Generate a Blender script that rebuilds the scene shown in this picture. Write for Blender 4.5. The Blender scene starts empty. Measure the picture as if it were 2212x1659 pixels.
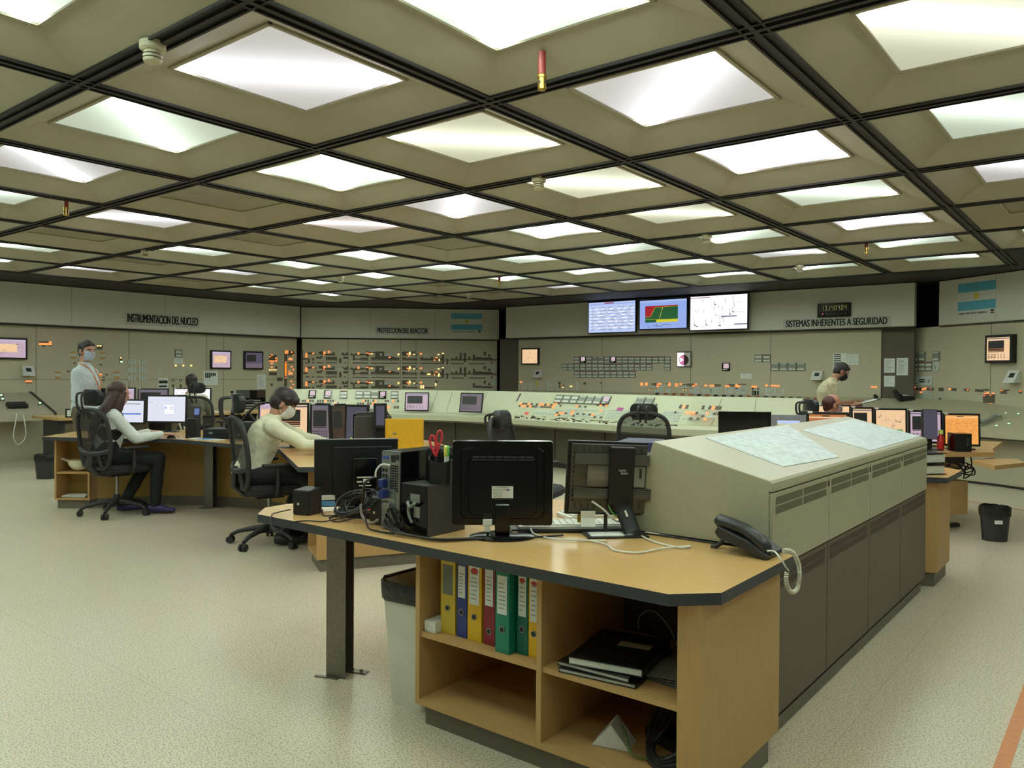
import bpy, bmesh, math, random
import numpy as np
from mathutils import Vector, Matrix
random.seed(7)
PI = math.pi
C = bpy.context.scene.collection
SC = bpy.context.scene

# ---------------------------------------------------------------- camera, world, exposure
F, YAW, PITCH, ROLL, HC = 1711.33, 2.2388023, -.0118415, .0067059, 1.42   # pixels at 2212 wide, radians, metres
_fw = Vector((math.cos(YAW)*math.cos(PITCH), math.sin(YAW)*math.cos(PITCH), math.sin(PITCH)))
_rt = _fw.cross(Vector((0, 0, 1))).normalized(); _up = _rt.cross(_fw)
CR = _rt*math.cos(ROLL)+_up*math.sin(ROLL); CU = -_rt*math.sin(ROLL)+_up*math.cos(ROLL); CW = _fw
cam_d = bpy.data.cameras.new('camera'); cam = bpy.data.objects.new('camera', cam_d); C.objects.link(cam)
cam_d.sensor_fit = 'HORIZONTAL'; cam_d.sensor_width = 36; cam_d.lens = F/2212*36; cam_d.clip_start = .05; cam_d.clip_end = 100
cam.matrix_world = Matrix(((CR.x, CU.x, -CW.x, 0), (CR.y, CU.y, -CW.y, 0), (CR.z, CU.z, -CW.z, HC), (0, 0, 0, 1)))
SC.camera = cam
w = bpy.data.worlds.new('world'); SC.world = w; w.use_nodes = True
w.node_tree.nodes['Background'].inputs[0].default_value = (1, .97, .86, 1)
w.node_tree.nodes['Background'].inputs[1].default_value = .35
SC.view_settings.view_transform = 'Standard'; SC.view_settings.look = 'None'
SC.view_settings.exposure = 1.5; SC.view_settings.gamma = 1; SC.view_settings.use_curve_mapping = False
LAMP = 2.5          # radiance of the frosted ceiling diffusers

# ---------------------------------------------------------------- where a photo pixel meets a real surface
def ray(u, v): return CR*((u-1106)/F)+CU*((829.5-v)/F)+CW
CO = Vector((0, 0, HC))
def atz(u, v, z): d = ray(u, v); return CO+d*((z-HC)/d.z)
def atx(u, v, x): d = ray(u, v); return CO+d*(x/d.x)
def aty(u, v, y): d = ray(u, v); return CO+d*(y/d.y)

# ---------------------------------------------------------------- materials
def lin(c): return tuple(((x/255)/12.92 if x/255 <= .04045 else ((x/255+.055)/1.055)**2.4) for x in c)
MAT = {}
def mat(name, rgb, rough=.6, metal=0., var=.06, scale=30., spec=.5, coat=0., bump=0.):
    if name in MAT: return MAT[name]
    m = bpy.data.materials.new(name); m.use_nodes = True; nt = m.node_tree; b = nt.nodes['Principled BSDF']
    c = lin(rgb); b.inputs['Roughness'].default_value = rough; b.inputs['Metallic'].default_value = metal
    b.inputs['Specular IOR Level'].default_value = spec; b.inputs['Coat Weight'].default_value = coat
    tc = nt.nodes.new('ShaderNodeTexCoord'); n = nt.nodes.new('ShaderNodeTexNoise'); n.inputs['Scale'].default_value = scale
    r = nt.nodes.new('ShaderNodeValToRGB'); r.color_ramp.elements[0].position = .35; r.color_ramp.elements[1].position = .65
    r.color_ramp.elements[0].color = tuple(x*(1-var) for x in c)+(1,); r.color_ramp.elements[1].color = tuple(min(1, x*(1+var)) for x in c)+(1,)
    nt.links.new(tc.outputs['Object'], n.inputs['Vector']); nt.links.new(n.outputs['Fac'], r.inputs['Fac']); nt.links.new(r.outputs['Color'], b.inputs['Base Color'])
    if bump:
        bp = nt.nodes.new('ShaderNodeBump'); bp.inputs['Strength'].default_value = bump; bp.inputs['Distance'].default_value = .01
        nt.links.new(n.outputs['Fac'], bp.inputs['Height']); nt.links.new(bp.outputs['Normal'], b.inputs['Normal'])
    MAT[name] = m; return m
def emit(name, rgb, s=1.):
    if name in MAT: return MAT[name]
    m = bpy.data.materials.new(name); m.use_nodes = True; nt = m.node_tree; b = nt.nodes['Principled BSDF']
    b.inputs['Base Color'].default_value = (.02, .02, .02, 1); b.inputs['Roughness'].default_value = .35
    b.inputs['Emission Color'].default_value = lin(rgb)+(1,); b.inputs['Emission Strength'].default_value = s*.37
    m.cycles.emission_sampling = 'NONE'
    MAT[name] = m; return m
def wood(name, rgb, axis='X', rough=.32):
    m = mat(name, rgb, rough, 0, .05, 6, .5)
    nt = m.node_tree; n = next(x for x in nt.nodes if x.type == 'TEX_NOISE'); tc = next(x for x in nt.nodes if x.type == 'TEX_COORD')
    mp = nt.nodes.new('ShaderNodeMapping'); mp.inputs['Scale'].default_value = {'X': (1.2, 22, 22), 'Z': (22, 22, 1.2), 'Y': (22, 1.2, 22)}[axis]
    nt.links.new(tc.outputs['Object'], mp.inputs['Vector']); nt.links.new(mp.outputs['Vector'], n.inputs['Vector']); n.inputs['Detail'].default_value = 5
    return m
def perforated(name, rgb, hole, scale, thr=.3):
    m = mat(name, rgb, .45, .5, .03); nt = m.node_tree; b = nt.nodes['Principled BSDF']; tc = next(x for x in nt.nodes if x.type == 'TEX_COORD')
    v = nt.nodes.new('ShaderNodeTexVoronoi'); v.inputs['Scale'].default_value = scale; v.inputs['Randomness'].default_value = 0
    l = nt.nodes.new('ShaderNodeMath'); l.operation = 'LESS_THAN'; l.inputs[1].default_value = thr
    mx = nt.nodes.new('ShaderNodeMix'); mx.data_type = 'RGBA'; mx.inputs[6].default_value = lin(rgb)+(1,); mx.inputs[7].default_value = lin(hole)+(1,)
    nt.links.new(tc.outputs['Object'], v.inputs['Vector']); nt.links.new(v.outputs['Distance'], l.inputs[0]); nt.links.new(l.outputs[0], mx.inputs[0]); nt.links.new(mx.outputs[2], b.inputs['Base Color'])
    return m

# ---------------------------------------------------------------- mesh builder
class MB:
    def __init__(s): s.v = []; s.f = []; s.m = []
    def add(s, vs, fs, m=0):
        o = len(s.v); s.v += [tuple(x) for x in vs]; s.f += [tuple(i+o for i in f) for f in fs]; s.m += [m]*len(fs); return s
    def box(s, x0, x1, y0, y1, z0, z1, m=0, M=None):
        vs = [Vector((x, y, z)) for z in (z0, z1) for y in (y0, y1) for x in (x0, x1)]
        if M: vs = [M @ v for v in vs]
        return s.add(vs, [(0, 2, 3, 1), (4, 5, 7, 6), (0, 1, 5, 4), (2, 6, 7, 3), (0, 4, 6, 2), (1, 3, 7, 5)], m)
    def prism(s, poly, z0, z1, m=0, ms=None):       # poly counter-clockwise in plan
        n = len(poly); a = sum(poly[i][0]*poly[(i+1) % n][1]-poly[(i+1) % n][0]*poly[i][1] for i in range(n))
        if a < 0: poly = poly[::-1]
        vs = [(x, y, z0) for x, y in poly]+[(x, y, z1) for x, y in poly]
        s.add(vs, [tuple(range(n))[::-1], tuple(range(n, 2*n))], m)
        s.add(vs, [(i, (i+1) % n, n+(i+1) % n, n+i) for i in range(n)], m if ms is None else ms); return s
    def extr(s, poly, a, b, m=0, M=None):           # poly in (y,z), extruded along x from a to b
        n = len(poly); ar = sum(poly[i][0]*poly[(i+1) % n][1]-poly[(i+1) % n][0]*poly[i][1] for i in range(n))
        if ar < 0: poly = poly[::-1]
        vs = [Vector((a, y, z)) for y, z in poly]+[Vector((b, y, z)) for y, z in poly]
        if M: vs = [M @ v for v in vs]
        return s.add(vs, [tuple(range(n))[::-1], tuple(range(n, 2*n))]+[(i, (i+1) % n, n+(i+1) % n, n+i) for i in range(n)], m)
    def quad(s, a, b, c, d, m=0): return s.add([a, b, c, d], [(0, 1, 2, 3)], m)
    def loft(s, pts, rad, side=None, m=0, seg=14, caps=True):
        pts = [Vector(p) for p in pts]; rad = [(r, r) if isinstance(r, (int, float)) else r for r in rad]; n = len(pts); vs = []; fs = []
        t0 = None; X = None
        for i in range(n):
            t = (pts[min(i+1, n-1)]-pts[max(i-1, 0)]); t = t.normalized() if t.length > 1e-9 else (t0 or Vector((0, 0, 1)))
            if X is None:
                X = Vector(side) if side is not None else (Vector((1, 0, 0)) if abs(t.x) < .8 else Vector((0, 1, 0)))
            if side is not None: X = Vector(side)
            X = (X-t*X.dot(t)).normalized(); Y = t.cross(X); t0 = t
            for k in range(seg):
                a = 2*PI*k/seg; vs.append(pts[i]+X*(rad[i][0]*math.cos(a))+Y*(rad[i][1]*math.sin(a)))
        for i in range(n-1):
            for k in range(seg): fs.append((i*seg+k, i*seg+(k+1) % seg, (i+1)*seg+(k+1) % seg, (i+1)*seg+k))
        if caps: fs.append(tuple(range(seg))[::-1]); fs.append(tuple(range((n-1)*seg, n*seg)))
        return s.add(vs, fs, m)
    def cap(s, p0, r0, p1, r1, m=0, seg=14):         # tapered capsule
        p0, p1 = Vector(p0), Vector(p1); t = (p1-p0).normalized(); pts = []; rr = []
        for a in (-85, -60, -30, 0): pts.append(p0+t*r0*math.sin(math.radians(a))); rr.append(max(.0004, r0*math.cos(math.radians(a))))
        for a in (0, 30, 60, 85): pts.append(p1+t*r1*math.sin(math.radians(a))); rr.append(max(.0004, r1*math.cos(math.radians(a))))
        return s.loft(pts, rr, None, m, seg)
    def tube(s, pts, r, m=0, seg=8, smooth=0):
        pts = [Vector(p) for p in pts]
        if smooth and len(pts) > 2:
            q = []
            P = [pts[0]]+pts+[pts[-1]]
            for i in range(1, len(P)-2):
                for k in range(smooth):
                    t = k/smooth; a, b, c, d = P[i-1], P[i], P[i+1], P[i+2]
                    q.append(.5*((2*b)+(c-a)*t+(2*a-5*b+4*c-d)*t*t+(3*b-a-3*c+d)*t**3))
            q.append(pts[-1]); pts = q
        return s.loft(pts, [r]*len(pts), None, m, seg)
    def cyl(s, p0, p1, r0, r1=None, m=0, seg=24): return s.loft([p0, p1], [r0, r0 if r1 is None else r1], None, m, seg)
    def ell(s, c, r, m=0, M=None, seg=20, rings=12, cut=None):
        vs = []; fs = []; c = Vector(c); r = Vector((r, r, r)) if isinstance(r, (int, float)) else Vector(r)
        for i in range(rings+1):
            th = PI*i/rings if cut is None else PI*(cut[0]+(cut[1]-cut[0])*i/rings)
            for k in range(seg):
                a = 2*PI*k/seg; p = Vector((r.x*max(math.sin(th), .002)*math.cos(a), r.y*max(math.sin(th), .002)*math.sin(a), r.z*math.cos(th)))
                vs.append(c+((M @ p) if M else p))
        for i in range(rings):
            for k in range(seg): fs.append((i*seg+k, (i+1)*seg+k, (i+1)*seg+(k+1) % seg, i*seg+(k+1) % seg))
        fs.append(tuple(range(seg))); fs.append(tuple(range(rings*seg, (rings+1)*seg))[::-1])
        return s.add(vs, fs, m)
    def xf(s, M):
        s.v = [tuple(M @ Vector(v)) for v in s.v]; return s
    def join(s, o): return s.add(o.v, [], 0) if False else s._j(o)
    def _j(s, o):
        k = len(s.v); s.v += o.v; s.f += [tuple(i+k for i in f) for f in o.f]; s.m += o.m; return s
    def build(s, name, mats, parent=None, smooth=False, bevel=0, label=None, kind=None, root=None):
        if root is not None:      # vertices given in room coordinates
            Mi = (Matrix.Translation(root.location) @ Matrix.Rotation(root.rotation_euler[2], 4, 'Z')).inverted(); s.v = [tuple(Mi @ Vector(v)) for v in s.v]
        if not isinstance(mats, (list, tuple)): mats = [mats]
        me = bpy.data.meshes.new(name); me.from_pydata(s.v, [], s.f); me.update()
        for x in mats: me.materials.append(x)
        me.polygons.foreach_set('material_index', s.m)
        if smooth:
            me.polygons.foreach_set('use_smooth', [True]*len(s.f)); me.set_sharp_from_angle(angle=math.radians(38))
        o = bpy.data.objects.new(name, me); C.objects.link(o)
        if parent: o.parent = parent
        if bevel:
            b = o.modifiers.new('bevel', 'BEVEL'); b.width = bevel; b.segments = 2; b.limit_method = 'ANGLE'; b.angle_limit = math.radians(40); b.harden_normals = False
        if label: o['label'] = label
        if kind: o['kind'] = kind
        return o
def tag(o, label, cat, group=None, kind=None):
    o['label'] = label; o['category'] = cat
    if group: o['group'] = group
    if kind: o['kind'] = kind
    return o
def struct(o): o['kind'] = 'structure'; return o
def thing(name, label, cat, loc=(0, 0, 0), rz=0., group=None):
    o = bpy.data.objects.new(name, None); C.objects.link(o); o.empty_display_size = .1
    o.location = loc; o.rotation_euler = (0, 0, rz); return tag(o, label, cat, group)
def dup(root, loc, rz, label=None, group=None):
    def cp(o, par):
        c = o.copy(); C.objects.link(c)
        if par: c.parent = par
        for ch in list(o.children): cp(ch, c)
        return c
    r = cp(root, None); r.location = loc; r.rotation_euler = (0, 0, rz)
    if label: r['label'] = label
    if group: r['group'] = group
    return r
def text(s, name, m, parent, loc, size, width=None, rx=PI/2, rz=0, bold=0, ext=.001):
    cu = bpy.data.curves.new(name, 'FONT'); cu.body = s; cu.size = size; cu.align_x = 'CENTER'; cu.align_y = 'CENTER'; cu.extrude = ext
    tmp = bpy.data.objects.new(name, cu); C.objects.link(tmp); me = bpy.data.meshes.new_from_object(tmp.evaluated_get(bpy.context.evaluated_depsgraph_get())); bpy.data.objects.remove(tmp)
    xs = [v.co.x for v in me.vertices]; k = width/(max(xs)-min(xs)) if width and xs else 1
    for v in me.vertices: v.co.x *= k
    if bold:        # heavier strokes: the same outline laid over itself a little to either side
        bm = bmesh.new(); bm.from_mesh(me); g0 = list(bm.verts)+list(bm.edges)+list(bm.faces)
        for dx, dy in ((-bold, 0), (bold, 0), (0, bold*.6)):
            r_ = bmesh.ops.duplicate(bm, geom=g0); bmesh.ops.translate(bm, vec=(dx, dy, dx*.02+dy*.03), verts=[v for v in r_['geom'] if isinstance(v, bmesh.types.BMVert)])
        bm.to_mesh(me); bm.free()
    me.materials.clear(); me.materials.append(m); o = bpy.data.objects.new(name, me); C.objects.link(o); o.location = loc; o.rotation_euler = (rx, 0, rz)
    if parent: o.parent = parent
    return o
class Wall:     # vertical plane through a and b (plan points, b to the right seen from the room); local x right, y into the wall, z up
    def __init__(s, a, b):
        s.a = Vector((a[0], a[1], 0)); s.b = Vector((b[0], b[1], 0)); s.t = (s.b-s.a).normalized(); s.n = Vector((s.t.y, -s.t.x, 0)); s.rz = math.atan2(s.t.y, s.t.x); s.len = (s.b-s.a).length
    def loc(s, u, v, off=0.):
        d = ray(u, v); p0 = s.a+s.n*off; k = (p0-CO).dot(s.n)/d.dot(s.n); p = CO+d*k; return (p-s.a).dot(s.t), p.z
    def rect(s, u0, v0, u1, v1, off=0.):
        x0, z1 = s.loc(u0, v0, off); x1, z0 = s.loc(u1, v1, off)
        _, z1b = s.loc(u1, v0, off); _, z0b = s.loc(u0, v1, off)
        return x0, x1, (z0+z0b)/2, (z1+z1b)/2
    def M(s): return Matrix.Translation(s.a) @ Matrix.Rotation(s.rz, 4, 'Z')

class Pl:       # tilted plane: origin o, ex to the right, ez up the slope; local y points into the surface
    def __init__(s, o, ex, ez):
        s.o = Vector(o); s.ex = Vector(ex).normalized(); s.ez = Vector(ez); s.ez = (s.ez-s.ex*s.ez.dot(s.ex)).normalized(); s.ey = s.ez.cross(s.ex)
    def loc(s, u, v):
        d = ray(u, v); k = (s.o-CO).dot(s.ey)/d.dot(s.ey); p = CO+d*k-s.o; return p.dot(s.ex), p.dot(s.ez)
    def M(s): return Matrix(((s.ex.x, s.ey.x, s.ez.x, s.o.x), (s.ex.y, s.ey.y, s.ez.y, s.o.y), (s.ex.z, s.ey.z, s.ez.z, s.o.z), (0, 0, 0, 1)))
    def rect(s, u0, v0, u1, v1):
        uc, vc = (u0+u1)/2, (v0+v1)/2
        return s.loc(u0, vc)[0], s.loc(u1, vc)[0], s.loc(uc, v1)[1], s.loc(uc, v0)[1]
def wpl(W, off=0.): return Pl(W.a+W.n*off, W.t, (0, 0, 1))
# colours
OLIVE = (160, 152, 122)
m_panel = mat('panel_beige_paint', (190, 183, 156), .55, 0, .03, 60)
m_board = mat('fascia_grey_paint', (212, 210, 198), .55, 0, .03, 40)
m_dark = mat('dark_brown_gap', (44, 40, 37), .7, 0, .05)
m_seam = mat('panel_seam', (96, 90, 72), .7)
m_cons = mat('console_pale_paint', (186, 188, 158), .5, 0, .03, 50)
m_consb = mat('console_brown_front', (92, 84, 70), .6, 0, .05, 30)
m_slab = mat('cabinet_beige_paint', (168, 164, 138), .38, 0, .03, 40)
m_slabl = mat('cabinet_olive_panel', (96, 84, 70), .5, 0, .04, 40)
m_black = mat('black_plastic', (20, 20, 21), .42, 0, .1, 40)
m_gloss = mat('gloss_black_plastic', (10, 10, 11), .15, 0, .05, 20)
m_dgrey = mat('dark_grey_plastic', (48, 48, 48), .5)
m_chair = mat('chair_black_plastic', (40, 38, 38), .55)
m_white = mat('white_plastic', (215, 216, 208), .45)
m_paper = mat('paper_white', (222, 226, 220), .8, 0, .02)
m_steel = mat('brushed_steel', (128, 122, 114), .35, .8, .08, 60)
m_metal = mat('bare_metal', (165, 168, 165), .35, .9)
m_ink = mat('black_ink', (25, 25, 25), .8)
m_edge = mat('slate_edge_band', (55, 57, 61), .5, 0, .06, 60)
m_wood = wood('beech_laminate', (198, 159, 104), 'X', .22)
m_woodv = wood('beech_panel', (186, 148, 94), 'Z', .5)
m_woodd = wood('oak_modesty_panel', (160, 128, 66), 'Z', .55)
m_kick = mat('grey_kick_plinth', (112, 106, 94), .5, .2)
m_orange = emit('lamp_orange', (255, 120, 60), 2.2)
m_amber = emit('lamp_amber', (255, 205, 120), 2.0)
m_greenl = emit('lamp_green', (190, 255, 190), 1.6)
m_tile = mat('indicator_tile_grey', (98, 88, 76), .6, 0, .1, 100)
m_tilew = mat('indicator_tile_pale', (196, 204, 194), .45, 0, .05, 100)
m_key = mat('key_line_dark', (40, 42, 40), .6)
# ================================================================ the room
S = 1.45; CEIL = 2.87
def gx(p): return (p-2.8787)*S
def gy(q): return (q+1.2301)*S
WL = Wall((-14.4, 1.0), (-14.4, 10.76)); WC = Wall((-14.4, 10.76), (-11.24, 13.7)); WB = Wall((-11.1, 13.4), (-2.6, 13.4)); WR = Wall((-2.79, 13.68), (3.0, 9.68))
# floor
m = bpy.data.materials.new('terrazzo_floor'); m.use_nodes = True; nt = m.node_tree; b = nt.nodes['Principled BSDF']; MAT['floor'] = m
tc = nt.nodes.new('ShaderNodeTexCoord')
def N(t, **k):
    n = nt.nodes.new(t)
    for a, v in k.items(): setattr(n, a, v)
    return n
def flecks(scale, rot, el, thr):
    mp = N('ShaderNodeMapping'); mp.inputs['Scale'].default_value = (scale*el, scale, 0); mp.inputs['Rotation'].default_value = (0, 0, rot); nt.links.new(tc.outputs['Object'], mp.inputs['Vector'])
    vo = N('ShaderNodeTexVoronoi'); vo.inputs['Scale'].default_value = 1; vo.voronoi_dimensions = '2D'; nt.links.new(mp.outputs[0], vo.inputs['Vector'])
    r = N('ShaderNodeMapRange'); r.inputs[1].default_value = thr; r.inputs[2].default_value = thr+.1; r.inputs[3].default_value = 1; r.inputs[4].default_value = 0; nt.links.new(vo.outputs['Distance'], r.inputs[0]); return r.outputs[0]
fa = flecks(90, .5, .75, .13); fb = flecks(64, -.8, .7, .10); fm = N('ShaderNodeMath', operation='MAXIMUM'); nt.links.new(fa, fm.inputs[0]); nt.links.new(fb, fm.inputs[1])
r1 = N('ShaderNodeMix', data_type='RGBA'); r1.inputs[6].default_value = lin((208, 196, 174))+(1,); r1.inputs[7].default_value = lin((146, 134, 114))+(1,); nt.links.new(fm.outputs[0], r1.inputs[0])
n2 = N('ShaderNodeTexNoise'); n2.inputs['Scale'].default_value = 1.1; n2.inputs['Detail'].default_value = 6; nt.links.new(tc.outputs['Object'], n2.inputs['Vector'])
r2 = N('ShaderNodeValToRGB'); r2.color_ramp.elements[0].color = (.9, .9, .88, 1); r2.color_ramp.elements[1].color = (1, 1, 1, 1); nt.links.new(n2.outputs['Fac'], r2.inputs['Fac'])
mx = N('ShaderNodeMix', data_type='RGBA', blend_type='MULTIPLY'); mx.inputs[0].default_value = 1; nt.links.new(r1.outputs[2], mx.inputs[6]); nt.links.new(r2.outputs[0], mx.inputs[7])
br = N('ShaderNodeTexBrick'); br.offset = 0; br.inputs['Scale'].default_value = 1; br.inputs['Brick Width'].default_value = .9; br.inputs['Row Height'].default_value = .9
br.inputs['Mortar Size'].default_value = .0022; br.inputs['Mortar Smooth'].default_value = .6; br.inputs['Color1'].default_value = br.inputs['Color2'].default_value = (1, 1, 1, 1); br.inputs['Mortar'].default_value = (.72, .7, .64, 1)
nt.links.new(tc.outputs['Object'], br.inputs['Vector'])
mx2 = N('ShaderNodeMix', data_type='RGBA', blend_type='MULTIPLY'); mx2.inputs[0].default_value = 1; nt.links.new(mx.outputs[2], mx2.inputs[6]); nt.links.new(br.outputs['Color'], mx2.inputs[7])
nt.links.new(mx2.outputs[2], b.inputs['Base Color']); b.inputs['Roughness'].default_value = .3
n3 = N('ShaderNodeTexNoise'); n3.inputs['Scale'].default_value = 5; n3.inputs['Detail'].default_value = 5; nt.links.new(tc.outputs['Object'], n3.inputs['Vector'])
r3 = N('ShaderNodeMapRange'); r3.inputs[3].default_value = .2; r3.inputs[4].default_value = .42; nt.links.new(n3.outputs['Fac'], r3.inputs[0]); b.inputs['Roughness'].default_value = .3
struct(MB().box(-15.2, 5, -4, 15.4, -.1, 0).build('floor', MAT['floor']))
# walls and slab above
struct(MB().box(-15, -14.75, -4, 15.2, 0, 3.3).build('wall_left', m_dark))
struct(MB().box(-15, 5, 14.9, 15.15, 0, 3.3).build('wall_back', m_dark))
struct(MB().box(4.7, 4.95, -4, 15.2, 0, 3.3).build('wall_right', m_board))
struct(MB().box(-15, 5, -4, -3.75, 0, 3.3).build('wall_front', m_board))
struct(MB().box(-15.2, 5.2, -4.2, 15.3, 3.25, 3.35).build('ceiling', m_dark))
# dark soffit between the ceiling grid and the walls
def cell_in(p, q):
    if p < -6 or p > 3 or q < -3 or q > 6: return False
    if (p, q) in ((-6, 6), (2, 6), (3, 6), (3, 5), (3, 4)): return False
    return True
sf = MB(); T = .004
xs = [-14.74]+[gx(p) for p in range(-6, 5)]+[4.69]; ys = [-3.74]+[gy(q) for q in range(-2, 8)]+[14.89]
for i in range(len(xs)-1):
    for j in range(len(ys)-1):
        p, q = i-7, j-3
        if 1 <= i <= len(xs)-2 and 1 <= j <= len(ys)-2 and cell_in(p, q) : continue
        sf.box(xs[i], xs[i+1], ys[j], ys[j+1], CEIL+.005, CEIL+.06)
struct(sf.build('trim_1', m_dark))
# dark steel grid of the ceiling: flat strip with a raised track along its middle
gr = MB(); hw = .058
def vis(p, q): return cell_in(p, q)
for p in range(-6, 5):
    qs = [q for q in range(-2, 7) if cell_in(p, q) or cell_in(p-1, q)]
    if qs:
        y0, y1 = gy(min(qs))-hw, gy(max(qs)+1)+hw
        gr.box(gx(p)-hw, gx(p)+hw, y0, y1, CEIL, CEIL+.05, 0); gr.box(gx(p)-.012, gx(p)+.012, y0, y1, CEIL-.012, CEIL, 1)
        gr.box(gx(p)-hw, gx(p)-hw+.012, y0, y1, CEIL-.01, CEIL, 1); gr.box(gx(p)+hw-.012, gx(p)+hw, y0, y1, CEIL-.01, CEIL, 1)
for q in range(-2, 8):
    ps = [p for p in range(-6, 4) if cell_in(p, q) or cell_in(p, q-1)]
    if ps:
        x0, x1 = gx(min(ps))-hw, gx(max(ps)+1)+hw
        gr.box(x0, x1, gy(q)-hw, gy(q)+hw, CEIL+.0006, CEIL+.0506, 0); gr.box(x0, x1, gy(q)-.012, gy(q)+.012, CEIL-.0126, CEIL+.0006, 1)
        gr.box(x0, x1, gy(q)-hw, gy(q)-hw+.012, CEIL-.0106, CEIL, 1); gr.box(x0, x1, gy(q)+hw-.012, gy(q)+hw, CEIL-.0106, CEIL, 1)
m_grid = mat('ceiling_grid_steel', (28, 26, 27), .5, .3); m_grid2 = mat('ceiling_grid_groove', (44, 42, 42), .5, .3)
struct(gr.build('trim_2', [m_grid, m_grid2]))
# coffers: sloping sides up to a frosted diffuser, every unit a thing
m_coff = mat('coffer_beige_enamel', (172, 167, 146), .55, 0, .03, 3)
m_cfr = mat('diffuser_frame', (168, 162, 138), .4)
def diff_mat(name, tint, base, pat):
    m = bpy.data.materials.new(name); m.use_nodes = True; nt = m.node_tree; b = nt.nodes['Principled BSDF']
    b.inputs['Base Color'].default_value = (.6, .6, .58, 1); b.inputs['Roughness'].default_value = .4
    tc = nt.nodes.new('ShaderNodeTexCoord'); sp = nt.nodes.new('ShaderNodeSeparateXYZ'); nt.links.new(tc.outputs['Object'], sp.inputs[0])
    def mth(op, a, b2=None, v=None):
        n = nt.nodes.new('ShaderNodeMath'); n.operation = op; nt.links.new(a, n.inputs[0])
        if b2 is not None: nt.links.new(b2, n.inputs[1])
        if v is not None: n.inputs[1].default_value = v
        return n.outputs[0]
    tot = None
    for ch in pat:
        d = mth('SUBTRACT' if ch == 'A' else 'ADD', sp.outputs[0], sp.outputs[1])
        d = mth('ABSOLUTE', d); g = mth('POWER', mth('MULTIPLY', d, v=13.5), v=2.0); g = mth('MULTIPLY', g, v=-1.); g = mth('EXPONENT', g)
        l = mth('ADD' if ch == 'A' else 'SUBTRACT', sp.outputs[0], sp.outputs[1]); l = mth('ABSOLUTE', l); l = mth('LESS_THAN', l, v=.78)
        g = mth('MULTIPLY', g, l)
        wd = mth('EXPONENT', mth('MULTIPLY', mth('POWER', mth('MULTIPLY', d, v=3.2), v=2.), v=-1.)); g = mth('ADD', g, mth('MULTIPLY', wd, v=.04))
        tot = g if tot is None else mth('ADD', tot, g)
    s = mth('ADD', mth('MULTIPLY', tot, v=4.0*base), v=.074*base) if tot is not None else None
    b.inputs['Emission Color'].default_value = lin(tint)+(1,)
    if s is not None: nt.links.new(s, b.inputs['Emission Strength'])
    return m
DG, DW, DY = (217, 238, 222), (230, 230, 240), (234, 239, 214)
DM = {}
def dmat(t, base, pat):
    k = (t, base, pat)
    if k not in DM: DM[k] = diff_mat('lamp_diffuser_%d' % len(DM), t, base*LAMP, pat)
    return DM[k]
m_off = mat('unlit_diffuser', (150, 146, 124), .35, 0, .12, 4)
A = .205; HP = .10
spec = {(0, 0): (DW, .8, 'A', 'white lit'), (-1, 0): (DG, .8, 'B', 'green tinted'), (-2, 0): (DW, .6, 'B', 'bluish white'), (-3, 0): (DG, .8, 'A', 'green tinted'), (1, 0): (DG, 1.0, 'AB', 'very bright'),
 (2, 0): (DY, .9, 'A', 'yellow green'), (1, 1): (DW, .8, 'B', 'white lit'), (0, 1): (DY, .8, 'A', 'yellow green'), (-1, 1): (DG, .85, 'AB', 'star streaked'), (-3, 1): (DW, .8, 'A', 'bluish white'), (-5, 1): (DG, .9, 'A', 'green tinted'),
 (2, 1): (DY, .8, 'A', 'yellow green'), (2, 2): (DG, .8, 'A', 'green tinted'), (1, 2): (DW, .85, 'AB', 'star streaked white'), (0, 2): (DY, .9, 'A', 'yellow green'), (-1, 2): (DW, .7, 'B', 'bluish white'), (-2, 2): ((236, 222, 226), .55, 'A', 'dim pinkish'),
 (-4, 2): (DG, .9, 'A', 'green tinted'), (2, 3): (DW, .7, 'A', 'white lit'), (1, 3): (DG, .9, 'A', 'green tinted'), (0, 3): (DY, .7, 'A', 'yellow green'), (-1, 3): (DG, .9, 'AB', 'very bright'), (1, 4): (DW, .8, 'AB', 'white lit'),
 (0, 5): (DW, .7, 'A', 'bluish white'), (-5, 3): (DW, .9, 'A', 'white lit'), (-6, 2): (DW, .9, 'A', 'white lit'), (-5, 5): (DW, .9, 'A', 'white lit'), (-3, 6): (DW, .8, 'A', 'white lit'), (-2, 6): (DW, .7, 'A', 'white lit')}
OFF = {(-2, 1), (-4, 1), (-3, 2), (-5, 2), (-6, 3), (-2, 3), (2, 4), (-4, 5), (-4, 6), (-5, 6), (0, -2)}
ordn = ['first', 'second', 'third', 'fourth', 'fifth', 'sixth', 'seventh', 'eighth', 'ninth', 'tenth']
proto = None; L0 = 1-2*A; hs = S/2; ls = S*L0/2
cf = MB(); o_ = hs-hw+.002
for k in range(4):
    R = Matrix.Rotation(k*PI/2, 4, 'Z'); cf.quad(*[R @ Vector(v) for v in ((-o_, -o_, .001), (-ls, -ls, HP), (ls, -ls, HP), (o_, -o_, .001))])
    cf.quad(*[R @ Vector(v) for v in ((-o_, -o_, .02), (o_, -o_, .02), (ls, -ls, HP+.02), (-ls, -ls, HP+.02))])
fr = MB(); fw_ = .02
for k in range(4): fr.box(-ls, ls, -ls, -ls+fw_, HP-.012, HP+.01, 0, Matrix.Rotation(k*PI/2, 4, 'Z'))
di = MB().box(-ls+.012, ls-.012, -ls+.012, ls-.012, HP-.002, HP+.02)
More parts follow.
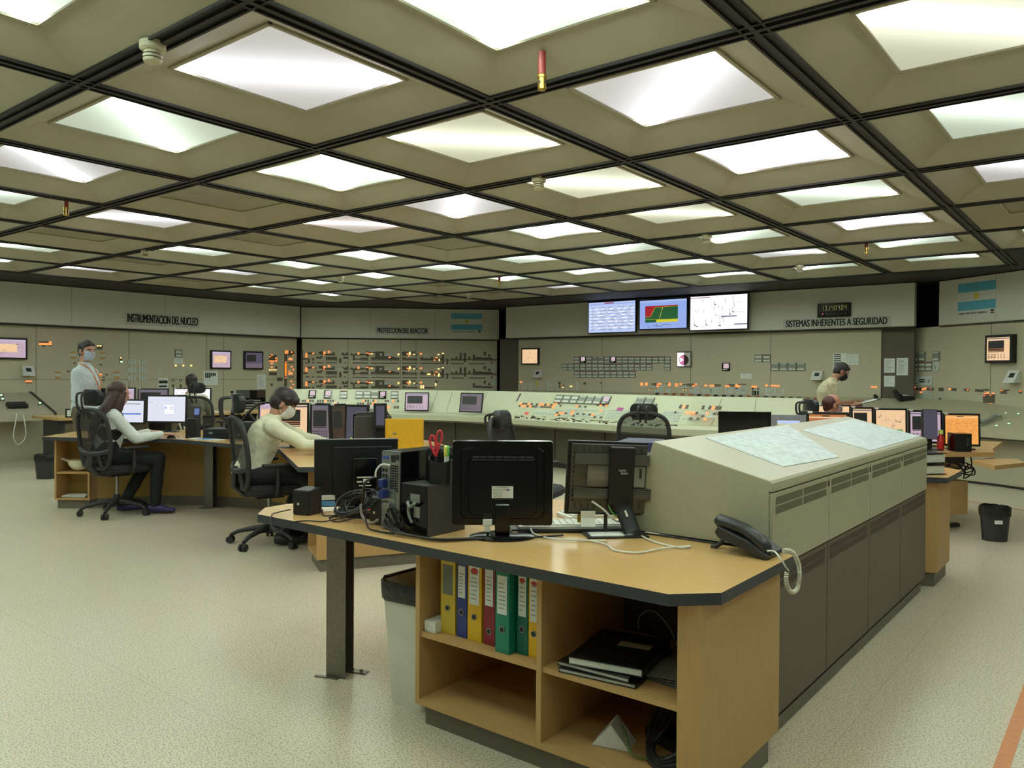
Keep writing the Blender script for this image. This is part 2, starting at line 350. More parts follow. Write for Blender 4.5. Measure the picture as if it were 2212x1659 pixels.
for q in range(-2, 7):
    ps = [p for p in range(-6, 4) if cell_in(p, q)]
    for p in ps:
        sp = spec.get((p, q), (DG, .85, random.choice(['A', 'A', 'B', 'AB']), 'green tinted'))
        offp = (p, q) in OFF
        t = bpy.data.objects.new('ceiling_light', None); C.objects.link(t)
        t.location = (gx(p)+hs, gy(q)+hs, CEIL)
        row = ['nearest', 'second nearest', 'third', 'fourth', 'fifth', 'sixth', 'seventh', 'eighth', 'farthest'][q+2]
        tag(t, ('unlit frosted' if offp else sp[3]+' frosted')+' ceiling panel, %s from the left in the %s row' % (ordn[p+6], row), 'ceiling light', 'square coffered ceiling lights')
        if proto is None:
            c1 = cf.build('coffer', m_coff, t); f1 = fr.build('frame', m_cfr, t); d1 = di.build('diffuser', m_off, t); proto = (c1, f1, d1); offme = d1.data
        else:
            for o in proto[:2]: c = o.copy(); C.objects.link(c); c.parent = t
            d1 = proto[2].copy(); C.objects.link(d1); d1.parent = t
        d1.data = offme
        if not offp:
            key = 'diff_%s' % str((sp[0], sp[1], sp[2]))
            me = bpy.data.meshes.get(key)
            if me is None:
                me = offme.copy(); me.name = key; me.materials.clear(); me.materials.append(dmat(sp[0], sp[1], sp[2]))
            d1.data = me
# smoke detectors and brass sprinklers
def detector(x, y, lab, k):
    t = thing('smoke_detector', lab, 'smoke detector', (x, y, CEIL), 0, 'ceiling smoke detectors')
    MB().loft([(0, 0, 0), (0, 0, -.03), (0, 0, -.038)], [.055, .055, .045], None, 0, 28).build('base', m_det, t, True)
    h = MB(); h.loft([(0, 0, -.038), (0, 0, -.052)], [.036, .038], None, 0, 24); h.loft([(0, 0, -.052), (0, 0, -.058)], [.033, .033], None, 1, 24)
    h.loft([(0, 0, -.058), (0, 0, -.068)], [.04, .04], None, 0, 24); h.loft([(0, 0, -.068), (0, 0, -.073)], [.033, .033], None, 1, 24); h.loft([(0, 0, -.073), (0, 0, -.085), (0, 0, -.09)], [.04, .037, .028], None, 0, 24)
    h.build('sensor_head', [m_det, m_dark], t, True); return t
m_det = mat('detector_cream', (205, 200, 172), .45)
for k, (x, y, lab) in enumerate([(-3.42, 1.765, 'cream smoke detector beside the large white ceiling panel, nearest of all'), (-3.47, 4.70, 'cream smoke detector in the middle of the ceiling below a green panel'),
  (-3.48, 7.61, 'cream smoke detector above the wall recorders at right centre'), (-9.26, 4.70, 'cream smoke detector over the left wall, above the core instrumentation sign'), (-9.36, 7.71, 'small cream smoke detector above the reactor protection sign at left'),
  (-3.47, 10.44, 'cream smoke detector above the digital clock'), (-9.38, 10.63, 'farthest cream smoke detector, above the wall flag poster')]): detector(x, y, lab, k)
m_red = mat('red_pipe', (150, 52, 46), .45); m_brass = mat('brass', (176, 148, 72), .3, .9)
for x, y, lab in [(-2.204, 3.004, 'brass sprinkler on a red pipe, largest, near the camera'), (-7.2, 2.96, 'brass sprinkler on a red pipe at the far left of the ceiling'), (-7.52, 9.21, 'small brass sprinkler above the back wall corner'), (-2.318, 9.118, 'brass sprinkler at the right of the ceiling over the clock')]:
    t = thing('sprinkler', lab, 'sprinkler', (x, y, CEIL), 0, 'ceiling sprinklers')
    MB().cyl((0, 0, .06), (0, 0, -.045), .018, None, 0, 20).build('pipe', m_red, t, True)
    s = MB(); s.loft([(0, 0, -.045), (0, 0, -.05), (0, 0, -.062), (0, 0, -.064), (0, 0, -.115), (0, 0, -.12)], [.018, .023, .023, .02, .021, .016], None, 0, 20)
    s.cyl((0, -.0212, -.085), (0, -.018, -.085), .007, None, 1, 12); s.cyl((.0212, 0, -.085), (.018, 0, -.085), .007, None, 1, 12)
    s.build('nozzle', [m_brass, m_dark], t, True)
# orange floor tape
m_tape = mat('orange_tape', (200, 128, 78), .45)
tag(MB().box(-.395, -.345, .8, 9.72, .0005, .002).build('floor_tape', m_tape), 'straight orange tape stripe along the right side of the floor', 'floor tape')
a = Vector((-2.6, 11.1, 0)); bb = Vector((.6, 9.09, 0)); d = (bb-a).normalized(); n = Vector((-d.y, d.x, 0))*.02
tag(MB().prism([tuple((a+n)[:2]), tuple((a-n)[:2]), tuple((bb-n)[:2]), tuple((bb+n)[:2])], .0005, .0021).build('floor_tape', m_tape), 'far orange tape stripe behind the black waste bin', 'floor tape')
# ================================================================ instrument walls
PEND = {}
NAMES = {'indicator_tile_grey': 'indicator_tile', 'lamp_orange': 'signal_lamp', 'lamp_amber': 'signal_lamp', 'lamp_green': 'signal_lamp', 'lamp_deep_orange': 'signal_lamp', 'indicator_tile_pale': 'push_button', 'tile_pale_olive': 'name_tag', 'amber_lens_unlit': 'unlit_lens', 'gloss_black_plastic': 'socket', 'key_line_dark': 'indicator_tile', 'key_yellow': 'push_button'}
def pieces(mb, mats, root, per=1, merge=None, name=None):
    """every box of mb becomes a part of its own (per: boxes to one part)"""
    nb = len(mb.v)//8; i = 0
    while i < nb:
        k = i+per
        while merge is not None and k < nb and mb.m[k*6] == merge: k += 1
        q = MB(); q.v = mb.v[i*8:k*8]; q.f = [tuple(x-i*8 for x in f) for f in mb.f[i*6:k*6]]; q.m = mb.m[i*6:k*6]
        a = Vector(q.v[0]); size = (Vector(q.v[1])-a).length*(Vector(q.v[4])-a).length; PEND.setdefault((root, name or NAMES[mats[q.m[0]].name]), []).append((size, q, mats)); i = k
def flush():
    for (root, name), L in PEND.items():
        L.sort(key=lambda x: -x[0]); rest = MB(); rm = []
        for k, (sz, q, mats) in enumerate(L):
            used = sorted(set(q.m))
            if k < (100 if len(L) > 100 else 101):
                q.m = [used.index(x) for x in q.m]; q.build(name, [mats[x] for x in used], root, root=root)
            else:
                for x in used:
                    if mats[x] not in rm: rm.append(mats[x])
                q.m = [rm.index(mats[x]) for x in q.m]; rest._j(q)
        if rest.f: rest.build(name+'_rest', rm, root, root=root, kind='stuff')
    PEND.clear()
PLL, PLC, PLB, PLR = wpl(WL), wpl(WC), wpl(WB), wpl(WR)
BLL, BLC, BLB, BLR = wpl(WL, .12), wpl(WC, .02), wpl(WB, .12), wpl(WR, .02)
def conv(bu, bv, s): return lambda r: (bu+r[0]*s, bv+r[1]*s, bu+r[2]*s, bv+r[3]*s)
def pbox(mb, P, r, d=.006, m=0, d0=0.):
    x0, x1, z0, z1 = P.rect(*r); mb.box(x0, x1, -d, -d0+.0005, z0, z1, m, P.M())
def root_at(W, name, label, cat):
    p = (W.a+W.b)/2; return thing(name, label, cat, (p.x, p.y, 0), W.rz)
def face(W, name_root, x0, x1, seams=(), hseams=(), z1=2.19):
    mb = MB().box(x0, x1, 0, .12, 0, z1, 0, W.M())
    for s in seams: mb.box(s-.004, s+.004, -.001, .001, .02, z1, 1, W.M())
    for z in hseams: mb.box(x0, x1, -.001, .001, z-.003, z+.003, 1, W.M())
    return mb.build('face_panel', [m_panel, m_seam], name_root, root=name_root)
m_rec = mat('recorder_case', (120, 124, 112), .5); m_recw = mat('recorder_chart_paper', (208, 210, 198), .6); m_recb = mat('recorder_pointer_bar', (120, 58, 36), .6); m_recg = mat('recorder_glass_grey', (140, 142, 132), .3)
def recorder(P, r, root, style=0):
    x0, x1, z0, z1 = P.rect(*r); w_, h = x1-x0, z1-z0; g = .05*w_; mb = MB(); M = P.M()
    mb.box(x0+g*.4, x1-g*.4, -.02, .001, z0+g*.4, z1-g*.4, 1 if style != 3 else 4, M)
    if style == 3:
        mb.box(x0+.2*w_, x1-.14*w_, -.0215, -.019, z0+.32*h, z1-.1*h, 5, M); mb.box(x0+.15*w_, x1-.35*w_, -.0215, -.019, z0+.12*h, z0+.24*h, 2, M)
    else:
        mb.box(x0+2*g, x1-2*g, -.0212, -.019, z0+.08*h, z0+.3*h, 2, M)
        mb.box(x0+2*g, x1-2*g, -.0212, -.019, z0+.32*h, z0+.55*h, 3, M)
        mb.box(x0+2*g, x1-2*g, -.0212, -.019, z0+.55*h, z1-.2*h, 2 if style != 2 else 3, M)
        mb.box(x0+2*g, x1-2*g, -.0215, -.019, z1-.18*h, z1-.07*h, {0: 3, 1: 6, 2: 2}[style], M)
    return mb.build('chart_recorder', [m_rec, m_rec, m_recw, m_recg, m_gloss, emit('small_screen_pink', (226, 196, 206), .75), m_recb], root, root=root)
def keyfield(P, region, root, name, nx, ny, fill=.6, lamp=.12, seed=0, pale=.6, mats=None, gap=.18, lampbias=0, m2=None):
    rs = random.Random(seed); x0, x1, z0, z1 = P.rect(*region); mb = MB(); M = P.M(); cx, cz = (x1-x0)/nx, (z1-z0)/ny
    for j in range(ny):
        on = False
        for i in range(nx):
            if rs.random() < .25 or i == 0: on = rs.random() < fill
            if not on: continue
            r = rs.random(); lp = lamp*(2.2 if (lampbias and j >= ny-1-lampbias) else (.4 if lampbias else 1))
            k = 1 if r < lp else (2 if r < lp+(1-lp)*pale*(0.25 if lampbias and j >= ny-1 else 1) else 0)
            mb.box(x0+(i+gap)*cx, x0+(i+1-gap*.3)*cx, -.006, .0005, z0+(j+gap)*cz, z0+(j+1-gap*.3)*cz, k, M)
            if k == 2 and cx > .03: mb.box(x0+(i+.45)*cx, x0+(i+.62)*cx, -.0075, -.0055, z0+(j+.4)*cz, z0+(j+.6)*cz, 3, M)
    if not mb.f: return None
    pieces(mb, mats or [m_tile, m_orange, m_tilew, m_key], root, 1, 3)
def sheet(P, r, root_thing, lines=9, label=None, body=m_paper, d=.003):
    x0, x1, z0, z1 = P.rect(*r); M = P.M(); mb = MB().box(x0, x1, -d, 0, z0, z1, 0, M); w_, h = x1-x0, z1-z0; rs = random.Random(int(r[0]*7))
    for i in range(lines):
        z = z1-h*(.1+.85*i/lines); mb.box(x0+w_*.1, x0+w_*rs.uniform(.5, .92), -d-.0004, -d+.0002, z-h*.014, z+h*.006, 1, M)
    return mb, M

# --- left wall: core instrumentation
t = root_at(WL, 'switchboard', 'beige wall panel of core instrumentation along the left wall', 'control panel')
face(WL, t, .2, 9.66, [WL.loc(78, 800)[0], WL.loc(446, 800)[0], 6.0, 7.9], [WL.loc(20, 820)[1]])
cv = conv(0, 700, .1537); mb = MB()
for r in [(545, 243, 690, 262), (590, 295, 635, 318), (690, 295, 722, 312)]: pbox(mb, PLL, cv(r), .005, 0)
for r in [(548, 268, 590, 290), (592, 268, 632, 290), (636, 268, 676, 290), (684, 246, 722, 262), (684, 268, 722, 292), (360, 796, 404, 815), (408, 796, 450, 815), (1400, 700, 1432, 717)]: pbox(mb, PLL, cv(r), .006, 1)
for (x, y) in [(985, 388), (1398, 394), (770, 668), (1600, 668)]:
    pbox(mb, PLL, cv((x, y, x+75, y+22)), .006, 4); pbox(mb, PLL, cv((x-5, y+36, x+80, y+62)), .006, 2); pbox(mb, PLL, cv((x+10, y+72, x+75, y+100)), .006, 4)
for r in [(1030, 540, 1068, 556), (1395, 562, 1435, 580), (940, 655, 985, 675), (1480, 700, 1515, 718), (1440, 738, 1478, 755), (1356, 757, 1398, 776), (1436, 776, 1476, 795), (1356, 288, 1440, 360), (360, 815, 450, 832), (1680, 458, 1715, 548)]: pbox(mb, PLL, cv(r), .005, 0)
for r in [(1362, 296, 1386, 314), (1398, 296, 1424, 314), (1688, 465, 1706, 484)]: pbox(mb, PLL, cv(r), .008, 3)
pbox(mb, PLL, cv((1690, 520, 1720, 542)), .008, 5)
for bx in (1795, 1945):
    for by in (500, 612, 725):
        for k in range(3): pbox(mb, PLL, cv((bx+k*40, by, bx+k*40+30, by+68)), .01, 2)
pieces(mb, [m_tile, m_orange, m_tilew, m_amber, mat('amber_lens_unlit', (196, 146, 70), .4), m_greenl], t)
cv = conv(340, 700, .1447); mb = MB()
for r in [(0, 650, 62, 710), (0, 725, 62, 780), (218, 655, 292, 705), (330, 655, 404, 705), (440, 655, 510, 705), (218, 725, 292, 780), (330, 725, 404, 780), (440, 725, 510, 780)]:
    for k in range(4): h = (r[3]-r[1])/4; pbox(mb, PLL, cv((r[0], r[1]+k*h, r[2], r[1]+k*h+h*.35)), .006, 2)
for x in (262, 375, 492): pbox(mb, PLL, cv((x, 608, x+22, 630)), .01, 3)
for x in (218, 330):
    pbox(mb, PLL, cv((x, 822, x+35, 860)), .006, 0); pbox(mb, PLL, cv((x+10, 832, x+22, 852)), .008, 2); pbox(mb, PLL, cv((x, 900, x+32, 950)), .006, 0)
pbox(mb, PLL, cv((1095, 1000, 1128, 1032)), .012, 4); pieces(mb, [m_tile, m_orange, m_tilew, m_amber, m_gloss], t)
mb = MB()
for r in [(1665, 460, 1780, 560), (1665, 715, 1780, 765), (1895, 400, 1932, 960), (1945, 400, 2040, 470), (1955, 565, 2040, 583), (1955, 785, 2040, 800), (1755, 625, 1785, 665), (1690, 890, 1722, 920), (1785, 798, 1868, 852)]: pbox(mb, PLL, cv(r), .005, 0)
for r in [(1695, 455, 1722, 470), (1667, 480, 1692, 495), (1757, 500, 1783, 523), (1667, 543, 1690, 562), (1694, 543, 1717, 562), (1721, 543, 1744, 562), (1757, 535, 1783, 562), (1695, 583, 1722, 598), (1698, 635, 1718, 655), (1902, 395, 1925, 445), (1935, 395, 1952, 440), (1990, 410, 2015, 430), (1958, 508, 2014, 535), (2020, 455, 2038, 470), (1990, 628, 2014, 644), (2020, 670, 2038, 692), (1958, 695, 1980, 708), (1956, 725, 2014, 752), (1988, 845, 2010, 862), (2020, 895, 2036, 912), (1930, 945, 2010, 968), (1902, 560, 1925, 573), (1902, 765, 1925, 778), (1902, 797, 1925, 808)]: pbox(mb, PLL, cv(r), .007, 1)
for k in range(12): pbox(mb, PLL, cv((1900, 585+k*14.5, 1928, 596+k*14.5)), .008, 5)
for i in range(5):
    for j in range(22): pbox(mb, PLL, cv((1800+i*20, 395+j*18.2, 1812+i*20, 403+j*18.2)), .004, 2)
for k in range(4): pbox(mb, PLL, cv((1668+k*30, 677, 1685+k*30, 692)), .008, 3)
pieces(mb, [m_tile, m_orange, mat('tile_pale_olive', (182, 178, 156), .5), m_amber, m_gloss, emit('lamp_deep_orange', (255, 130, 30), 1.6)], t)
recorder(PLL, cv((258, 380, 368, 497)), t)
# recess with folders
x0, x1, z0, z1 = PLL.rect(*cv((1175, 985, 1612, 1260))); M = PLL.M(); mb = MB()
mb.box(x0, x1, -.004, .001, z0, z1, 0, M)
mb.box(x0, x0+(x1-x0)*.45, -.006, -.003, z1-(z1-z0)*.42, z1-.01, 1, M); mb.box(x0+(x1-x0)*.7, x1, -.006, -.003, z1-(z1-z0)*.42, z1-.01, 2, M)
for k in range(4): mb.box(x0+.02*k, x1-.05*k, -.05, -.003, z0+(z1-z0)*(.04+.12*k), z0+(z1-z0)*(.1+.12*k), 3, M)
mb.build('storage_niche', [m_gloss, mat('niche_grey_green', (84, 92, 84), .6), mat('niche_brown', (74, 58, 50), .6), mat('folder_grey', (168, 168, 158), .6)], t, root=t)
# --- corner: reactor protection mimic
t = root_at(WC, 'switchboard', 'reactor protection mimic wall panel set diagonally in the corner', 'control panel')
face(WC, t, .03, WC.len, [WC.loc(752, 800)[0], WC.loc(865, 800)[0], WC.loc(898, 800)[0]])
cv = conv(640, 740, .2034)
DARK = [(50, 78, 72, 228), (120, 105, 170, 125), (170, 115, 215, 126), (240, 95, 285, 125), (285, 118, 410, 137), (385, 103, 407, 120), (485, 108, 505, 137), (505, 118, 552, 137), (530, 103, 552, 120), (215, 150, 270, 172), (260, 138, 290, 150), (315, 152, 432, 182), (500, 152, 552, 172), (457, 165, 480, 218), (60, 165, 120, 182), (125, 168, 145, 210), (168, 165, 190, 190),
 (95, 208, 145, 218), (165, 208, 192, 218), (215, 208, 288, 218), (315, 208, 432, 218), (505, 210, 530, 218), (602, 110, 622, 190), (575, 117, 770, 137), (745, 95, 770, 150), (770, 100, 840, 112), (680, 160, 765, 182), (622, 172, 680, 182), (600, 212, 765, 222), (840, 95, 935, 115), (840, 115, 885, 142), (910, 115, 935, 142), (835, 142, 1000, 160), (795, 160, 1095, 182), (1000, 150, 1045, 162), (795, 215, 1098, 225),
 (1125, 97, 1170, 140), (1170, 97, 1260, 110), (1170, 125, 1185, 140), (1235, 118, 1288, 135), (1125, 168, 1288, 182), (1125, 158, 1160, 170), (1125, 215, 1288, 225), (1313, 168, 1470, 184), (1325, 155, 1350, 170), (1430, 150, 1450, 170), (1546, 105, 1568, 225), (1313, 216, 1546, 225), (1460, 165, 1545, 190), (1595, 170, 1612, 232), (1568, 182, 1640, 190),
 (1645, 175, 2130, 186), (1645, 160, 1660, 175), (1690, 150, 1710, 175), (1735, 112, 1757, 175), (1782, 112, 1803, 210), (1828, 150, 1850, 175), (1875, 128, 1897, 175), (1900, 155, 1970, 176), (1970, 160, 2080, 180), (1990, 100, 2015, 127), (1990, 133, 2015, 140), (2038, 125, 2060, 150), (1645, 220, 1780, 230), (1830, 220, 2010, 230), (2070, 205, 2083, 230)]
LITE = [(98, 113, 117, 126), (98, 129, 117, 142), (98, 145, 117, 158), (170, 110, 192, 122), (290, 96, 310, 108), (290, 110, 310, 122), (287, 130, 298, 139), (338, 88, 358, 98), (338, 100, 358, 110), (650, 106, 670, 116), (650, 117, 670, 127), (745, 107, 765, 117), (770, 114, 790, 124), (795, 114, 813, 124), (1077, 118, 1097, 128), (1077, 130, 1088, 138), (980, 152, 1003, 162), (1197, 100, 1215, 112), (1197, 114, 1215, 128), (1172, 118, 1193, 128), (1192, 136, 1204, 146), (1242, 122, 1264, 132), (1313, 113, 1335, 126), (1548, 110, 1568, 122), (1500, 123, 1522, 132), (1478, 157, 1500, 167), (1462, 178, 1474, 195), (1512, 174, 1524, 195)]
WHT = [(603, 110, 620, 126), (722, 105, 736, 122), (935, 123, 955, 143), (960, 123, 979, 143), (984, 123, 1002, 143), (1363, 127, 1380, 145), (1385, 127, 1402, 145), (1643, 127, 1662, 146), (1667, 127, 1685, 146)]
for row in range(3):
    dy = row*152; mb = MB(); lb = MB()
    for k, r in enumerate(DARK):
        if row == 1 and 14 < k < 17: continue
        if row == 2 and (r[1] > 188 or (r[0] > 1400 and r[0] < 1870)): continue
        y1 = min(r[3]+dy, 488 if row == 2 else 999)
        if r[1]+dy < y1-3: pbox(mb, PLC, cv((r[0], r[1]+dy, r[2], y1)), .004, 0)
    for r in WHT:
        if not (row == 2 and r[0] > 1300): pbox(mb, PLC, cv((r[0], r[1]+dy, r[2], r[3]+dy)), .006, 1)
    for a, bb_ in [(100, 240), (440, 550), (600, 730), (790, 830), (980, 1120), (1310, 1400), (1645, 1775), (1855, 2030)]:
        x = a
        while x < bb_: pbox(mb, PLC, cv((x, 82+dy, x+12, 90+dy)), .003, 1); x += 22
    for a, bb_ in [(315, 432), (680, 765), (795, 1095), (1125, 1288), (1313, 1460), (1645, 1780), (1880, 2130)]:
        x = a
        while x < bb_ and row < 2: pbox(mb, PLC, cv((x, 183+dy, x+9, 195+dy)), .004, 0); x += 19
    for r in LITE:
        if not (row == 2 and r[0] > 1340): pbox(lb, PLC, cv((r[0], r[1]+dy, r[2], r[3]+dy)), .007, 0 if r[0] % 3 else 1)
    if row == 1:
        for r in [(1390, 328, 1426, 343), (1505, 330, 1522, 360)]: pbox(lb, PLC, cv(r), .007, 1)
        for k in range(4): pbox(mb, PLC, cv((412+k*24, 272, 430+k*24, 290)), .006, 1)
        pbox(mb, PLC, cv((2082, 250, 2108, 292)), .006, 2)
    if row == 2:
        for r in [(1318, 455, 1334, 486), (1341, 455, 1357, 486), (1474, 430, 1488, 458)]: pbox(lb, PLC, cv(r), .007, 1)
        pbox(mb, PLC, cv((1478, 402, 1498, 432)), .004, 0); pbox(mb, PLC, cv((2082, 400, 2108, 445)), .006, 2)
    mb.build('mimic_diagram', [mat('mimic_block_brown', (92, 84, 70), .55), m_tilew, mat('tag_pale_cyan', (176, 206, 196), .6)], t, root=t); pieces(lb, [m_orange, m_amber], t)
# --- back wall: safety systems
t = root_at(WB, 'switchboard', 'wide back wall panel with chart recorders under the screens', 'control panel')
xa, xb = WB.loc(1120, 780)[0], WB.loc(1903, 780)[0]
face(WB, t, xa, xb, [WB.loc(1300, 780)[0], WB.loc(1492, 780)[0], WB.loc(1665, 780)[0]])
cell = 13.42; rs = random.Random(3)
def slope_y(u, v0): return v0+(u-1240)*.0035
for i in range(16): recorder(PLB, (1240.5+i*13.05, slope_y(1240, 769.8), 1240.5+(i+1)*13.05, slope_y(1240, 784.4)), t, 3 if i in (1, 6) else (1 if i > 6 and i < 15 else rs.choice([0, 2])))
for i in range(-2, 14):
    if i < 13: recorder(PLB, (1240.5+i*13.05, 785.4, 1240.5+(i+1)*13.05, 799.8), t, 1 if i in (5, 6, 7, 10, 12) else 0)
recorder(PLB, (1240.5+15*13.05-1, 785.4, 1240.5+16*13.05, 799.8), t, 0)
for i in range(10): recorder(PLB, (1240.5+i*13.3, 801, 1240.5+(i+1)*13.3, 815.4), t, 1 if i in (0, 1, 2, 3, 5, 6, 8, 9) else 0)
cv = conv(1540, 760, .1627)
for r, st in [((555, 33, 660, 138), 0), ((664, 33, 770, 138), 1), ((774, 143, 883, 252), 2), ((886, 143, 996, 252), 2), ((1000, 143, 1112, 252), 2), ((1116, 143, 1228, 252), 2), ((123, 145, 232, 255), 3)]: recorder(PLB, cv(r), t, st)
def keys(P, cv, L, name, root, mats):
    mb = MB()
    for r, k in L: pbox(mb, P, cv(r), .007, k)
    pieces(mb, mats, root)
KM = [m_tile, m_orange, m_tilew, m_key, m_amber, mat('key_yellow', (206, 190, 96), .5)]
cv = conv(1060, 600, .2713)
L = [((235, 825, 250, 836), 1), ((362, 822, 380, 862), 5), ((540, 828, 555, 848), 0), ((740, 832, 758, 850), 0), ((870, 832, 886, 842), 0), ((545, 855, 585, 872), 3), ((558, 857, 572, 866), 4), ((632, 860, 648, 870), 4), ((570, 868, 584, 875), 4)]
for x in (250, 308, 450, 680): L += [((x, 826, x+13, 858), 2), ((x, 862, x+13, 895), 2)]
for x in (265, 325): L += [((x, 842+k*14, x+25, 848+k*14), 2) for k in range(4)]
for x in (393, 468, 482, 526, 603, 695, 792): L += [((x, 848, x+13, 862), 2), ((x, 885, x+13, 898), 2)]
keys(PLB, cv, L, 'button_group', t, KM)
cv = conv(1240, 820, .1808); L = []
for x, y in [(795, 38), (795, 55), (853, 38), (853, 50), (988, 45), (1015, 42), (988, 72), (1125, 40), (1125, 58), (1210, 45), (1210, 65), (1265, 45), (1415, 65), (1440, 48), (1560, 62), (1622, 65), (1650, 65), (1805, 70), (1835, 70), (1930, 55), (1930, 75), (1958, 70), (2125, 75), (2155, 75)]: L.append(((x, y, x+28, y+17), 1))
for x0, y0, nx, ny in [(825, 75, 1, 1), (880, 75, 3, 1), (1018, 75, 2, 4), (1298, 82, 2, 1), (1443, 82, 2, 4), (1595, 118, 2, 3), (1622, 88, 5, 2), (1805, 92, 1, 4), (1840, 92, 4, 1), (1935, 92, 5, 2), (1935, 150, 1, 2), (2125, 98, 1, 4), (2155, 98, 2, 1)]:
    for i in range(nx):
        for j in range(ny): L.append(((x0+i*29, y0+j*24, x0+i*29+24, y0+j*24+20), 2))
for x, y in [(962, 108), (990, 108), (1100, 110), (1127, 110), (1388, 115), (1416, 115), (1535, 118), (1565, 118), (1655, 135), (1685, 135), (1712, 135), (1840, 120), (1870, 120), (1965, 130), (1995, 130), (2022, 130), (2155, 135), (2185, 135)]: L.append(((x, y, x+23, y+50), 2))
for x, y, x1, y1 in [(935, 42, 985, 68), (1285, 55, 1340, 68), (1355, 48, 1440, 75), (1680, 55, 1740, 82), (1845, 55, 1895, 80), (1960, 52, 2055, 66), (1098, 42, 1122, 56)]:
    for k in range(int((x1-x)/24)+1): L.append(((x+k*26, y, x+k*26+22, y+11), 0)); L.append(((x+k*26, y+14, x+k*26+22, y1), 0)) if y1-y > 20 else None
for x in (880, 908, 936, 1298, 1328): L.append(((x, 112, x+24, 128), 3)); L.append(((x+3, 118, x+20, 127), 4))
keys(PLB, cv, L, 'button_group', t, KM)
cv = conv(1540, 760, .1627); L = []
for x, y in [(515, 455), (550, 455), (697, 437), (770, 440), (812, 443), (850, 443), (2100, 458), (2145, 458), (865, 600), (945, 605)]: L.append(((x, y, x+34, y+18), 1 if y < 500 else 4))
for x, y in [(515, 478), (515, 512), (515, 545), (590, 478), (628, 478), (628, 515), (775, 482)]: L.append(((x, y, x+30, y+28), 2))
for x, y in [(552, 512), (590, 512), (700, 480), (738, 480), (812, 485), (922, 485)]: L.append(((x, y, x+30, y+65), 2))
for k in range(6): L.append(((700+k*37, 557, 730+k*37, 586), 2))
keys(PLB, cv, L, 'button_group', t, KM)
# dark columns beside it
struct(MB().box(WB.loc(1078, 800)[0], xa, .03, .1, 0, 2.19, 0, WB.M()).build('trim_3', m_consb))
struct(MB().box(xb, WB.loc(1966, 780)[0]+.05, .03, .1, 0, 2.19, 0, WB.M()).build('trim_4', m_consb))
# --- right diagonal wall
t = root_at(WR, 'switchboard', 'wall panel under the flag poster at the right edge', 'control panel')
face(WR, t, .0, WR.len, [WR.loc(2140, 800)[0]], [])
cv = conv(1860, 780, .1808)
for r, st in [((610, 5, 695, 118), 1), ((695, 5, 777, 118), 1), ((777, 5, 860, 118), 1)]: recorder(PLR, cv(r), t, st)
c6 = conv(1600, 560, .2767)
for r, st in [((1338, 722, 1392, 795), 2), ((1392, 722, 1446, 795), 2), ((1502, 720, 1558, 795), 2)]: recorder(PLR, c6(r), t, st)
mb = MB()
for r in [(862, 8, 943, 118), (610, 182, 690, 290), (690, 182, 772, 290), (772, 182, 855, 290)]: pbox(mb, PLR, cv(r), .015, 0)
for r in [(705, 215, 770, 230), (705, 240, 770, 255), (635, 210, 640, 265), (640, 260, 680, 268), (818, 220, 824, 262), (793, 225, 797, 260)]: pbox(mb, PLR, cv(r), .017, 1)
mb.box(0, .006, -.017, -.014, 0, .06, 1, PLR.M() @ Matrix.Translation((PLR.rect(*cv((900, 40, 910, 90)))[0], 0, PLR.rect(*cv((900, 40, 910, 90)))[2])) @ Matrix.Rotation(-.5, 4, 'Y'))
mb.build('gauge', [m_tilew, m_ink], t, root=t)
L = []
for r in [(618, 308, 648, 320), (618, 335, 640, 358), (730, 330, 758, 342), (758, 320, 785, 332), (828, 322, 842, 334), (705, 366, 732, 378), (1048, 328, 1078, 340), (1266, 335, 1298, 348), (1475, 385, 1492, 395), (1500, 372, 1530, 388), (1568, 378, 1592, 392), (1462, 405, 1490, 418), (1540, 400, 1560, 412), (1670, 345, 1702, 358), (1895, 352, 1922, 368), (1520, 505, 1560, 520), (1435, 520, 1458, 532), (1470, 525, 1495, 538)]: L.append((r, 1))
for r in [(595, 312, 618, 350), (652, 318, 728, 352), (788, 318, 870, 350), (930, 318, 988, 360), (1080, 322, 1140, 355), (1238, 330, 1300, 356), (1365, 335, 1400, 365), (1405, 338, 1460, 370), (1462, 335, 1530, 352), (1462, 395, 1600, 500), (1668, 340, 1740, 390), (1740, 340, 1778, 355), (1888, 350, 1925, 385), (928, 440, 960, 470)]:
    L.append((r, 0))
for x0, x1, y0, n in [(595, 645, 375, 3), (705, 870, 385, 4), (935, 985, 368, 5), (750, 810, 362, 2), (1050, 1168, 430, 1), (1398, 1455, 425, 2), (1672, 1812, 455, 1)]:
    for k in range(n): L.append(((x0, y0+k*15, x1, y0+k*15+8), 2))
keys(PLR, cv, L, 'button_group', t, KM)

# --- fascia boards above the panels
def fascia(n, W, P, u0, u1, seams=(), off=.12):
    x0, x1 = P.loc(u0, 700)[0] if u0 is not None else .2, P.loc(u1, 700)[0] if u1 is not None else W.len
    mb = MB().box(x0, x1, 0, off+.02, 2.205, 2.862, 0, P.M())
    mb.box(x0, x1, -.002, .04, 2.2, 2.213, 1, P.M()); mb.box(x0, x1, .02, off, 2.17, 2.205, 2, P.M())
    for s in seams: xs_ = P.loc(s, 690)[0]; mb.box(xs_-.002, xs_+.002, -.0008, .001, 2.215, 2.86, 3, P.M())
    return struct(mb.build('trim_%d' % n, [m_board, m_panel, m_dark, m_seam]))
fascia(5, WL, BLL, None, 648, (155, 356)); fascia(6, WC, BLC, 650, 1078, (800, 940), .02); fascia(7, WB, BLB, 1093, 1975, (1276, 1525)); fascia(8, WR, BLR, 2028, None, (2150,), .02)
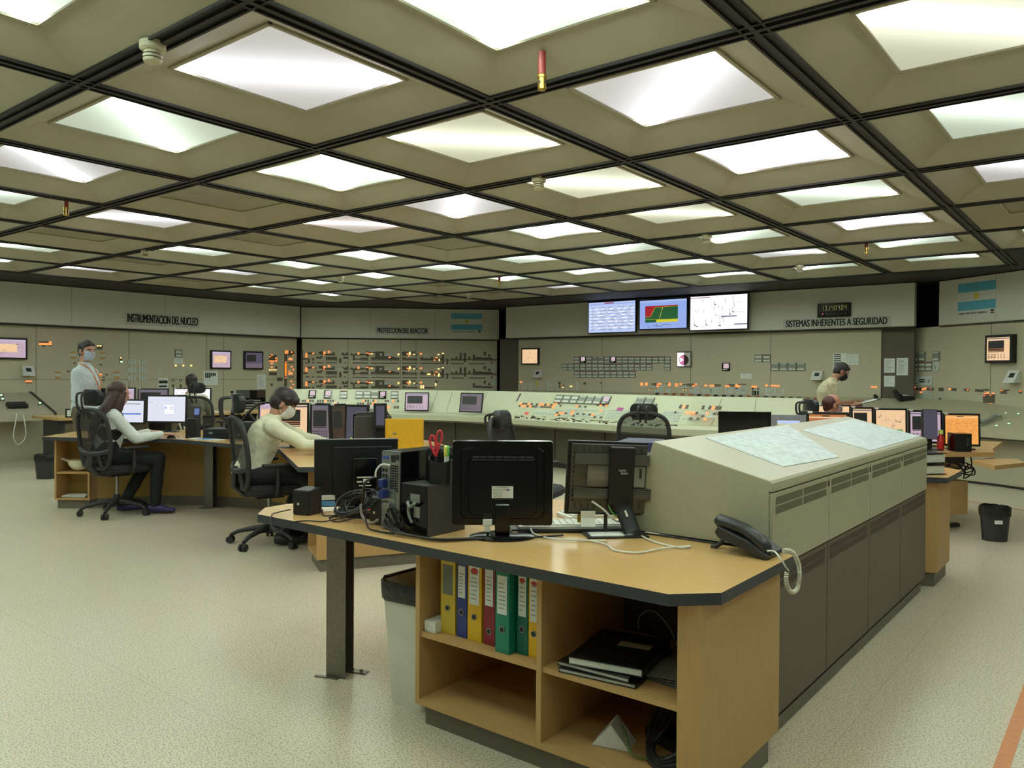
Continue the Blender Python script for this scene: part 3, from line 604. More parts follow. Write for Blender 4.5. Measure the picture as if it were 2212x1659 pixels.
def sign(P, r, body, label):
    x0, x1, z0, z1 = P.rect(*r); c = P.M() @ Vector(((x0+x1)/2, 0, (z0+z1)/2)); rz = math.atan2(P.ex.y, P.ex.x)
    t = thing('wall_sign', label, 'sign', c, rz, 'system name signs on the fascia'); w_, h = x1-x0, z1-z0
    MB().box(-w_/2, w_/2, -.006, 0, -h/2, h/2).build('plate', mat('sign_plate', (190, 190, 178), .4), t)
    text(body, 'lettering', m_ink, t, (0, -.0075, 0), h*.95, w_*.94, PI/2, 0, h*.022)
sign(BLL, (270, 679, 431, 705), 'INSTRUMENTACION DEL NUCLEO', 'white sign reading INSTRUMENTACION DEL NUCLEO on the left fascia')
sign(BLC, (811, 707, 927, 723), 'PROTECCION DEL REACTOR', 'sign reading PROTECCION DEL REACTOR on the corner fascia')
sign(BLB, (1692, 686, 1924, 708), 'SISTEMAS INHERENTES A SEGURIDAD', 'white sign reading SISTEMAS INHERENTES A SEGURIDAD below the clock')
m_sky = mat('flag_light_blue', (96, 176, 205), .6); m_fw = mat('flag_white', (214, 216, 208), .6); m_sun = mat('flag_sun_yellow', (214, 196, 40), .6)
def flag(P, r, label):
    x0, x1, z0, z1 = P.rect(*r); c = P.M() @ Vector(((x0+x1)/2, 0, (z0+z1)/2)); t = thing('flag_poster', label, 'poster', c, math.atan2(P.ex.y, P.ex.x), 'light blue and white flag posters'); w_, h = x1-x0, z1-z0; f0 = -h/2+h*.17; fh = (h/2-f0)/3
    MB().box(-w_/2, w_/2, -.003, 0, -h/2, h/2).build('sheet', m_fw, t)
    mb = MB()
    for k in (0, 2): mb.box(-w_/2+.006, w_/2-.006, -.0042, -.003, f0+k*fh, f0+(k+1)*fh-.002)
    mb.build('stripe', m_sky, t)
    s_ = MB().cyl((0, -.0042, f0+1.5*fh), (0, -.0055, f0+1.5*fh), fh*.27, None, 0, 24)
    for k in range(16): a = k*PI/8; s_.add([(math.cos(a-.1)*fh*.25, -.0045, f0+1.5*fh+math.sin(a-.1)*fh*.25), (math.cos(a)*fh*.4, -.0045, f0+1.5*fh+math.sin(a)*fh*.4), (math.cos(a+.1)*fh*.25, -.0045, f0+1.5*fh+math.sin(a+.1)*fh*.25)], [(0, 1, 2)])
    s_.build('sun_emblem', m_sun, t)
    o = text('ENERGIA LIMPIA PARA EL DESARROLLO', 'caption', m_ink, t, (-w_*.09, -.004, -h/2+h*.075), h*.075, .74*w_, PI/2, 0, .0006)
    MB().ell((w_*.41, -.004, -h/2+h*.115), (.03, .001, .018)).box(w_*.41-.028, w_*.41+.028, -.0042, -.003, -h/2+h*.025, -h/2+h*.055).build('logo', mat('logo_dark', (84, 62, 66), .6), t)
flag(BLC, (974, 677, 1042, 720), 'flag poster on the corner fascia beside the reactor protection sign'); flag(BLR, (2069, 609, 2152, 681), 'large flag poster on the fascia at the right edge')
# --- digital clock
x0, x1, z0, z1 = BLB.rect(1767, 655, 1839, 685); c = BLB.M() @ Vector(((x0+x1)/2, 0, (z0+z1)/2)); t = thing('digital_clock', 'black digital wall clock above the safety systems sign', 'clock', c, WB.rz); w_, h = x1-x0, z1-z0
MB().box(-w_/2, w_/2, -.03, 0, -h/2, h/2).build('case', m_gloss, t)
mb = MB(); m_lcd = emit('clock_digit_olive', (176, 170, 96), .55); a, b_, c_, d_ = -w_*.43, w_*.43, h*.4, -h*.05
for r in [(a, b_, c_-.006, c_), (a, b_, d_, d_+.006), (a, a+.006, d_, c_), (b_-.006, b_, d_, c_), (-.003, .003, d_, c_)]: mb.box(r[0], r[1], -.032, -.03, r[2], r[3])
mb.build('display_frame', mat('clock_frame_grey', (120, 118, 98), .5), t)
SEG = {'0': 'abcdef', '1': 'bc', '3': 'abcdg', '4': 'bcfg'}; mb = MB(); dw = w_*.058; dh = h*.3
for i, ch in enumerate('13140404'):
    cx_ = a+.03+dw*.5+i*(b_-a-.04)/8; cz = (c_+d_)/2; th = .0045
    G = {'a': (-dw/2, dw/2, dh/2-th, dh/2), 'd': (-dw/2, dw/2, -dh/2, -dh/2+th), 'g': (-dw/2, dw/2, -th/2, th/2), 'b': (dw/2-th, dw/2, 0, dh/2), 'c': (dw/2-th, dw/2, -dh/2, 0), 'f': (-dw/2, -dw/2+th, 0, dh/2), 'e': (-dw/2, -dw/2+th, -dh/2, 0)}
    for g in SEG[ch]: r = G[g]; mb.box(cx_+r[0], cx_+r[1], -.0325, -.03, cz+r[2], cz+r[3])
for i in (2, 6): mb.box(a+.03+i*(b_-a-.04)/8-.005, a+.03+i*(b_-a-.04)/8+.004, -.0325, -.03, d_+.012, d_+.022)
mb.build('digit', m_lcd, t); MB().ell((-w_*.34, -.03, -h*.25), .009).build('status_light', emit('led_red', (255, 70, 110), 2), t)
mb = MB()
for k in range(6): mb.box(-w_*.24+k*w_*.11, -w_*.24+k*w_*.11+w_*.05, -.032, -.03, -h*.28, -h*.255)
mb.build('button', m_recg, t)
# --- papers taped to the panels
def paper(P, r, label, lines=9, dark=None, body=m_paper):
    x0, x1, z0, z1 = P.rect(*r); c = P.M() @ Vector(((x0+x1)/2, 0, (z0+z1)/2)); rz = math.atan2(P.ex.y, P.ex.x); w_, h = x1-x0, z1-z0; rs = random.Random(int(r[0]*7))
    mb = MB().box(-w_/2, w_/2, -.004, -.0012, -h/2, h/2, 0)
    for i in range(lines):
        z = h/2-h*(.12+.8*i/lines); mb.box(-w_*.38, w_*rs.uniform(.0, .4), -.0046, -.0038, z-h*.02, z+h*.004, 1)
    for q in (dark or []): mb.box(-w_/2+q[0]*w_, -w_/2+q[2]*w_, -.0052, -.0038, h/2-q[3]*h, h/2-q[1]*h, 2)
    o = mb.build('notice_sheet', [body, mat('printed_grey', (150, 152, 148), .8), mat('printed_dark', (38, 48, 38), .8)]); o.location = c; o.rotation_euler = (0, 0, rz); tag(o, label, 'paper notice', 'paper notices on the wall panels')
c6 = conv(1600, 560, .2767); c2 = conv(340, 700, .1447)
paper(PLL, c2((690, 700, 900, 912)), 'notice with green bars below the left pair of wall screens', 3, [(.1+.13*k, .14, .2+.13*k, .5 if k < 3 else .36) for k in range(6)])
paper(PLL, c2((1487, 752, 1618, 968)), 'tall notice left of the orange annunciators', 10); paper(PLL, c2((248, 505, 380, 592)), 'small notice under the single chart recorder on left wall', 4)
paper(PLL, c2((14, 803, 158, 1000)), 'notice with two dark bars above the left monitors', 3, [(.05, .2, .95, .42), (.05, .58, .9, .72)])
paper(PLB, c6((722, 735, 828, 870)), 'tall white card with dark bars behind the standing man', 0, [(.06, .04+.12*k, .58, .1+.12*k) for k in range(6)]); paper(PLB, c6((832, 742, 920, 824)), 'notice right of the tall card with dark bars', 6)
paper(PLB, c6((0, 893, 86, 932)), 'small pale notice under the small black recorder', 4)
xo = WB.loc(1903, 780)[0]
paper(wpl(WB, -.03), c6((1120, 774, 1204, 886)), 'upper left notice on the dark column', 8); paper(wpl(WB, -.03), c6((1217, 770, 1307, 906)), 'upper right notice on the dark column', 10); paper(wpl(WB, -.03), c6((1120, 910, 1204, 994)), 'lower notice on the dark column', 7)
# --- wedge shaped thermostat boxes
def wedge(P, r, label, rec=(.3, .3, .75, .7)):
    x0, x1, z0, z1 = P.rect(*r); c = P.M() @ Vector(((x0+x1)/2, 0, z0)); w_, h = x1-x0, z1-z0; t = thing('wall_terminal', label, 'wall device', c, math.atan2(P.ex.y, P.ex.x), 'sloped wall terminals')
    MB().extr([(0, 0), (0, h), (-.03, h), (-.14, 0)], -w_/2, w_/2).build('housing', m_white, t, bevel=.004)
    sl = Matrix.Translation((0, -.03-.11*.5, h*.5)) @ Matrix.Rotation(math.atan2(.11, h), 4, 'X') if False else None
    f = lambda k: (-.141+.11*k-.0, h*k); mb = MB(); a0, a1 = f(.42), f(.78)
    mb.add([(-w_*.2, a0[0]-.001, a0[1]), (w_*.25, a0[0]-.001, a0[1]), (w_*.25, a1[0]-.001, a1[1]), (-w_*.2, a1[0]-.001, a1[1]), (-w_*.2, a0[0]+.004, a0[1]), (w_*.25, a0[0]+.004, a0[1]), (w_*.25, a1[0]+.004, a1[1]), (-w_*.2, a1[0]+.004, a1[1])], [(0, 1, 2, 3), (7, 6, 5, 4), (0, 4, 5, 1), (1, 5, 6, 2), (2, 6, 7, 3), (3, 7, 4, 0)])
    mb.build('display', m_dgrey, t)
wedge(PLL, (45, 790, 70, 812), 'sloped white terminal below the large left wall screen'); wedge(PLB, (1158, 799, 1172, 816), 'sloped white terminal under the small square screen'); wedge(PLB, (1756, 801, 1778, 821), 'sloped white terminal beside the standing man with clipboard'); wedge(PLR, (2182, 800, 2206, 827), 'sloped white terminal at the right edge')
# --- warning rotor sign
x0, x1, z0, z1 = PLB.rect(1464.5, 758.5, 1495, 792.5); c = PLB.M() @ Vector(((x0+x1)/2, -.012, (z0+z1)/2)); w_, h = x1-x0, z1-z0
t = thing('warning_lamp', 'square white lamp with a pink and black disc on the back wall', 'warning lamp', c, 0)
MB().box(-w_/2, w_/2, -.02, 0, -h/2, h/2).build('housing', mat('lamp_housing_olive', (110, 112, 96), .5), t)
mb = MB().box(-w_*.47, 0, -.03, -.02, -h*.45, h*.4, 0).box(0, w_*.42, -.03, -.02, -h*.42, h*.4, 1)
mb.loft([(0, -.03, -.02), (0, -.034, -.02)], [w_*.33]*2, (1, 0, 0), 2, 32)
for a0, a1, k in [(PI*.5, PI*.8, 3), (PI*.8, PI*1.15, 0), (PI*1.15, PI*1.5, 3)]:
    vs = [(0, -.0345, -.02)]+[(w_*.29*math.cos(a0+(a1-a0)*i/8), -.0345, -.02+w_*.29*math.sin(a0+(a1-a0)*i/8)) for i in range(9)]; mb.add(vs, [(0, i+1, i+2) for i in range(8)], k)
mb.build('lit_face', [emit('lamp_face_white', (255, 246, 250), 1.3), m_white, mat('disc_dark_red', (66, 34, 40), .4), emit('lamp_pink', (232, 120, 176), .9)], t)
# ================================================================ consoles
def offs(P, d):
    out = []
    for i in range(len(P)):
        ns = []
        for j in (i-1, i):
            if 0 <= j < len(P)-1:
                t = (Vector(P[j+1])-Vector(P[j])).normalized(); ns.append(Vector((-t.y, t.x)))
        n = sum(ns, Vector((0, 0))).normalized(); n = n/max(.5, n.dot(ns[0])); out.append(Vector(P[i])+n*d)
    return out
def sweep(P, prof, mids, ends=True):       # prof: (offset away from the operator, z)
    mb = MB(); n = len(prof); rows = [offs(P, o) for o, z in prof]
    vs = [(rows[k][i].x, rows[k][i].y, prof[k][1]) for i in range(len(P)) for k in range(n)]
    for k in range(n):
        k2 = (k+1) % n
        mb.add(vs, [], 0) if not mb.v else None
        for i in range(len(P)-1):
            mb.f.append((i*n+k, i*n+k2, (i+1)*n+k2, (i+1)*n+k)); mb.m.append(mids[k])
    if ends: mb.f += [tuple(range(n))[::-1], tuple((len(P)-1)*n+k for k in range(n))]; mb.m += [mids[-1]]*2
    # make the normals consistent
    return mb
def fixn(o):
    bm = bmesh.new(); bm.from_mesh(o.data); bmesh.ops.recalc_face_normals(bm, faces=bm.faces[:]); bm.to_mesh(o.data); bm.free(); return o
def slope(P, i, o0, z0, o1, z1):
    a, b = offs(P, o0)[i], offs(P, o0)[i+1]; c = offs(P, o1)[i]
    ex = Vector((b.x-a.x, b.y-a.y, 0)).normalized(); nn = Vector((-ex.y, ex.x, 0)); return Pl((a.x, a.y, z0), ex, nn*(o1-o0)+Vector((0, 0, z1-z0)))
# middle console
MP = [(-11.2, 8.0), (-9.95, 9.25), (-9.0, 9.55), (-8.0, 9.66), (-4.72, 9.25), (-3.2, 9.7)]
t = thing('control_console', 'long pale green angled console with sloped instrument face across the middle of the room', 'control console', (-8, 9.9, 0))
m_face = mat('console_face_pale', (196, 198, 168), .5, 0, .03, 40)
fixn(sweep(MP, [(0, .655), (0, .735), (.58, .755), (.58, .70), (.06, .655)], [0, 0, 0, 0, 0]).build('worktop', [m_cons], t, root=t))
fixn(sweep(MP, [(.56, .757), (.84, 1.13), (.98, 1.135), (1.12, 1.05), (1.12, .0), (.9, .0), (.9, .757)], [0, 1, 1, 1, 1, 1, 1]).build('instrument_face', [m_face, m_cons], t, root=t))
fixn(sweep(MP, [(.44, .02), (.44, .66), (.88, .66), (.88, .02)], [0]*4).build('front_panel', [m_consb], t, root=t))
fixn(sweep(MP, [(.02, .63), (.02, .654), (.44, .654), (.44, .63)], [0]*4).build('underside_rail', [mat('console_rail_brown', (120, 112, 96), .5)], t, root=t))
fixn(sweep(MP, [(.43, .0), (.43, .07), (.46, .07), (.46, .0)], [0]*4).build('kick_strip', [m_dark], t, root=t))
mb = MB()
for i, fr_ in [(0, .35), (0, .7), (1, 0), (2, 0), (3, 0), (3, .3), (3, .6), (4, 0)]:
    a, b = offs(MP, .437)[i], offs(MP, .437)[i+1]; p = a.lerp(b, fr_); mb.box(p.x-.006, p.x+.006, p.y-.006, p.y+.006, .08, .62)
mb.build('panel_joint', [m_dark], t, root=t)
F0, F1, F2, F3, F4 = [slope(MP, i, .56, .757, .84, 1.13) for i in range(5)]
mb = MB()
for P_, us in ((F1, (937, 970)), (F2, (1043,)), (F3, (1556,)), (F4, (1632,))):
    for u in us: x = P_.loc(u, 870)[0]; mb.box(x-.003, x+.003, -.0015, .001, .02, .45, 0, P_.M())
mb.build('panel_seam', m_seam, t, root=t)
cv3 = conv(590, 820, .14014)
for r, st in [((545, 172, 665, 292), 3), ((783, 172, 905, 295), 3), ((1025, 178, 1145, 295), 1), ((1270, 180, 1385, 295), 0), ((1390, 180, 1505, 295), 0), ((1508, 182, 1622, 297), 2), ((1628, 182, 1745, 300), 3), ((1812, 185, 1928, 300), 0)]: recorder(F0, cv3(r), t, st)
c4 = conv(860, 820, .1808)
for k in range(4): recorder(F3, c4((1052+k*80, 165, 1130+k*80, 262)), t, 0)
recorder(F3, c4((1368, 172, 1455, 270)), t, 3)
c5 = conv(1060, 600, .2713)
for k in range(6): recorder(F3, c5((514+k*62, 936+k*2.4, 575+k*62, 1000+k*2.4)), t, 0 if k < 3 else 2)
recorder(F3, c5((886, 945, 952, 1015)), t, 3); recorder(F3, c5((1158, 955, 1228, 1020)), t, 2); recorder(F3, c5((1230, 957, 1300, 1020)), t, 2)
LS = [m_tile, m_orange, m_tilew, m_key]
keyfield(F0, (645, 864, 862, 875), t, 'button_group', 40, 2, .45, .2, 1, .3)
keyfield(F0, (645, 877, 862, 890), t, 'button_group', 34, 2, .5, .15, 2, .8)
keyfield(F3, (1058, 870, 1200, 880), t, 'button_group', 24, 2, .6, .35, 4, .1)
keyfield(F3, (1057, 881, 1105, 891), t, 'button_group', 8, 1, .9, .1, 5, 1)
keyfield(F3, (1130, 881, 1196, 896), t, 'button_group', 9, 2, .75, .1, 6, .9)
keyfield(F3, (1196, 872, 1320, 881), t, 'button_group', 20, 2, .55, .3, 8, .15)
keyfield(F3, (1194, 883, 1306, 902), t, 'button_group', 17, 4, .9, .1, 9, .85)
keyfield(F3, (1309, 885, 1382, 908), t, 'button_group', 12, 4, .92, .02, 10, .97)
keyfield(F3, (1380, 874, 1560, 884), t, 'button_group', 26, 1, .3, .3, 12, .2)
keyfield(F3, (1428, 888, 1470, 912), t, 'button_group', 7, 4, .92, .03, 13, .95)
keyfield(F3, (1474, 890, 1552, 915), t, 'button_group', 10, 4, .5, .12, 14, .6)
mb = MB()
for r in [(1133.5, 891, 1142, 895)]: pbox(mb, F3, r, .008, 0)
pbox(mb, F3, (1333, 881, 1346, 888), .008, 1)
mb.build('numeric_display', [emit('display_red', (220, 50, 60), 1.), emit('display_magenta', (176, 44, 130), .8)], t, root=t)
# small switches on the worktop
rs = random.Random(11); sw = MB(); W3 = slope(MP, 3, 0, .736, .58, .7561); W2 = slope(MP, 1, 0, .736, .58, .7561)
L_ = (Vector(MP[4])-Vector(MP[3])).length
for k in range(90):
    x = .15+k/90*(L_-.3)+rs.uniform(-.02, .02); z = rs.uniform(.12, .5); kk = rs.choice([0, 0, 1, 2]); d = rs.uniform(.004, .016)
    sw.box(x, x+rs.uniform(.02, .07), -d, .001, z, z+rs.uniform(.012, .03), kk, W3.M())
pieces(sw, [m_dgrey, m_tilew, mat('bench_tag_tan', (150, 128, 96), .5)], t, name='bench_switch')
for k in range(14): x = .4+k*.2; p = W3.M() @ Vector((x, 0, .1+.05*(k % 3))); q = W3.M() @ Vector((x, -.02, .1+.05*(k % 3))); MB().cyl(p, q, .012, None, 0, 12).build('rotary_knob', m_gloss, t, True, root=t)
# back console against the far wall, and the right one
RP = [(-10.35, 12.3), (-2.9, 12.3), (-1.55, 11.78), (-1.08, 11.5), (1.2, 9.9)]
t = thing('control_console', 'beige desk console with phones running below the far wall to the right edge', 'control console', (-3, 12.6, 0))
m_cr = mat('console_beige_right', (176, 170, 142), .5, 0, .03, 40)
fixn(sweep(RP, [(0, .655), (0, .735), (.06, .75), (1.08, 1.09), (1.08, 0), (1.0, 0), (1.0, .9), (.06, .655)], [0]*8).build('sloped_desktop', [m_cr], t, root=t))
fixn(sweep(RP, [(.33, 0.02), (.33, .66), (.4, .66), (.4, .02)], [0]*4).build('front_panel', [m_panel], t, root=t)); fixn(sweep(RP, [(.325, 0), (.325, .03), (.4, .03), (.4, 0)], [0]*4).build('kick_strip', [m_dark], t, root=t))
fixn(sweep(RP, [(.03, .63), (.03, .654), (.33, .654), (.33, .63)], [0]*4).build('underside_rail', [m_consb], t, root=t))
G0, G1, G2, G3 = [slope(RP, i, .06, .75, 1.08, 1.09) for i in range(4)]
rs = random.Random(21); mb = MB(); cv = conv(1860, 780, .1808)
def toggles(P, pts):
    for (u, v) in pts:
        u, v = cv((u, v, u, v))[:2]; x, z = P.loc(u, v); M = P.M(); mb.box(x-.045, x+.045, -.004, 0, z-.012, z+.012, 0, M); mb.box(x-.02, x+.02, -.02, 0, z-.009, z+.009, 1, M); mb.box(x-.012, x+.012, -.026, -.018, z-.004, z+.012, 2, M)
toggles(G2, [(690, 540), (710, 490), (740, 505), (770, 485), (640, 490), (655, 465), (860, 525), (870, 545), (930, 495), (1000, 525), (1030, 515), (1050, 515), (1070, 515), (555, 550), (580, 530), (620, 520), (800, 540), (960, 480)])
toggles(G3, [(1190, 545), (1230, 530), (1330, 548), (1355, 532), (1510, 628), (1590, 630), (1640, 570), (1680, 550), (1700, 570), (1730, 640), (1660, 550), (1820, 580), (1880, 648), (1770, 765), (1620, 790), (1090, 560), (1150, 700), (1060, 640)])
pieces(mb, [m_recg, m_metal, m_greenl], t, 3, name='toggle_switch')
mb = MB()
for k in range(22): u = 1420+k*18; x, z = G0.loc(u, 852+k*.6); mb.box(x-.03, x+.03, -.03, 0, z-.02, z+.02, rs.choice([0, 1]), G0.M())
pieces(mb, [m_dgrey, mat('lever_orange_brown', (170, 104, 60), .5)], t, name='lever')
# left console
LPth = [(-13.4, 1.2), (-13.4, 5.33)]
t = thing('control_console', 'beige console end with a dark edge at the far left wall', 'control console', (-13.7, 3.5, 0))
# operator stands on the +x side, so the path runs the other way
LP2 = [(-13.4, 1.2), (-13.4, 5.33)]
fixn(sweep(LP2, [(0, .655), (0, .76), (.93, 1.07), (.93, 0), (.85, 0), (.85, .9), (.06, .66)], [0]*7).build('sloped_desktop', [mat('console_beige_left', (172, 166, 142), .5)], t, root=t))
fixn(sweep([(-13.4, 5.33), (-13.4, 5.365)], [(-.02, .6), (-.02, .77), (.95, 1.09), (.99, 1.07), (.03, .745), (.03, .64)], [0]*6).build('edge_trim', [m_dgrey], t, root=t))
fixn(sweep(LP2, [(.45, 0), (.45, .66), (.52, .66), (.52, 0)], [0]*4).build('front_panel', [m_panel], t, root=t))
G5 = slope(LP2, 0, 0, .76, .93, 1.07); mb = MB()
for u, v in [(2, 858), (5, 866), (86, 875)]: x, z = G5.loc(u, v); mb.box(x-.03, x+.03, -.03, 0, z-.02, z+.02, 0, G5.M()); mb.ell(G5.M() @ Vector((x, -.035, z)), .016, 1)
mb.build('indicator_lamp_group', [m_metal, m_greenl], t, root=t)
# handset box with hanging cord on the left console
x, z = G5.loc(40, 880); M = G5.M() @ Matrix.Translation((x, 0, z)); t = thing('handset_box', 'dark padded handset lying on the left console with a hanging cream cord', 'handset', M.translation, 0)
MB().box(-.16, .12, -.07, 0, -.07, .09, 0, M).build('body', m_black, t, bevel=.02, root=t)
pts = [aty(u, v, 0) if False else atx(u, v, -13.37) for u, v in [(36, 893), (33, 915), (29, 940), (33, 955), (40, 960), (50, 953), (56, 940), (54, 915), (49, 896)]]
MB().tube(pts, .009, 0, 8, 6).build('cord', m_white, t, True, root=t)
flush()
# ================================================================ desks and cabinets
def desktop(name, poly, z1, label, cat='desk', th=.038, edge=m_edge, top=m_wood, root=None, pname='desktop'):
    mb = MB(); n = len(poly); a = sum(poly[i][0]*poly[(i+1) % n][1]-poly[(i+1) % n][0]*poly[i][1] for i in range(n))
    if a < 0: poly = poly[::-1]
    mb.prism(poly, z1-th, z1, 0, 1); return mb.build(pname, [top, edge], root, root=root)
def hbeam(x, y, rz, z1, root, fz=.0):
    mb = MB(); M = Matrix.Translation((x, y, 0)) @ Matrix.Rotation(rz, 4, 'Z')
    mb.box(-.05, .05, -.04, -.036, 0, z1, 0, M).box(-.05, .05, .036, .04, 0, z1, 0, M).box(-.004, .004, -.036, .036, 0, z1, 0, M)
    mb.box(-.1, .02, -.06, -.042, 0, .006, 0, M); mb.box(-.02, .11, .041, .08, 0, .006, 0, M); mb.extr([(.041, .004), (.08, .004), (.041, .035)], .03, .036, 0, M)
    p = M @ Vector((.08, .06, .006)); mb.cyl(p, p+Vector((0, 0, .01)), .008, None, 0, 8)
    return mb.build('leg', m_steel, root, root=root)
# --- near desk, wrapping round the beige cabinet
t = thing('workstation_desk', 'near C-shaped beech desk with slate edge wrapped around the beige cabinet', 'desk', (-1.7, 2.6, 0))
poly = [(-3.27, 2.2), (-1.12, 2.2), (-1.0, 2.32), (-1.0, 2.985), (-1.74, 2.985), (-1.74, 5.87), (-1.2, 5.87), (-.985, 5.95), (-.985, 6.5), (-1.12, 6.64), (-3.2, 6.64), (-3.42, 6.4), (-3.1, 5.9), (-2.8, 5.75), (-2.4, 5.3), (-2.4, 3.55), (-2.75, 3.1), (-3.15, 2.95), (-3.41, 2.47), (-3.40, 2.33)]
desktop('d', poly, .75, '', root=t)
hbeam(-2.93, 2.42, .35, .712, t)
# the shelf unit under the near desk
t = thing('shelf_unit', 'open beech shelf unit with four compartments under the near desk', 'shelf unit', (-1.65, 2.5, 0))
xL, xM, xR, yF, yB, zt = -2.285, -1.665, -1.045, 2.275, 2.87, .711; th = .022
MB().box(xL, xL+th, yF, yB-.02, .085, zt).build('side_panel', m_woodv, t, root=t)
MB().box(xR-.08, xR, yF, yB+.09, .085, zt).build('side_panel', m_woodv, t, root=t)
MB().box(xM-th/2, xM+th/2, yF, yB-.015, .107, zt).build('divider', m_woodv, t, root=t)
MB().box(xL+th, xR-.08, yF-.002, yB-.02, .085, .107).build('bottom_board', m_woodv, t, root=t)
MB().box(xL+th, xM-th/2, yF+.01, yB-.03, .357, .377).build('shelf', m_woodv, t, root=t)
MB().box(xM+th/2, xR-.08, yF+.01, yB-.03, .357, .377).build('shelf', m_woodv, t, root=t)
MB().box(xL+th, xM-th/2, yB-.03, yB-.018, .107, zt).build('back_panel', m_woodv, t, root=t)
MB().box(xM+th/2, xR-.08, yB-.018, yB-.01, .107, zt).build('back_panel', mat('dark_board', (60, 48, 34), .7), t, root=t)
MB().box(xL+.03, xR-.005, yF+.03, yB, 0, .085).build('plinth', m_kick, t, root=t)
# --- far end cabinet of that desk
t = thing('desk_cabinet', 'beech end cabinet behind the long beige cabinet at right', 'cabinet', (-1.35, 6.15, 0))
MB().prism([(-1.9, 5.9), (-1.2, 5.9), (-1.045, 5.97), (-1.045, 6.42), (-1.9, 6.42)], .1, .711).build('carcass', m_woodv, t, root=t)
MB().prism([(-1.88, 5.93), (-1.21, 5.93), (-1.065, 5.99), (-1.065, 6.4), (-1.88, 6.4)], 0, .1).build('plinth', m_kick, t, root=t)
# --- beige sloped cabinet
t = thing('equipment_cabinet', 'long beige cabinet with a sloping roof and vented olive lower doors', 'cabinet', (-1.3, 4.1, 0))
X0, X1, Y0, Y1 = -1.09, -1.605, 3.0, 5.85; XL = -1.72
prof = [(XL, .755), (X1, 1.142), (X0-.012, 1.018), (X0-.003, 1.008), (X0, .992), (X0, .975), (X0-.015, .975), (X0-.015, .755)]
def exy(mb, poly, a, b, m=0):
    n = len(poly); vs = [(x, a, z) for x, z in poly]+[(x, b, z) for x, z in poly]
    mb.add(vs, [tuple(range(n)), tuple(range(n, 2*n))[::-1]]+[(i, n+i, n+(i+1) % n, (i+1) % n) for i in range(n)], m); return mb
fixn(exy(MB(), prof, Y0, Y1).build('housing', m_slab, t, bevel=.004, root=t))
MB().box(XL+.02, X0-.012, Y0+.005, Y1, .11, .7).build('lower_carcass', m_slabl, t, root=t)
MB().box(XL+.1, X0-.04, Y0+.02, Y1-.02, 0, .06).box(XL+.1, X0-.06, Y0+.02, Y1-.02, .06, .11).build('plinth', m_dark, t, root=t)
MB().box(X0-.03, X0-.022, Y0+.02, Y1-.05, .0, .055).build('kick_rail', m_kick, t, root=t)
m_vent = perforated('vent_grille_olive', (118, 114, 92), (84, 80, 64), 160, .35); m_vent2 = perforated('vent_grille_brown', (66, 50, 42), (40, 32, 28), 160, .35)
n_ = 4; pw = (Y1-Y0-.0)/n_
for k in range(n_):
    a, b = Y0+k*pw+.004, Y0+(k+1)*pw-.004
    for lo in (0, 1):
        z0, z1 = (.675, .97) if not lo else (.085, .668)
        d = MB().box(X0-.015, X0-.001+lo*-.004, a, b, z0, z1).build('door' if lo else 'upper_panel', m_slab if not lo else m_slabl, t, bevel=.003, root=t)
        vb = MB(); x_ = X0-.0012-lo*.004
        for i in range(2):
            for j in range(2):
                ya = a+.03+i*(pw-.06)/2; vb.box(x_, x_+.0008, ya, ya+(pw-.09)/2, z1-.048-j*.036, z1-.018-j*.036)
        vb.build('vent_grille', m_vent if not lo else m_vent2, d, root=t)
    MB().box(X0-.001, X0+.003, b-.012, b-.004, .925, .95).build('lock', m_dark, t, root=t)
# drawings on the sloping roof
RS = Pl((X1, 0, 1.142), (0, 1, 0), Vector((X1-(X0-.012), 0, 1.142-1.018)))
def drawing(pix, label, tint, yellow=None):
    pts = []
    for u, v in pix: x, z = RS.loc(u, v); z = min(max(z, -.505), -.02); pts.append((x, z))
    M = RS.M(); mb = MB(); vs = [M @ Vector((x, -.0025, z)) for x, z in pts]+[M @ Vector((x, -.0005, z)) for x, z in pts]; n = 4
    mb.add(vs, [(0, 1, 2, 3), (7, 6, 5, 4)]+[(i, i+4, (i+1) % 4+4, (i+1) % 4) for i in range(4)])
    o = fixn(mb.build('drawing_sheet', [tint])); return tag(o, label, 'drawing sheet', 'large drawings on the beige cabinet')
m_draw = mat('blueprint_pale', (184, 195, 192), .5, 0, .14, 26)
drawing([(1525, 947), (1685, 914), (1812, 988), (1692, 1009)], 'pale blue drawing sheet on the near half of the beige cabinet roof', m_draw)
drawing([(1730, 930), (1842, 906), (1988, 943), (1880, 974)], 'pale blue drawing sheet on the far half of the beige cabinet roof', m_draw)
# --- left curved desk with its cabinets
t = thing('workstation_desk', 'curved beech desk with slate edge where the left group works', 'desk', (-6.5, 4.4, 0))
poly = [(-8.83, 3.40), (-8.40, 3.58), (-7.63, 4.13), (-7.35, 4.16), (-6.6, 4.22), (-5.95, 4.22), (-4.69, 3.49), (-4.58, 3.59), (-3.95, 4.45), (-4.35, 5.05), (-5.6, 5.75), (-7.4, 5.75), (-8.6, 5.0), (-9.35, 3.95)]
desktop('d', poly, .75, '', root=t); hbeam(-7.62, 4.56, .5, .712, t)
mb = MB(); mp_ = [(-8.50, 3.80), (-8.12, 4.37), (-7.76, 4.66), (-7.2, 4.86), (-6.6, 4.86), (-5.7, 4.6), (-4.95, 4.1)]
for i in range(len(mp_)-1):
    a, b = Vector(mp_[i]), Vector(mp_[i+1]); n = Vector((-(b-a).y, (b-a).x)).normalized()*.02; mb.prism([tuple(a), tuple(b), tuple(b+n), tuple(a+n)], .1, .712, 0)
    mb.prism([tuple(a+n*.3), tuple(b+n*.3), tuple(b+n), tuple(a+n)], 0, .1, 1)
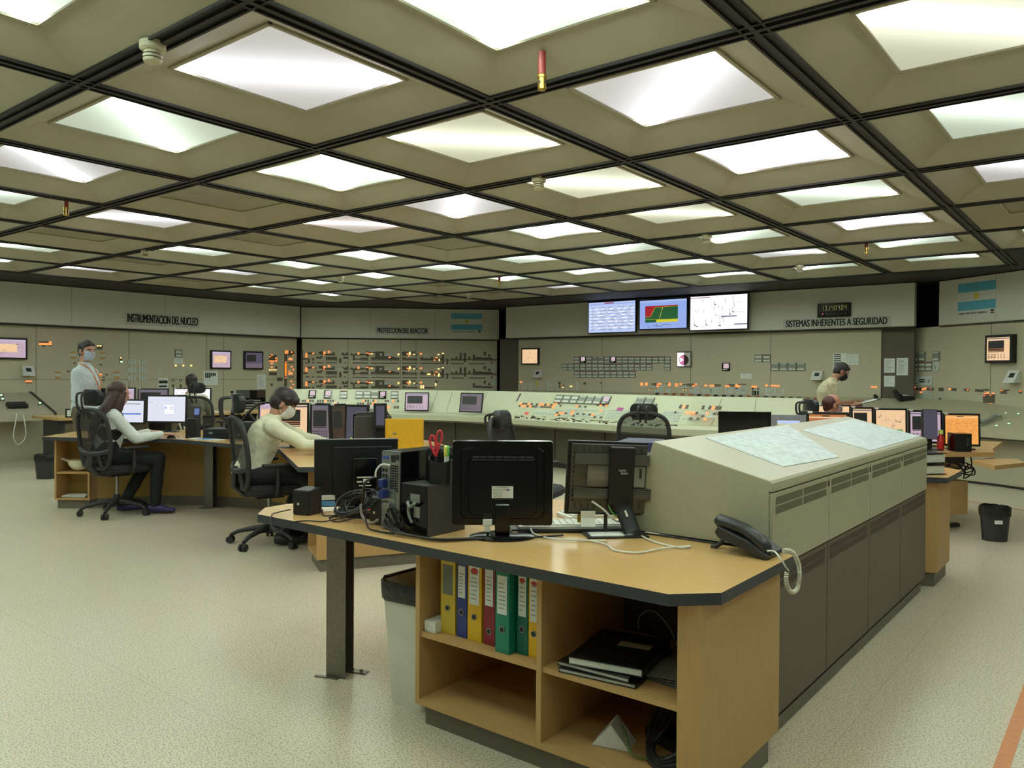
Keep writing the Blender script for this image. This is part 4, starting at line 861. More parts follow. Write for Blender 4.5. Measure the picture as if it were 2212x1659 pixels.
mb.build('modesty_panel', [m_woodd, m_kick], t, root=t)
def cabinet(origin, rz, w_, d, label, shelves=(.4,), front='open', name='shelf_unit'):
    t = thing(name, label, 'shelf unit', (origin[0], origin[1], 0), rz); th = .02
    MB().box(0, th, 0, d, .09, .711).build('side_panel', m_woodv, t); MB().box(w_-th, w_, 0, d, .09, .711).build('side_panel', m_woodv, t)
    MB().box(th, w_-th, 0, d, .09, .11).build('bottom_board', m_woodv, t); MB().box(th, w_-th, d-.015, d, .11, .711).build('back_panel', m_woodd, t)
    for z in shelves: MB().box(th, w_-th, .01, d-.015, z-.01, z+.01).build('shelf', m_woodv, t)
    MB().box(.02, w_-.02, .025, d, 0, .09).build('plinth', m_kick, t); return t
a = Vector((-8.79, 3.50)); b = Vector((-8.44, 3.76)); dv = (b-a); cabinet(a, math.atan2(dv.y, dv.x), .37, .25, 'open beech shelf unit with a white helmet at the left end of the curved desk', (.37,))
a = Vector((-4.93, 3.76)); b = Vector((-4.56, 3.555)); dv = b-a
t = cabinet(a, math.atan2(dv.y, dv.x), .42, .78, 'beech cabinet under the corner of the curved desk, behind the seated man', (), name='desk_cabinet')
MB().box(.4, .421, -.001, .78, .09, .711).build('side_panel', m_woodv, t)
# --- back left desk under the wall
t = thing('workstation_desk', 'beech desk in the background at left carrying a row of screens', 'desk', (-12.5, 6.4, 0))
desktop('d', [(-12.15, 4.9), (-12.0, 7.0), (-12.05, 8.35), (-13.0, 8.35), (-13.1, 4.9)], .75, '', top=wood('beech_laminate_far', (206, 172, 112), 'Y', .3), edge=m_woodv, root=t)
mb = MB().box(-12.9, -12.86, 5.0, 8.2, 0, .71); mb.build('back_panel', m_panel, t, root=t)
for y in (5.0, 6.6, 8.2): MB().box(-12.9, -12.25, y-.02, y+.02, 0, .71).build('leg', m_dgrey, t, root=t)
MB().box(-12.3, -12.2, 4.9, 8.2, .66, .71).build('cable_tray', m_black, t, root=t)
# --- right adjustable desk
wood('beech_pedestal', (186, 152, 98), 'Z', .5)
t = thing('workstation_desk', 'beech operator desk with dangling cables at the right', 'desk', (-1.4, 8.3, 0))
p1 = atz(1960, 979, .75); p2 = atz(2148, 977, .75); dr = Vector((.785, .62)); 
desktop('d', [(p1.x-.25, p1.y-.2), (p2.x, p2.y), (p2.x-.06, p2.y+.35), (-1.1, 9.7), (-3.1, 9.75), (-3.0, 9.15), (-2.05, 9.0), (-1.9, 8.25)], .75, '', th=.04, edge=m_woodv, root=t)
a = Vector((p1.x, p1.y)); b = Vector((p2.x, p2.y)); dd = (b-a).normalized(); nn = Vector((-dd.y, dd.x))
mb = MB(); q0 = a+nn*.12; q1 = b+nn*.12-dd*.2; mb.prism([tuple(q0), tuple(q1), tuple(q1+nn*.04), tuple(q0+nn*.04)], .64, .708); mb.build('cable_tray', m_black, t, root=t)
q0 = atz(2072, 1140, 0); M = Matrix.Translation((-1.42, 8.25, 0)) @ Matrix.Rotation(math.atan2(dd.y, dd.x), 4, 'Z')
MB().box(-.25, .24, -.05, .35, .15, .46, 0, M).build('pedestal', MAT['beech_pedestal'], t, root=t); MB().box(.1, .36, .2, .3, .47, .6, 0, M).build('bracket', MAT['beech_pedestal'], t, root=t)
MB().box(-.05, .05, .1, .2, .03, .71, 0, M).box(-.45, .3, .12, .18, 0, .035, 0, M).build('leg', m_dgrey, t, root=t)
mb = MB(); rs = random.Random(5)
for k in range(9):
    pts = [M @ Vector((rs.uniform(-.3, .3), -.02, .68)), M @ Vector((rs.uniform(-.3, .3), -.08, .58)), M @ Vector((rs.uniform(-.25, .3), -.08, rs.uniform(.48, .54))), M @ Vector((rs.uniform(-.2, .3), -.03, .62)), M @ Vector((rs.uniform(-.2, .3), .02, .68))]
    mb.tube(pts, .006, 0, 6, 5)
mb.build('cable_bundle', m_black, t, True, root=t)
s0, s1, s2 = atz(2100, 994, .69), atz(2149, 1006, .69), atz(2216, 999, .69)
desktop('d', [(s0.x, s0.y), (s1.x, s1.y), (s2.x, s2.y), (s2.x-.1, s2.y+.3), (s0.x+.1, s0.y+.35)], .69, '', th=.035, edge=m_woodv, root=t, pname='side_shelf')
# ================================================================ things on the near shelves
def binder(x, w_, col, label, h=.315, d=.285, y=2.335, lab=(.42, .9), hole=.3, labcol=m_paper, logo=False, lift=.3775, tilt=0):
    t = thing('ring_binder', label, 'binder', (x+w_/2, y, lift), tilt, 'ring binders on the near shelf'); m = mat('binder_'+col[0], col[1], .45, 0, .04, 50)
    mb = MB().box(-w_/2, -w_/2+.003, .002, d, 0, h).box(w_/2-.003, w_/2, .002, d, 0, h).box(-w_/2, w_/2, 0, .004, 0, h)
    mb.build('cover', m, t, bevel=.001)
    MB().box(-w_/2+.008, w_/2-.01, .02, d-.015, .008, h-.02).build('page_block', mat('page_edges', (196, 192, 176), .8), t)
    lb = MB().box(-w_*.36, w_*.34, -.0012, .0, h*lab[0], h*lab[1], 0)
    if labcol is m_paper:
        rs = random.Random(int(x*1000))
        for k in range(7): z = h*(lab[1]-.1-(lab[1]-lab[0]-.12)*k/7); lb.box(-w_*.25, w_*rs.uniform(0, .25), -.0018, -.001, z, z+.0025, 1)
    lb.build('spine_label', [labcol, mat('print_light', (120, 124, 120), .8)], t)
    if logo:
        g = MB().loft([(0, -.0012, h*(lab[1]-.06)), (0, -.0022, h*(lab[1]-.06))], [(w_*.26, w_*.17)]*2, (1, 0, 0), 0, 24); g.build('logo', mat('logo_red', (178, 50, 48), .5), t)
    r = MB(); 
    r.loft([(0, -.0035, h*hole), (0, .001, h*hole)], [.0125, .0125], (1, 0, 0), 0, 24); r.loft([(0, -.0040, h*hole), (0, .0, h*hole)], [.0100, .0100], (1, 0, 0), 1, 24)
    r.build('finger_ring', [m_metal, m_black], t, True); return t
def xat(u, y=2.335): return aty(u, 1300, y).x
Bs = [(952, 983, ('yellow_dull', (206, 176, 58)), 'dull yellow binder with a grey spine label, leftmost on the shelf', dict(labcol=mat('label_grey', (112, 118, 104), .5), lab=(.5, .88), hole=.33)),
 (987, 1008, ('blue', (44, 62, 132)), 'blue binder between two yellow ones', dict(lab=(.5, .9), hole=.32)),
 (1010, 1040, ('yellow', (222, 178, 32)), 'yellow binder with a red oval logo beside the blue one', dict(logo=True, lab=(.45, .93), hole=.3)),
 (1045, 1069, ('red', (138, 30, 44)), 'dark red binder in the middle of the shelf', dict(lab=(.48, .93), hole=.17)),
 (1070, 1100, ('green', (16, 122, 98)), 'green binder right of the red one, pulled forward', dict(lab=(.46, .92), hole=.28, y=2.30)),
 (1117, 1140, ('green_dark', (18, 100, 80)), 'dark green binder with a red oval logo', dict(logo=True, lab=(.45, .94), hole=.3)),
 (1142, 1166, ('yellow_bright', (226, 176, 20)), 'bright yellow binder against the shelf divider', dict(logo=True, lab=(.42, .93), hole=.28))]
for u0, u1, col, lab, kw in Bs:
    y = kw.pop('y', 2.335); x = xat(u0, y); binder(x, max(.04, xat(u1, y)-x), col, lab, y=y, **kw)
# two flat white boxes left of the binders
x = xL+th+.004
for k in range(2): tag(MB().box(x, x+.062-.001, 2.30, 2.42, .3775+k*.0225, .3995+k*.0225).build('small_box', m_white, bevel=.001), ('upper' if k else 'lower')+' small white box stacked left of the yellow binder', 'box', 'two small white boxes')
# notebooks
m_cover = mat('notebook_black', (16, 16, 17), .35); 
def book(cx, cy, z, w_, d, h, rz, label):
    t = thing('notebook', label, 'notebook', (cx, cy, z), rz, 'stack of black notebooks'); 
    MB().box(-w_/2, w_/2, -d/2, d/2, 0, .003).box(-w_/2, w_/2, -d/2, d/2, h-.003, h).box(w_/2-.003, w_/2, -d/2, d/2, 0, h).build('cover', m_cover, t); MB().box(-w_/2+.004, w_/2-.004, -d/2+.004, d/2-.004, .003, h-.003).build('page_block', m_recw, t); return t
b0 = book(-1.46, 2.475, .3775, .29, .36, .016, .12, 'bottom black notebook of the stack on the right shelf'); b1 = book(-1.465, 2.475, .394, .28, .35, .016, .05, 'middle black notebook of the stack on the right shelf'); b2 = book(-1.45, 2.48, .4105, .27, .34, .028, .2, 'top black notebook with a pale label on the right shelf')
MB().box(-.02, .1, .02, .07, .028, .0288).build('cover_label', mat('label_olive', (150, 148, 124), .7), b2)
# plastic sleeve pile
m_sl = mat('clear_plastic_sleeve', (150, 150, 140), .2); m_sl.node_tree.nodes['Principled BSDF'].inputs['Alpha'].default_value = .75
t = MB(); rs = random.Random(2)
for k in range(4): t.box(-.14, .14, -.15, .15, .378+k*.006, .379+k*.006, 0, Matrix.Translation((-1.285+.01*k, 2.56, 0)) @ Matrix.Rotation(.1*k-.1, 4, 'Z'))
for v in range(len(t.v)): x_, y_, z_ = t.v[v]; t.v[v] = (min(x_, xR-.085), y_, z_)
tag(t.build('plastic_sleeves', m_sl), 'clear plastic sleeves lying on the right shelf', 'plastic sleeves')
# phone socket wedge, cables and adapter in the lower right compartment
t = thing('socket_box', 'white wedge shaped socket box on the cabinet floor', 'socket box', (-1.45, 2.44, .1075), 1.85)
MB().extr([(-.07, 0), (.07, 0), (.0, .085)], -.05, .05).build('housing', m_white, t, bevel=.003)
MB().box(.0505, .0525, -.03, -.012, .02, .04).box(.0505, .0525, .01, .028, .02, .04).build('socket', m_dark, t)
mb = MB().tube([(-1.42, 2.44, .18), (-1.38, 2.40, .17), (-1.34, 2.37, .13), (-1.28, 2.40, .116), (-1.22, 2.45, .118)], .004, 0, 8, 6); tag(mb.build('socket_cable', mat('cable_green', (84, 110, 60), .5), None, True), 'thin green cable plugged into the white socket box', 'cable')
mb = MB()
for k in range(4): mb.tube([(-1.30+.02*k, 2.62, .34-.02*k), (-1.33+.02*k, 2.5, .2), (-1.29, 2.4+.01*k, .122+.008*k), (-1.22, 2.36, .118+.01*k), (-1.15, 2.37+.02*k, .13+.02*k), (-1.135, 2.5, .16+.02*k)], .009, 0, 8, 6)
tag(mb.build('cable_bundle', m_black, None, True), 'thick black cables looped in the lower right compartment', 'cable')
tag(MB().box(-.09, .09, -.05, .05, 0, .045, 0, Matrix.Translation((-1.28, 2.56, .1078)) @ Matrix.Rotation(-.3, 4, 'Z')).build('power_adapter', m_black, bevel=.005), 'black power adapter lying at the back of the lower right compartment', 'power adapter')
t = thing('power_strip', 'white upright power module behind the notebooks', 'power strip', (-1.20, 2.66, .3775), .2); MB().box(-.035, .035, 0, .05, 0, .2).build('body', mat('ivory_plastic', (170, 166, 140), .5), t, bevel=.004)
MB().box(-.012, -.003, -.001, .001, .05, .07).box(.004, .013, -.001, .001, .05, .07).build('socket', m_dark, t)
tag(MB().tube([(-1.5, 2.72, .38), (-1.5, 2.7, .48), (-1.43, 2.68, .53), (-1.36, 2.68, .48), (-1.33, 2.70, .4)], .0025, 0, 6, 8).build('thin_cable', m_recg, None, True), 'thin grey cable arching behind the notebooks', 'cable')
# ================================================================ waste bins
def bag_rim(path, z0, z1, name, root, m, seed=0, out=.012):
    rs = random.Random(seed); mb = MB(); n = len(path); c = sum((Vector(p) for p in path), Vector((0, 0)))/n; vs = []
    rows = [(z0, 1.0+out*2), ((z0+z1)/2, 1.0+out*3.2), (z1, 1.0+out*2.4), (z1+.004, .97), (z1-.12, .9)]
    for z, s in rows:
        for p in path:
            v = c+(Vector(p)-c)*(s+rs.uniform(-.02, .02)); vs.append((v.x, v.y, z+rs.uniform(-.008, .008)))
    fs = [(r*n+i, r*n+(i+1) % n, (r+1)*n+(i+1) % n, (r+1)*n+i) for r in range(len(rows)-1) for i in range(n)]
    mb.add(vs, fs); mb.f.append(tuple((len(rows)-1)*n+i for i in range(n))); mb.m.append(0); return mb.build(name, m, root, True)
m_bag = mat('black_bin_bag', (24, 24, 25), .32, 0, .2, 30, bump=.5)
def rrect(w_, d, r, n=5):
    out = []
    for cx, cy, a0 in ((w_/2-r, d/2-r, 0), (-w_/2+r, d/2-r, PI/2), (-w_/2+r, -d/2+r, PI), (w_/2-r, -d/2+r, 1.5*PI)):
        for k in range(n+1): a = a0+PI/2*k/n; out.append((cx+r*math.cos(a), cy+r*math.sin(a)))
    return out
def bin_(loc, rz, w0, d0, w1, d1, h, m, label, r=.04, seed=0, lbl=False):
    t = thing('waste_bin', label, 'waste bin', loc, rz); a, b = rrect(w0, d0, r), rrect(w1, d1, r); n = len(a); mb = MB()
    ai = [(x*.93, y*.93) for x, y in b]
    vs = [(x, y, 0) for x, y in a]+[(x, y, h) for x, y in b]+[(x, y, h) for x, y in ai]+[(x*.9, y*.9, .02) for x, y in a]
    fs = [(k*n+i, k*n+(i+1) % n, (k+1)*n+(i+1) % n, (k+1)*n+i) for k in range(3) for i in range(n)]+[tuple(range(n))[::-1], tuple(range(3*n, 4*n))]
    mb.add(vs, fs); mb.build('body', m, t, True); bag_rim(b, h-.075, h+.006, 'bag', t, m_bag, seed)
    if lbl: MB().box(-.06, .0, -d1/2-.012, -d1/2+.002, h-.13, h-.1).build('sticker', m_paper, t)
    return t
bin_((-2.43, 2.50, 0), .0, .215, .28, .27, .34, .53, mat('bin_cream', (206, 204, 190), .4, 0, .04, 8), 'cream waste bin with a black bag beside the near shelf unit', .04, 1)
pR = atz(2150, 1172, 0); bin_((pR.x-.02, pR.y+.12, 0), .62, .2, .19, .235, .22, .29, m_dgrey, 'round black waste bin with a bag on the floor at the right', .1, 2, True)
pL = atz(91, 1036, 0); bin_((pL.x-.1, pL.y+.1, 0), .62, .24, .22, .28, .26, .31, m_dgrey, 'dark waste bin behind the left desk', .1, 3)
# ================================================================ screens
E_ = lambda n, c, s=.9: emit('screen_'+n, c, s)
SCR = dict(white=E_('white', (228, 232, 246)), pink=E_('pink', (214, 186, 204), .75), purple=E_('purple', (134, 118, 130), .6), peach=E_('peach', (246, 206, 160)), orange=E_('orange', (250, 172, 84)), dorange=E_('dark_orange', (196, 120, 66), .8), blue=E_('blue', (150, 176, 240)), lblue=E_('light_blue', (190, 208, 250)),
           line=E_('line_grey', (120, 124, 150), .6), dark=E_('plot_dark', (46, 46, 44), .4), red=E_('red', (176, 28, 40), .8), green=E_('green', (28, 100, 50), .7), yellow=E_('yellow', (214, 206, 40), .9), bright=E_('bright', (250, 250, 255), 1.), brown=E_('brown', (92, 66, 48), .45), bar=E_('bar_blue', (70, 120, 220), .8),
           off=m_gloss, ink=E_('ink', (70, 60, 70), .4), lgreen=E_('soft_green', (60, 190, 90), .8), cream=E_('cream', (226, 218, 160), .7), violet=E_('violet', (92, 88, 108), .55))
def screen(w_, h, style, seed=0):
    """screen content in the plane y=0 facing -y, x centred, z from 0"""
    mb = MB(); names = []; rs = random.Random(seed)
    def k(n):
        if n not in names: names.append(n)
        return names.index(n)
    lv = [0]
    def R(x0, z0, x1, z1, n, l=1):
        mb.box(-w_/2+x0*w_, -w_/2+x1*w_, -.0006*(l+1), 0, z0*h, z1*h, k(n))
    bg = {'trend': 'pink', 'trend_orange': 'peach', 'trend_purple': 'purple', 'trend_brown': 'brown', 'list_blue': 'lblue', 'chart': 'blue', 'mimic': 'bright', 'mimic_peach': 'peach', 'doc': 'white', 'form': 'white', 'off': 'off', 'list_orange': 'orange', 'list_dorange': 'dorange', 'violet': 'violet', 'hmi': 'cream', 'mimic_map': 'pink', 'purple_window': 'pink', 'side': 'violet', 'mimic_green': 'peach'}[style]
    R(0, 0, 1, 1, bg, 0)
    if style in ('trend', 'trend_orange', 'trend_purple', 'trend_brown'):
        R(.06, .4, .76, .86, 'dark'); R(.0, .93, 1, .97, 'line' if style != 'trend_brown' else 'dark')
        R(.06, .36, .76, .385, 'ink')
        for i in range(6):
            for j in range(3): R(.05+i*.13+(.05 if i > 2 else 0), .1+j*.07, .05+i*.13+.09, .1+j*.07+.03, 'ink')
        if style == 'trend_orange': R(.06, .5, .76, .52, 'dorange', 2); R(.06, .44, .76, .455, 'dorange', 2)
        if style == 'trend': R(.06, .74, .76, .75, 'green', 2)
    elif style in ('list_blue', 'list_orange', 'list_dorange'):
        n = 15
        for i in range(n):
            z = .08+.78*i/n
            if style == 'list_blue' and i % 2: R(.03, z, .97, z+.03, 'bright')
            x = .06
            while x < .9: L = rs.uniform(.05, .16); R(x, z+.008, min(.95, x+L), z+.02, 'line' if style == 'list_blue' else 'dorange' if style == 'list_orange' else 'brown', 2); x += L+rs.uniform(.02, .14)
        R(0, .92, 1, .95, 'blue' if style == 'list_blue' else 'peach'); R(.35, .95, .55, .98, 'red' if style == 'list_blue' else 'brown', 2)
    elif style == 'chart':
        R(.12, .22, .82, .8, 'green')
        q = lambda x, z: (-w_/2+x*w_, -.0022, z*h)
        mb.add([q(.12, .8), q(.12, .42), q(.22, .42), q(.26, .5), q(.33, .74), q(.82, .76), q(.82, .8)], [(0, 1, 2, 3, 4, 5, 6)[::-1]][:1], k('red')); R(.36, .22, .82, .32, 'yellow', 2)
        yl = k('yellow')
        for a, b in [((.12, .42), (.22, .42)), ((.22, .42), (.26, .5)), ((.26, .5), (.33, .74)), ((.33, .74), (.82, .76)), ((.43, .34), (.5, .74)), ((.12, .33), (.36, .33))]:
            d = Vector((b[0]-a[0], 0, b[1]-a[1])); n = Vector((-d.z, 0, d.x)).normalized()*.005; mb.add([q(a[0]+n.x, a[1]+n.z), q(b[0]+n.x, b[1]+n.z), q(b[0]-n.x, b[1]-n.z), q(a[0]-n.x, a[1]-n.z)], [(0, 1, 2, 3)], yl)
        for i in range(12): R(.14+rs.random()*.5, .04+.13*(i/12), .2+rs.random()*.5, .05+.13*(i/12), 'ink')
        R(.0, .94, 1, .97, 'lblue')
    elif style in ('mimic', 'mimic_peach', 'mimic_map', 'mimic_green'):
        if style == 'mimic_map': R(.1, .3, .8, .75, 'peach')
        for i in range(26):
            x, z = rs.uniform(.05, .85), rs.uniform(.08, .85); L = rs.uniform(.04, .2)
            if rs.random() < .5: R(x, z, min(.97, x+L), z+.006, 'line' if style != 'mimic_peach' else 'dorange', 2)
            else: R(x, z, x+.005, min(.95, z+L), 'line' if style != 'mimic_peach' else 'dorange', 2)
            if rs.random() < .3: R(x, z, x+.035, z+.025, 'red' if style == 'mimic' and rs.random() < .3 else 'ink', 2)
        if style == 'mimic': R(.78, .12, 1, .15, 'line'); R(.0, .95, .35, .965, 'red', 2); R(.55, .36, .82, .39, 'line', 2)
        if style == 'mimic_green': R(.68, .05, .9, .32, 'lgreen', 2); R(.15, .05, .6, .12, 'ink', 2)
        if style == 'mimic_map': R(0, .93, 1, .96, 'lblue')
    elif style == 'doc':
        R(.25, .0, .255, .9, 'lblue'); R(.43, .28, .72, .68, 'lblue'); R(.44, .29, .71, .67, 'bright', 2); R(.58, .57, .7, .585, 'line', 3); R(.58, .49, .7, .505, 'line', 3); R(.45, .5, .52, .6, 'lblue', 3); R(.03, .76, .12, .775, 'bar'); R(0, .86, 1, .87, 'lblue')
    elif style == 'form': R(.0, .84, .9, .87, 'ink'); R(0, .36, .92, .42, 'bar'); [R(.05, .1+i*.07, .7, .105+i*.07, 'lblue') for i in range(10)]
    elif style == 'violet': [R(.3, .2+i*.15, .9, .26+i*.15, 'line') for i in range(4)]
    elif style == 'hmi': R(0, .9, 1, 1, 'lblue'); R(.1, .5, .5, .52, 'line'); R(.3, .7, .8, .72, 'line')
    elif style == 'purple_window': R(0, 0, 1, 1, 'violet', 0); R(.05, .42, .62, .86, 'dark'); R(0, .0, 1, .3, 'purple')
    return mb, [SCR[n] for n in names]
def monitor(loc, rz, w_, h, style, label, z0=.1, bez=.02, tilt=.06, group=None, stand=True, case=None, seed=0, cat='monitor', name='monitor', thick=.04, tag_=False, portrait=False):
    """stands at loc; the screen faces local -y"""
    case = case or m_black; t = thing(name, label, cat, loc, rz, group); M = Matrix.Translation((0, 0, z0)) @ Matrix.Rotation(-tilt, 4, 'X')
    hb = MB().box(-w_/2, w_/2, -.012, thick*.35, 0, h, 0, M).box(-w_/2+bez, w_/2-bez, thick*.3, thick, h*.12, h*.9, 0, M); hb.build('housing', case, t, bevel=.004)
    mb, ms = screen(w_-2*bez, h-2*bez, style, seed); mb.xf(M @ Matrix.Translation((0, -.0125, bez))); mb.build('screen', ms, t)
    if tag_: MB().box(-w_/2+.01, -w_/2+.045, -.014, .0, h-.012, h+.006, 0, M).build('sticker', m_white, t)
    if stand:
        s = MB().box(-.035, .035, .03, .055, .006, z0+h*.5); s.loft([(0, .03, 0), (0, .03, .006), (0, .03, .012)], [(.13, .1), (.13, .1), (.1, .08)], (1, 0, 0), 0, 28); s.build('stand', case, t, bevel=.003)
    return t
def wallscreen(P, quad_r, style, label, cat='screen', bez=.014, depth=.05, tiltz=0, seed=0, group=None, name='wall_screen', bezm=None, off=0):
    x0, x1, z0, z1 = P.rect(*quad_r); c = P.M() @ Vector(((x0+x1)/2, 0, z0)); w_, h = x1-x0, z1-z0; t = thing(name, label, cat, c, math.atan2(P.ex.y, P.ex.x)+tiltz, group)
    MB().box(-w_/2, w_/2, -depth-off, -.002-off, 0, h).build('housing', bezm or m_black, t, bevel=.004)
    mb, ms = screen(w_-2*bez, h-2*bez, style, seed); mb.xf(Matrix.Translation((0, -depth-.0005-off, bez))); mb.build('screen', ms, t)
    if off: MB().box(-.05, .05, -off-.004, 0, h*.4, h*.6).build('wall_bracket', m_dark, t)
    return t
def tvp(off): return wpl(WB, .12+off)
# the three big screens on the back fascia
for (r, st, lab, sd) in [((1273, 650, 1377, 720), 'list_blue', 'large blue list screen, left of the three above the back wall', 1), ((1383, 645.5, 1488, 712), 'chart', 'large screen with red and green chart, middle of the three above the back wall', 2), ((1492, 636, 1619, 714), 'mimic', 'large white diagram screen, right of the three above the back wall', 3)]:
    wallscreen(tvp(.12), r, st, lab, 'screen', .02, .05, 0, sd, 'large screens above the back wall')
wallscreen(PLL, (-45, 729, 57, 776), 'mimic_map', 'large wall screen with a yellow plan cut by the left edge', seed=4, bez=.03)
wallscreen(PLL, (453, 757, 497, 797), 'mimic_map', 'square pinkish screen on the left wall, left of the pair', seed=5, group='pair of square wall screens', bez=.03)
wallscreen(PLL, (525, 759, 566, 798), 'purple_window', 'square purple screen on the left wall, right of the pair', seed=6, group='pair of square wall screens', bez=.03)
wallscreen(PLB, (1129, 752, 1166, 788), 'mimic_peach', 'small square screen with an orange plan at the left end of the back wall', seed=7, bez=.03)
wallscreen(PLR, (2138, 723.5, 2197, 784), 'trend_orange', 'square wall screen with a dark plot at the right edge', seed=8, bez=.035, depth=.09)
# two on the middle console
for (u0, v0, u1, v1), st, lab, sl in [((874, 847, 926, 888), 'trend', 'console monitor with a dark plot standing left on the pale console', 1), ((992, 848, 1041, 891), 'trend_purple', 'tilted console monitor with a dim pink page on the pale console', 2)]:
    P = Pl(aty((u0+u1)/2, v1, 9.74 if sl == 1 else 9.83), (.80, .60, 0) if sl == 1 else (.97, .25, 0), (0, 0, 1))
    x0, x1, z0, z1 = P.rect(u0, v0, u1, v1); c = P.M() @ Vector(((x0+x1)/2, 0, 0)); monitor((c.x, c.y, .757), math.atan2(P.ex.y, P.ex.x), x1-x0, (z1-z0), st, lab, z0=max(.01, c.z+z0-.757), stand=False, tilt=.2, seed=sl, group='monitors on the pale console')
# ---------------- row on the back left desk
def place(u0, v0, u1, v1, x, style, lab, face=None, ax='x', **k):
    p = (atx if ax == 'x' else aty)((u0+u1)/2, v1, x); yaw = face if face is not None else math.atan2(p.y, p.x)-PI/2
    P = Pl(p, (math.cos(yaw), math.sin(yaw), 0), (0, 0, 1)); x0, x1, z0, z1 = P.rect(u0, v0, u1, v1); dz = k.pop('desk', .75)
    c = P.M() @ Vector(((x0+x1)/2, 0, 0)); bot = k.pop('bot', None); zb = bot if bot is not None else p.z+z0-dz
    return monitor((c.x, c.y, dz), yaw, x1-x0, p.z+z1-dz-zb, style, lab, z0=zb, **k)
for i, (u0, u1, v0, st, lab) in enumerate([(206, 227, 838, 'off', 'dark narrow monitor at the left end of the back left row'), (230, 292, 837, 'mimic_map', 'monitor behind the woman with long hair in the back left row'), (297, 364, 839, 'trend_purple', 'monitor with a grey window in the middle of the back left row'), (374, 456, 838, 'mimic', 'white monitor in front of the man with the black cap of hair')]):
    place(u0, v0, u1, 878, -12.5, st, lab, face=.72, bot=.06, seed=20+i, group='monitors on the back left desk', tag_=True)
# ---------------- woman's desk
place(316, 853, 404, 913, -8.55, 'doc', 'large bright white monitor on the curved desk next to the woman', face=.62, seed=30, bot=.1)
place(240, 862, 314, 918, -9.0, 'form', 'white monitor with a blue bar half hidden by the woman', face=.62, seed=31, bot=.08)
# ---------------- man2's desk row
for (u0, v0, u1, v1, X, st, lab, f, b) in [(558, 868, 592, 900, -7.3, 'mimic_map', 'pinkish monitor behind the chair headrest of the seated man', .5, .1), (598, 870, 668, 940, -5.95, 'trend_orange', 'orange lit monitor in front of the seated man', .82, .06), (669, 871, 720, 942, -5.65, 'trend_purple', 'dim purple monitor right of the orange lit one', .72, .06), (714, 872, 749, 942, -5.35, 'trend_brown', 'narrow dark brown monitor between two purple ones', 1.6, .06),
    (744, 874, 796, 944, -5.15, 'violet', 'slanted violet monitor with pale bars beside the grey one', .45, .06), (807, 871, 836, 890, -4.6, 'side', 'small dark tablet screen behind the grey monitor', .9, .25)]:
    place(u0, v0, u1, v1, X, st, lab, face=f, bot=b, seed=int(u0), group='monitors on the curved desk', tag_=st in ('trend_purple', 'trend_brown'), stand=True)
# grey monitor seen from behind
t = place(768, 889, 836, 946, -4.75, 'off', 'dark grey monitor seen from behind beside the yellow folder', face=1.15+PI, bot=.07, case=mat('monitor_grey_back', (70, 69, 66), .55), seed=3)
# yellow binder standing on the desk
p = atz(862, 1100, .75); cx, cy = -4.47, 4.32
t = thing('ring_binder', 'large yellow binder standing on the curved desk', 'binder', (cx, cy, .7505), .66)
MB().box(-.135, .145, -.035, -.031, 0, .32).box(-.135, .145, .031, .035, 0, .32).box(-.145, -.135, -.035, .035, 0, .32).build('cover', mat('binder_amber', (224, 172, 34), .45), t, bevel=.002)
MB().box(-.13, .135, -.03, .03, .004, .31).build('page_block', mat('page_edges', (196, 192, 176), .8), t)
MB().box(-.1465, -.145, -.018, .018, .1, .3).build('spine_label', m_recw, t); MB().box(-.09, -.055, -.0365, -.035, .2, .212).build('clip', m_metal, t)
# ---------------- beyond the beige cabinet
place(1553, 889, 1667, 950, 5.95, 'off', 'black blank monitor left of the grey operator panel behind the beige cabinet', face=.62, ax='y', bot=.04, case=m_gloss, bez=.008)
place(1666, 896, 1741, 960, 6.1, 'hmi', 'grey framed operator panel with a pale yellow page', face=.5, ax='y', bot=.04, case=mat('hmi_grey_frame', (128, 132, 138), .4), bez=.045)
place(1742, 890, 1835, 965, 6.25, 'list_dorange', 'monitor with an orange brown page partly behind the beige cabinet', face=.45, ax='y', bot=.02, tag_=True)
place(1764, 874, 1838, 935, 9.35, 'mimic_peach', 'monitor behind the balding man showing only its left corner', face=.55, ax='y', bot=.05, tag_=True, seed=4)
for i, (u0, u1, v0, v1, Y, st, lab) in enumerate([(1838, 1887, 879, 950, 8.75, 'trend_orange', 'monitor with a dark plot right of the balding man'), (1888, 1960, 882, 960, 8.62, 'mimic_green', 'monitor with a green square and orange diagram'), (1962, 2036, 886, 968, 8.5, 'trend', 'monitor with a dark page behind the slim upright screen'), (2037, 2118, 893, 971, 8.4, 'list_orange', 'monitor with a bright orange list, rightmost of the right row')]):
    place(u0, v0, u1, v1, Y, st, lab, face=.60 if i < 3 else .5, ax='y', bot=.03, tag_=True, seed=40+i, group='row of monitors on the right operator desk')
place(1993, 884, 2025, 965, 8.1, 'side', 'slim dark upright screen turned away on the right operator desk', face=.62, ax='y', bot=.1, bez=.006)
# ================================================================ near desk devices
ZD = .7503
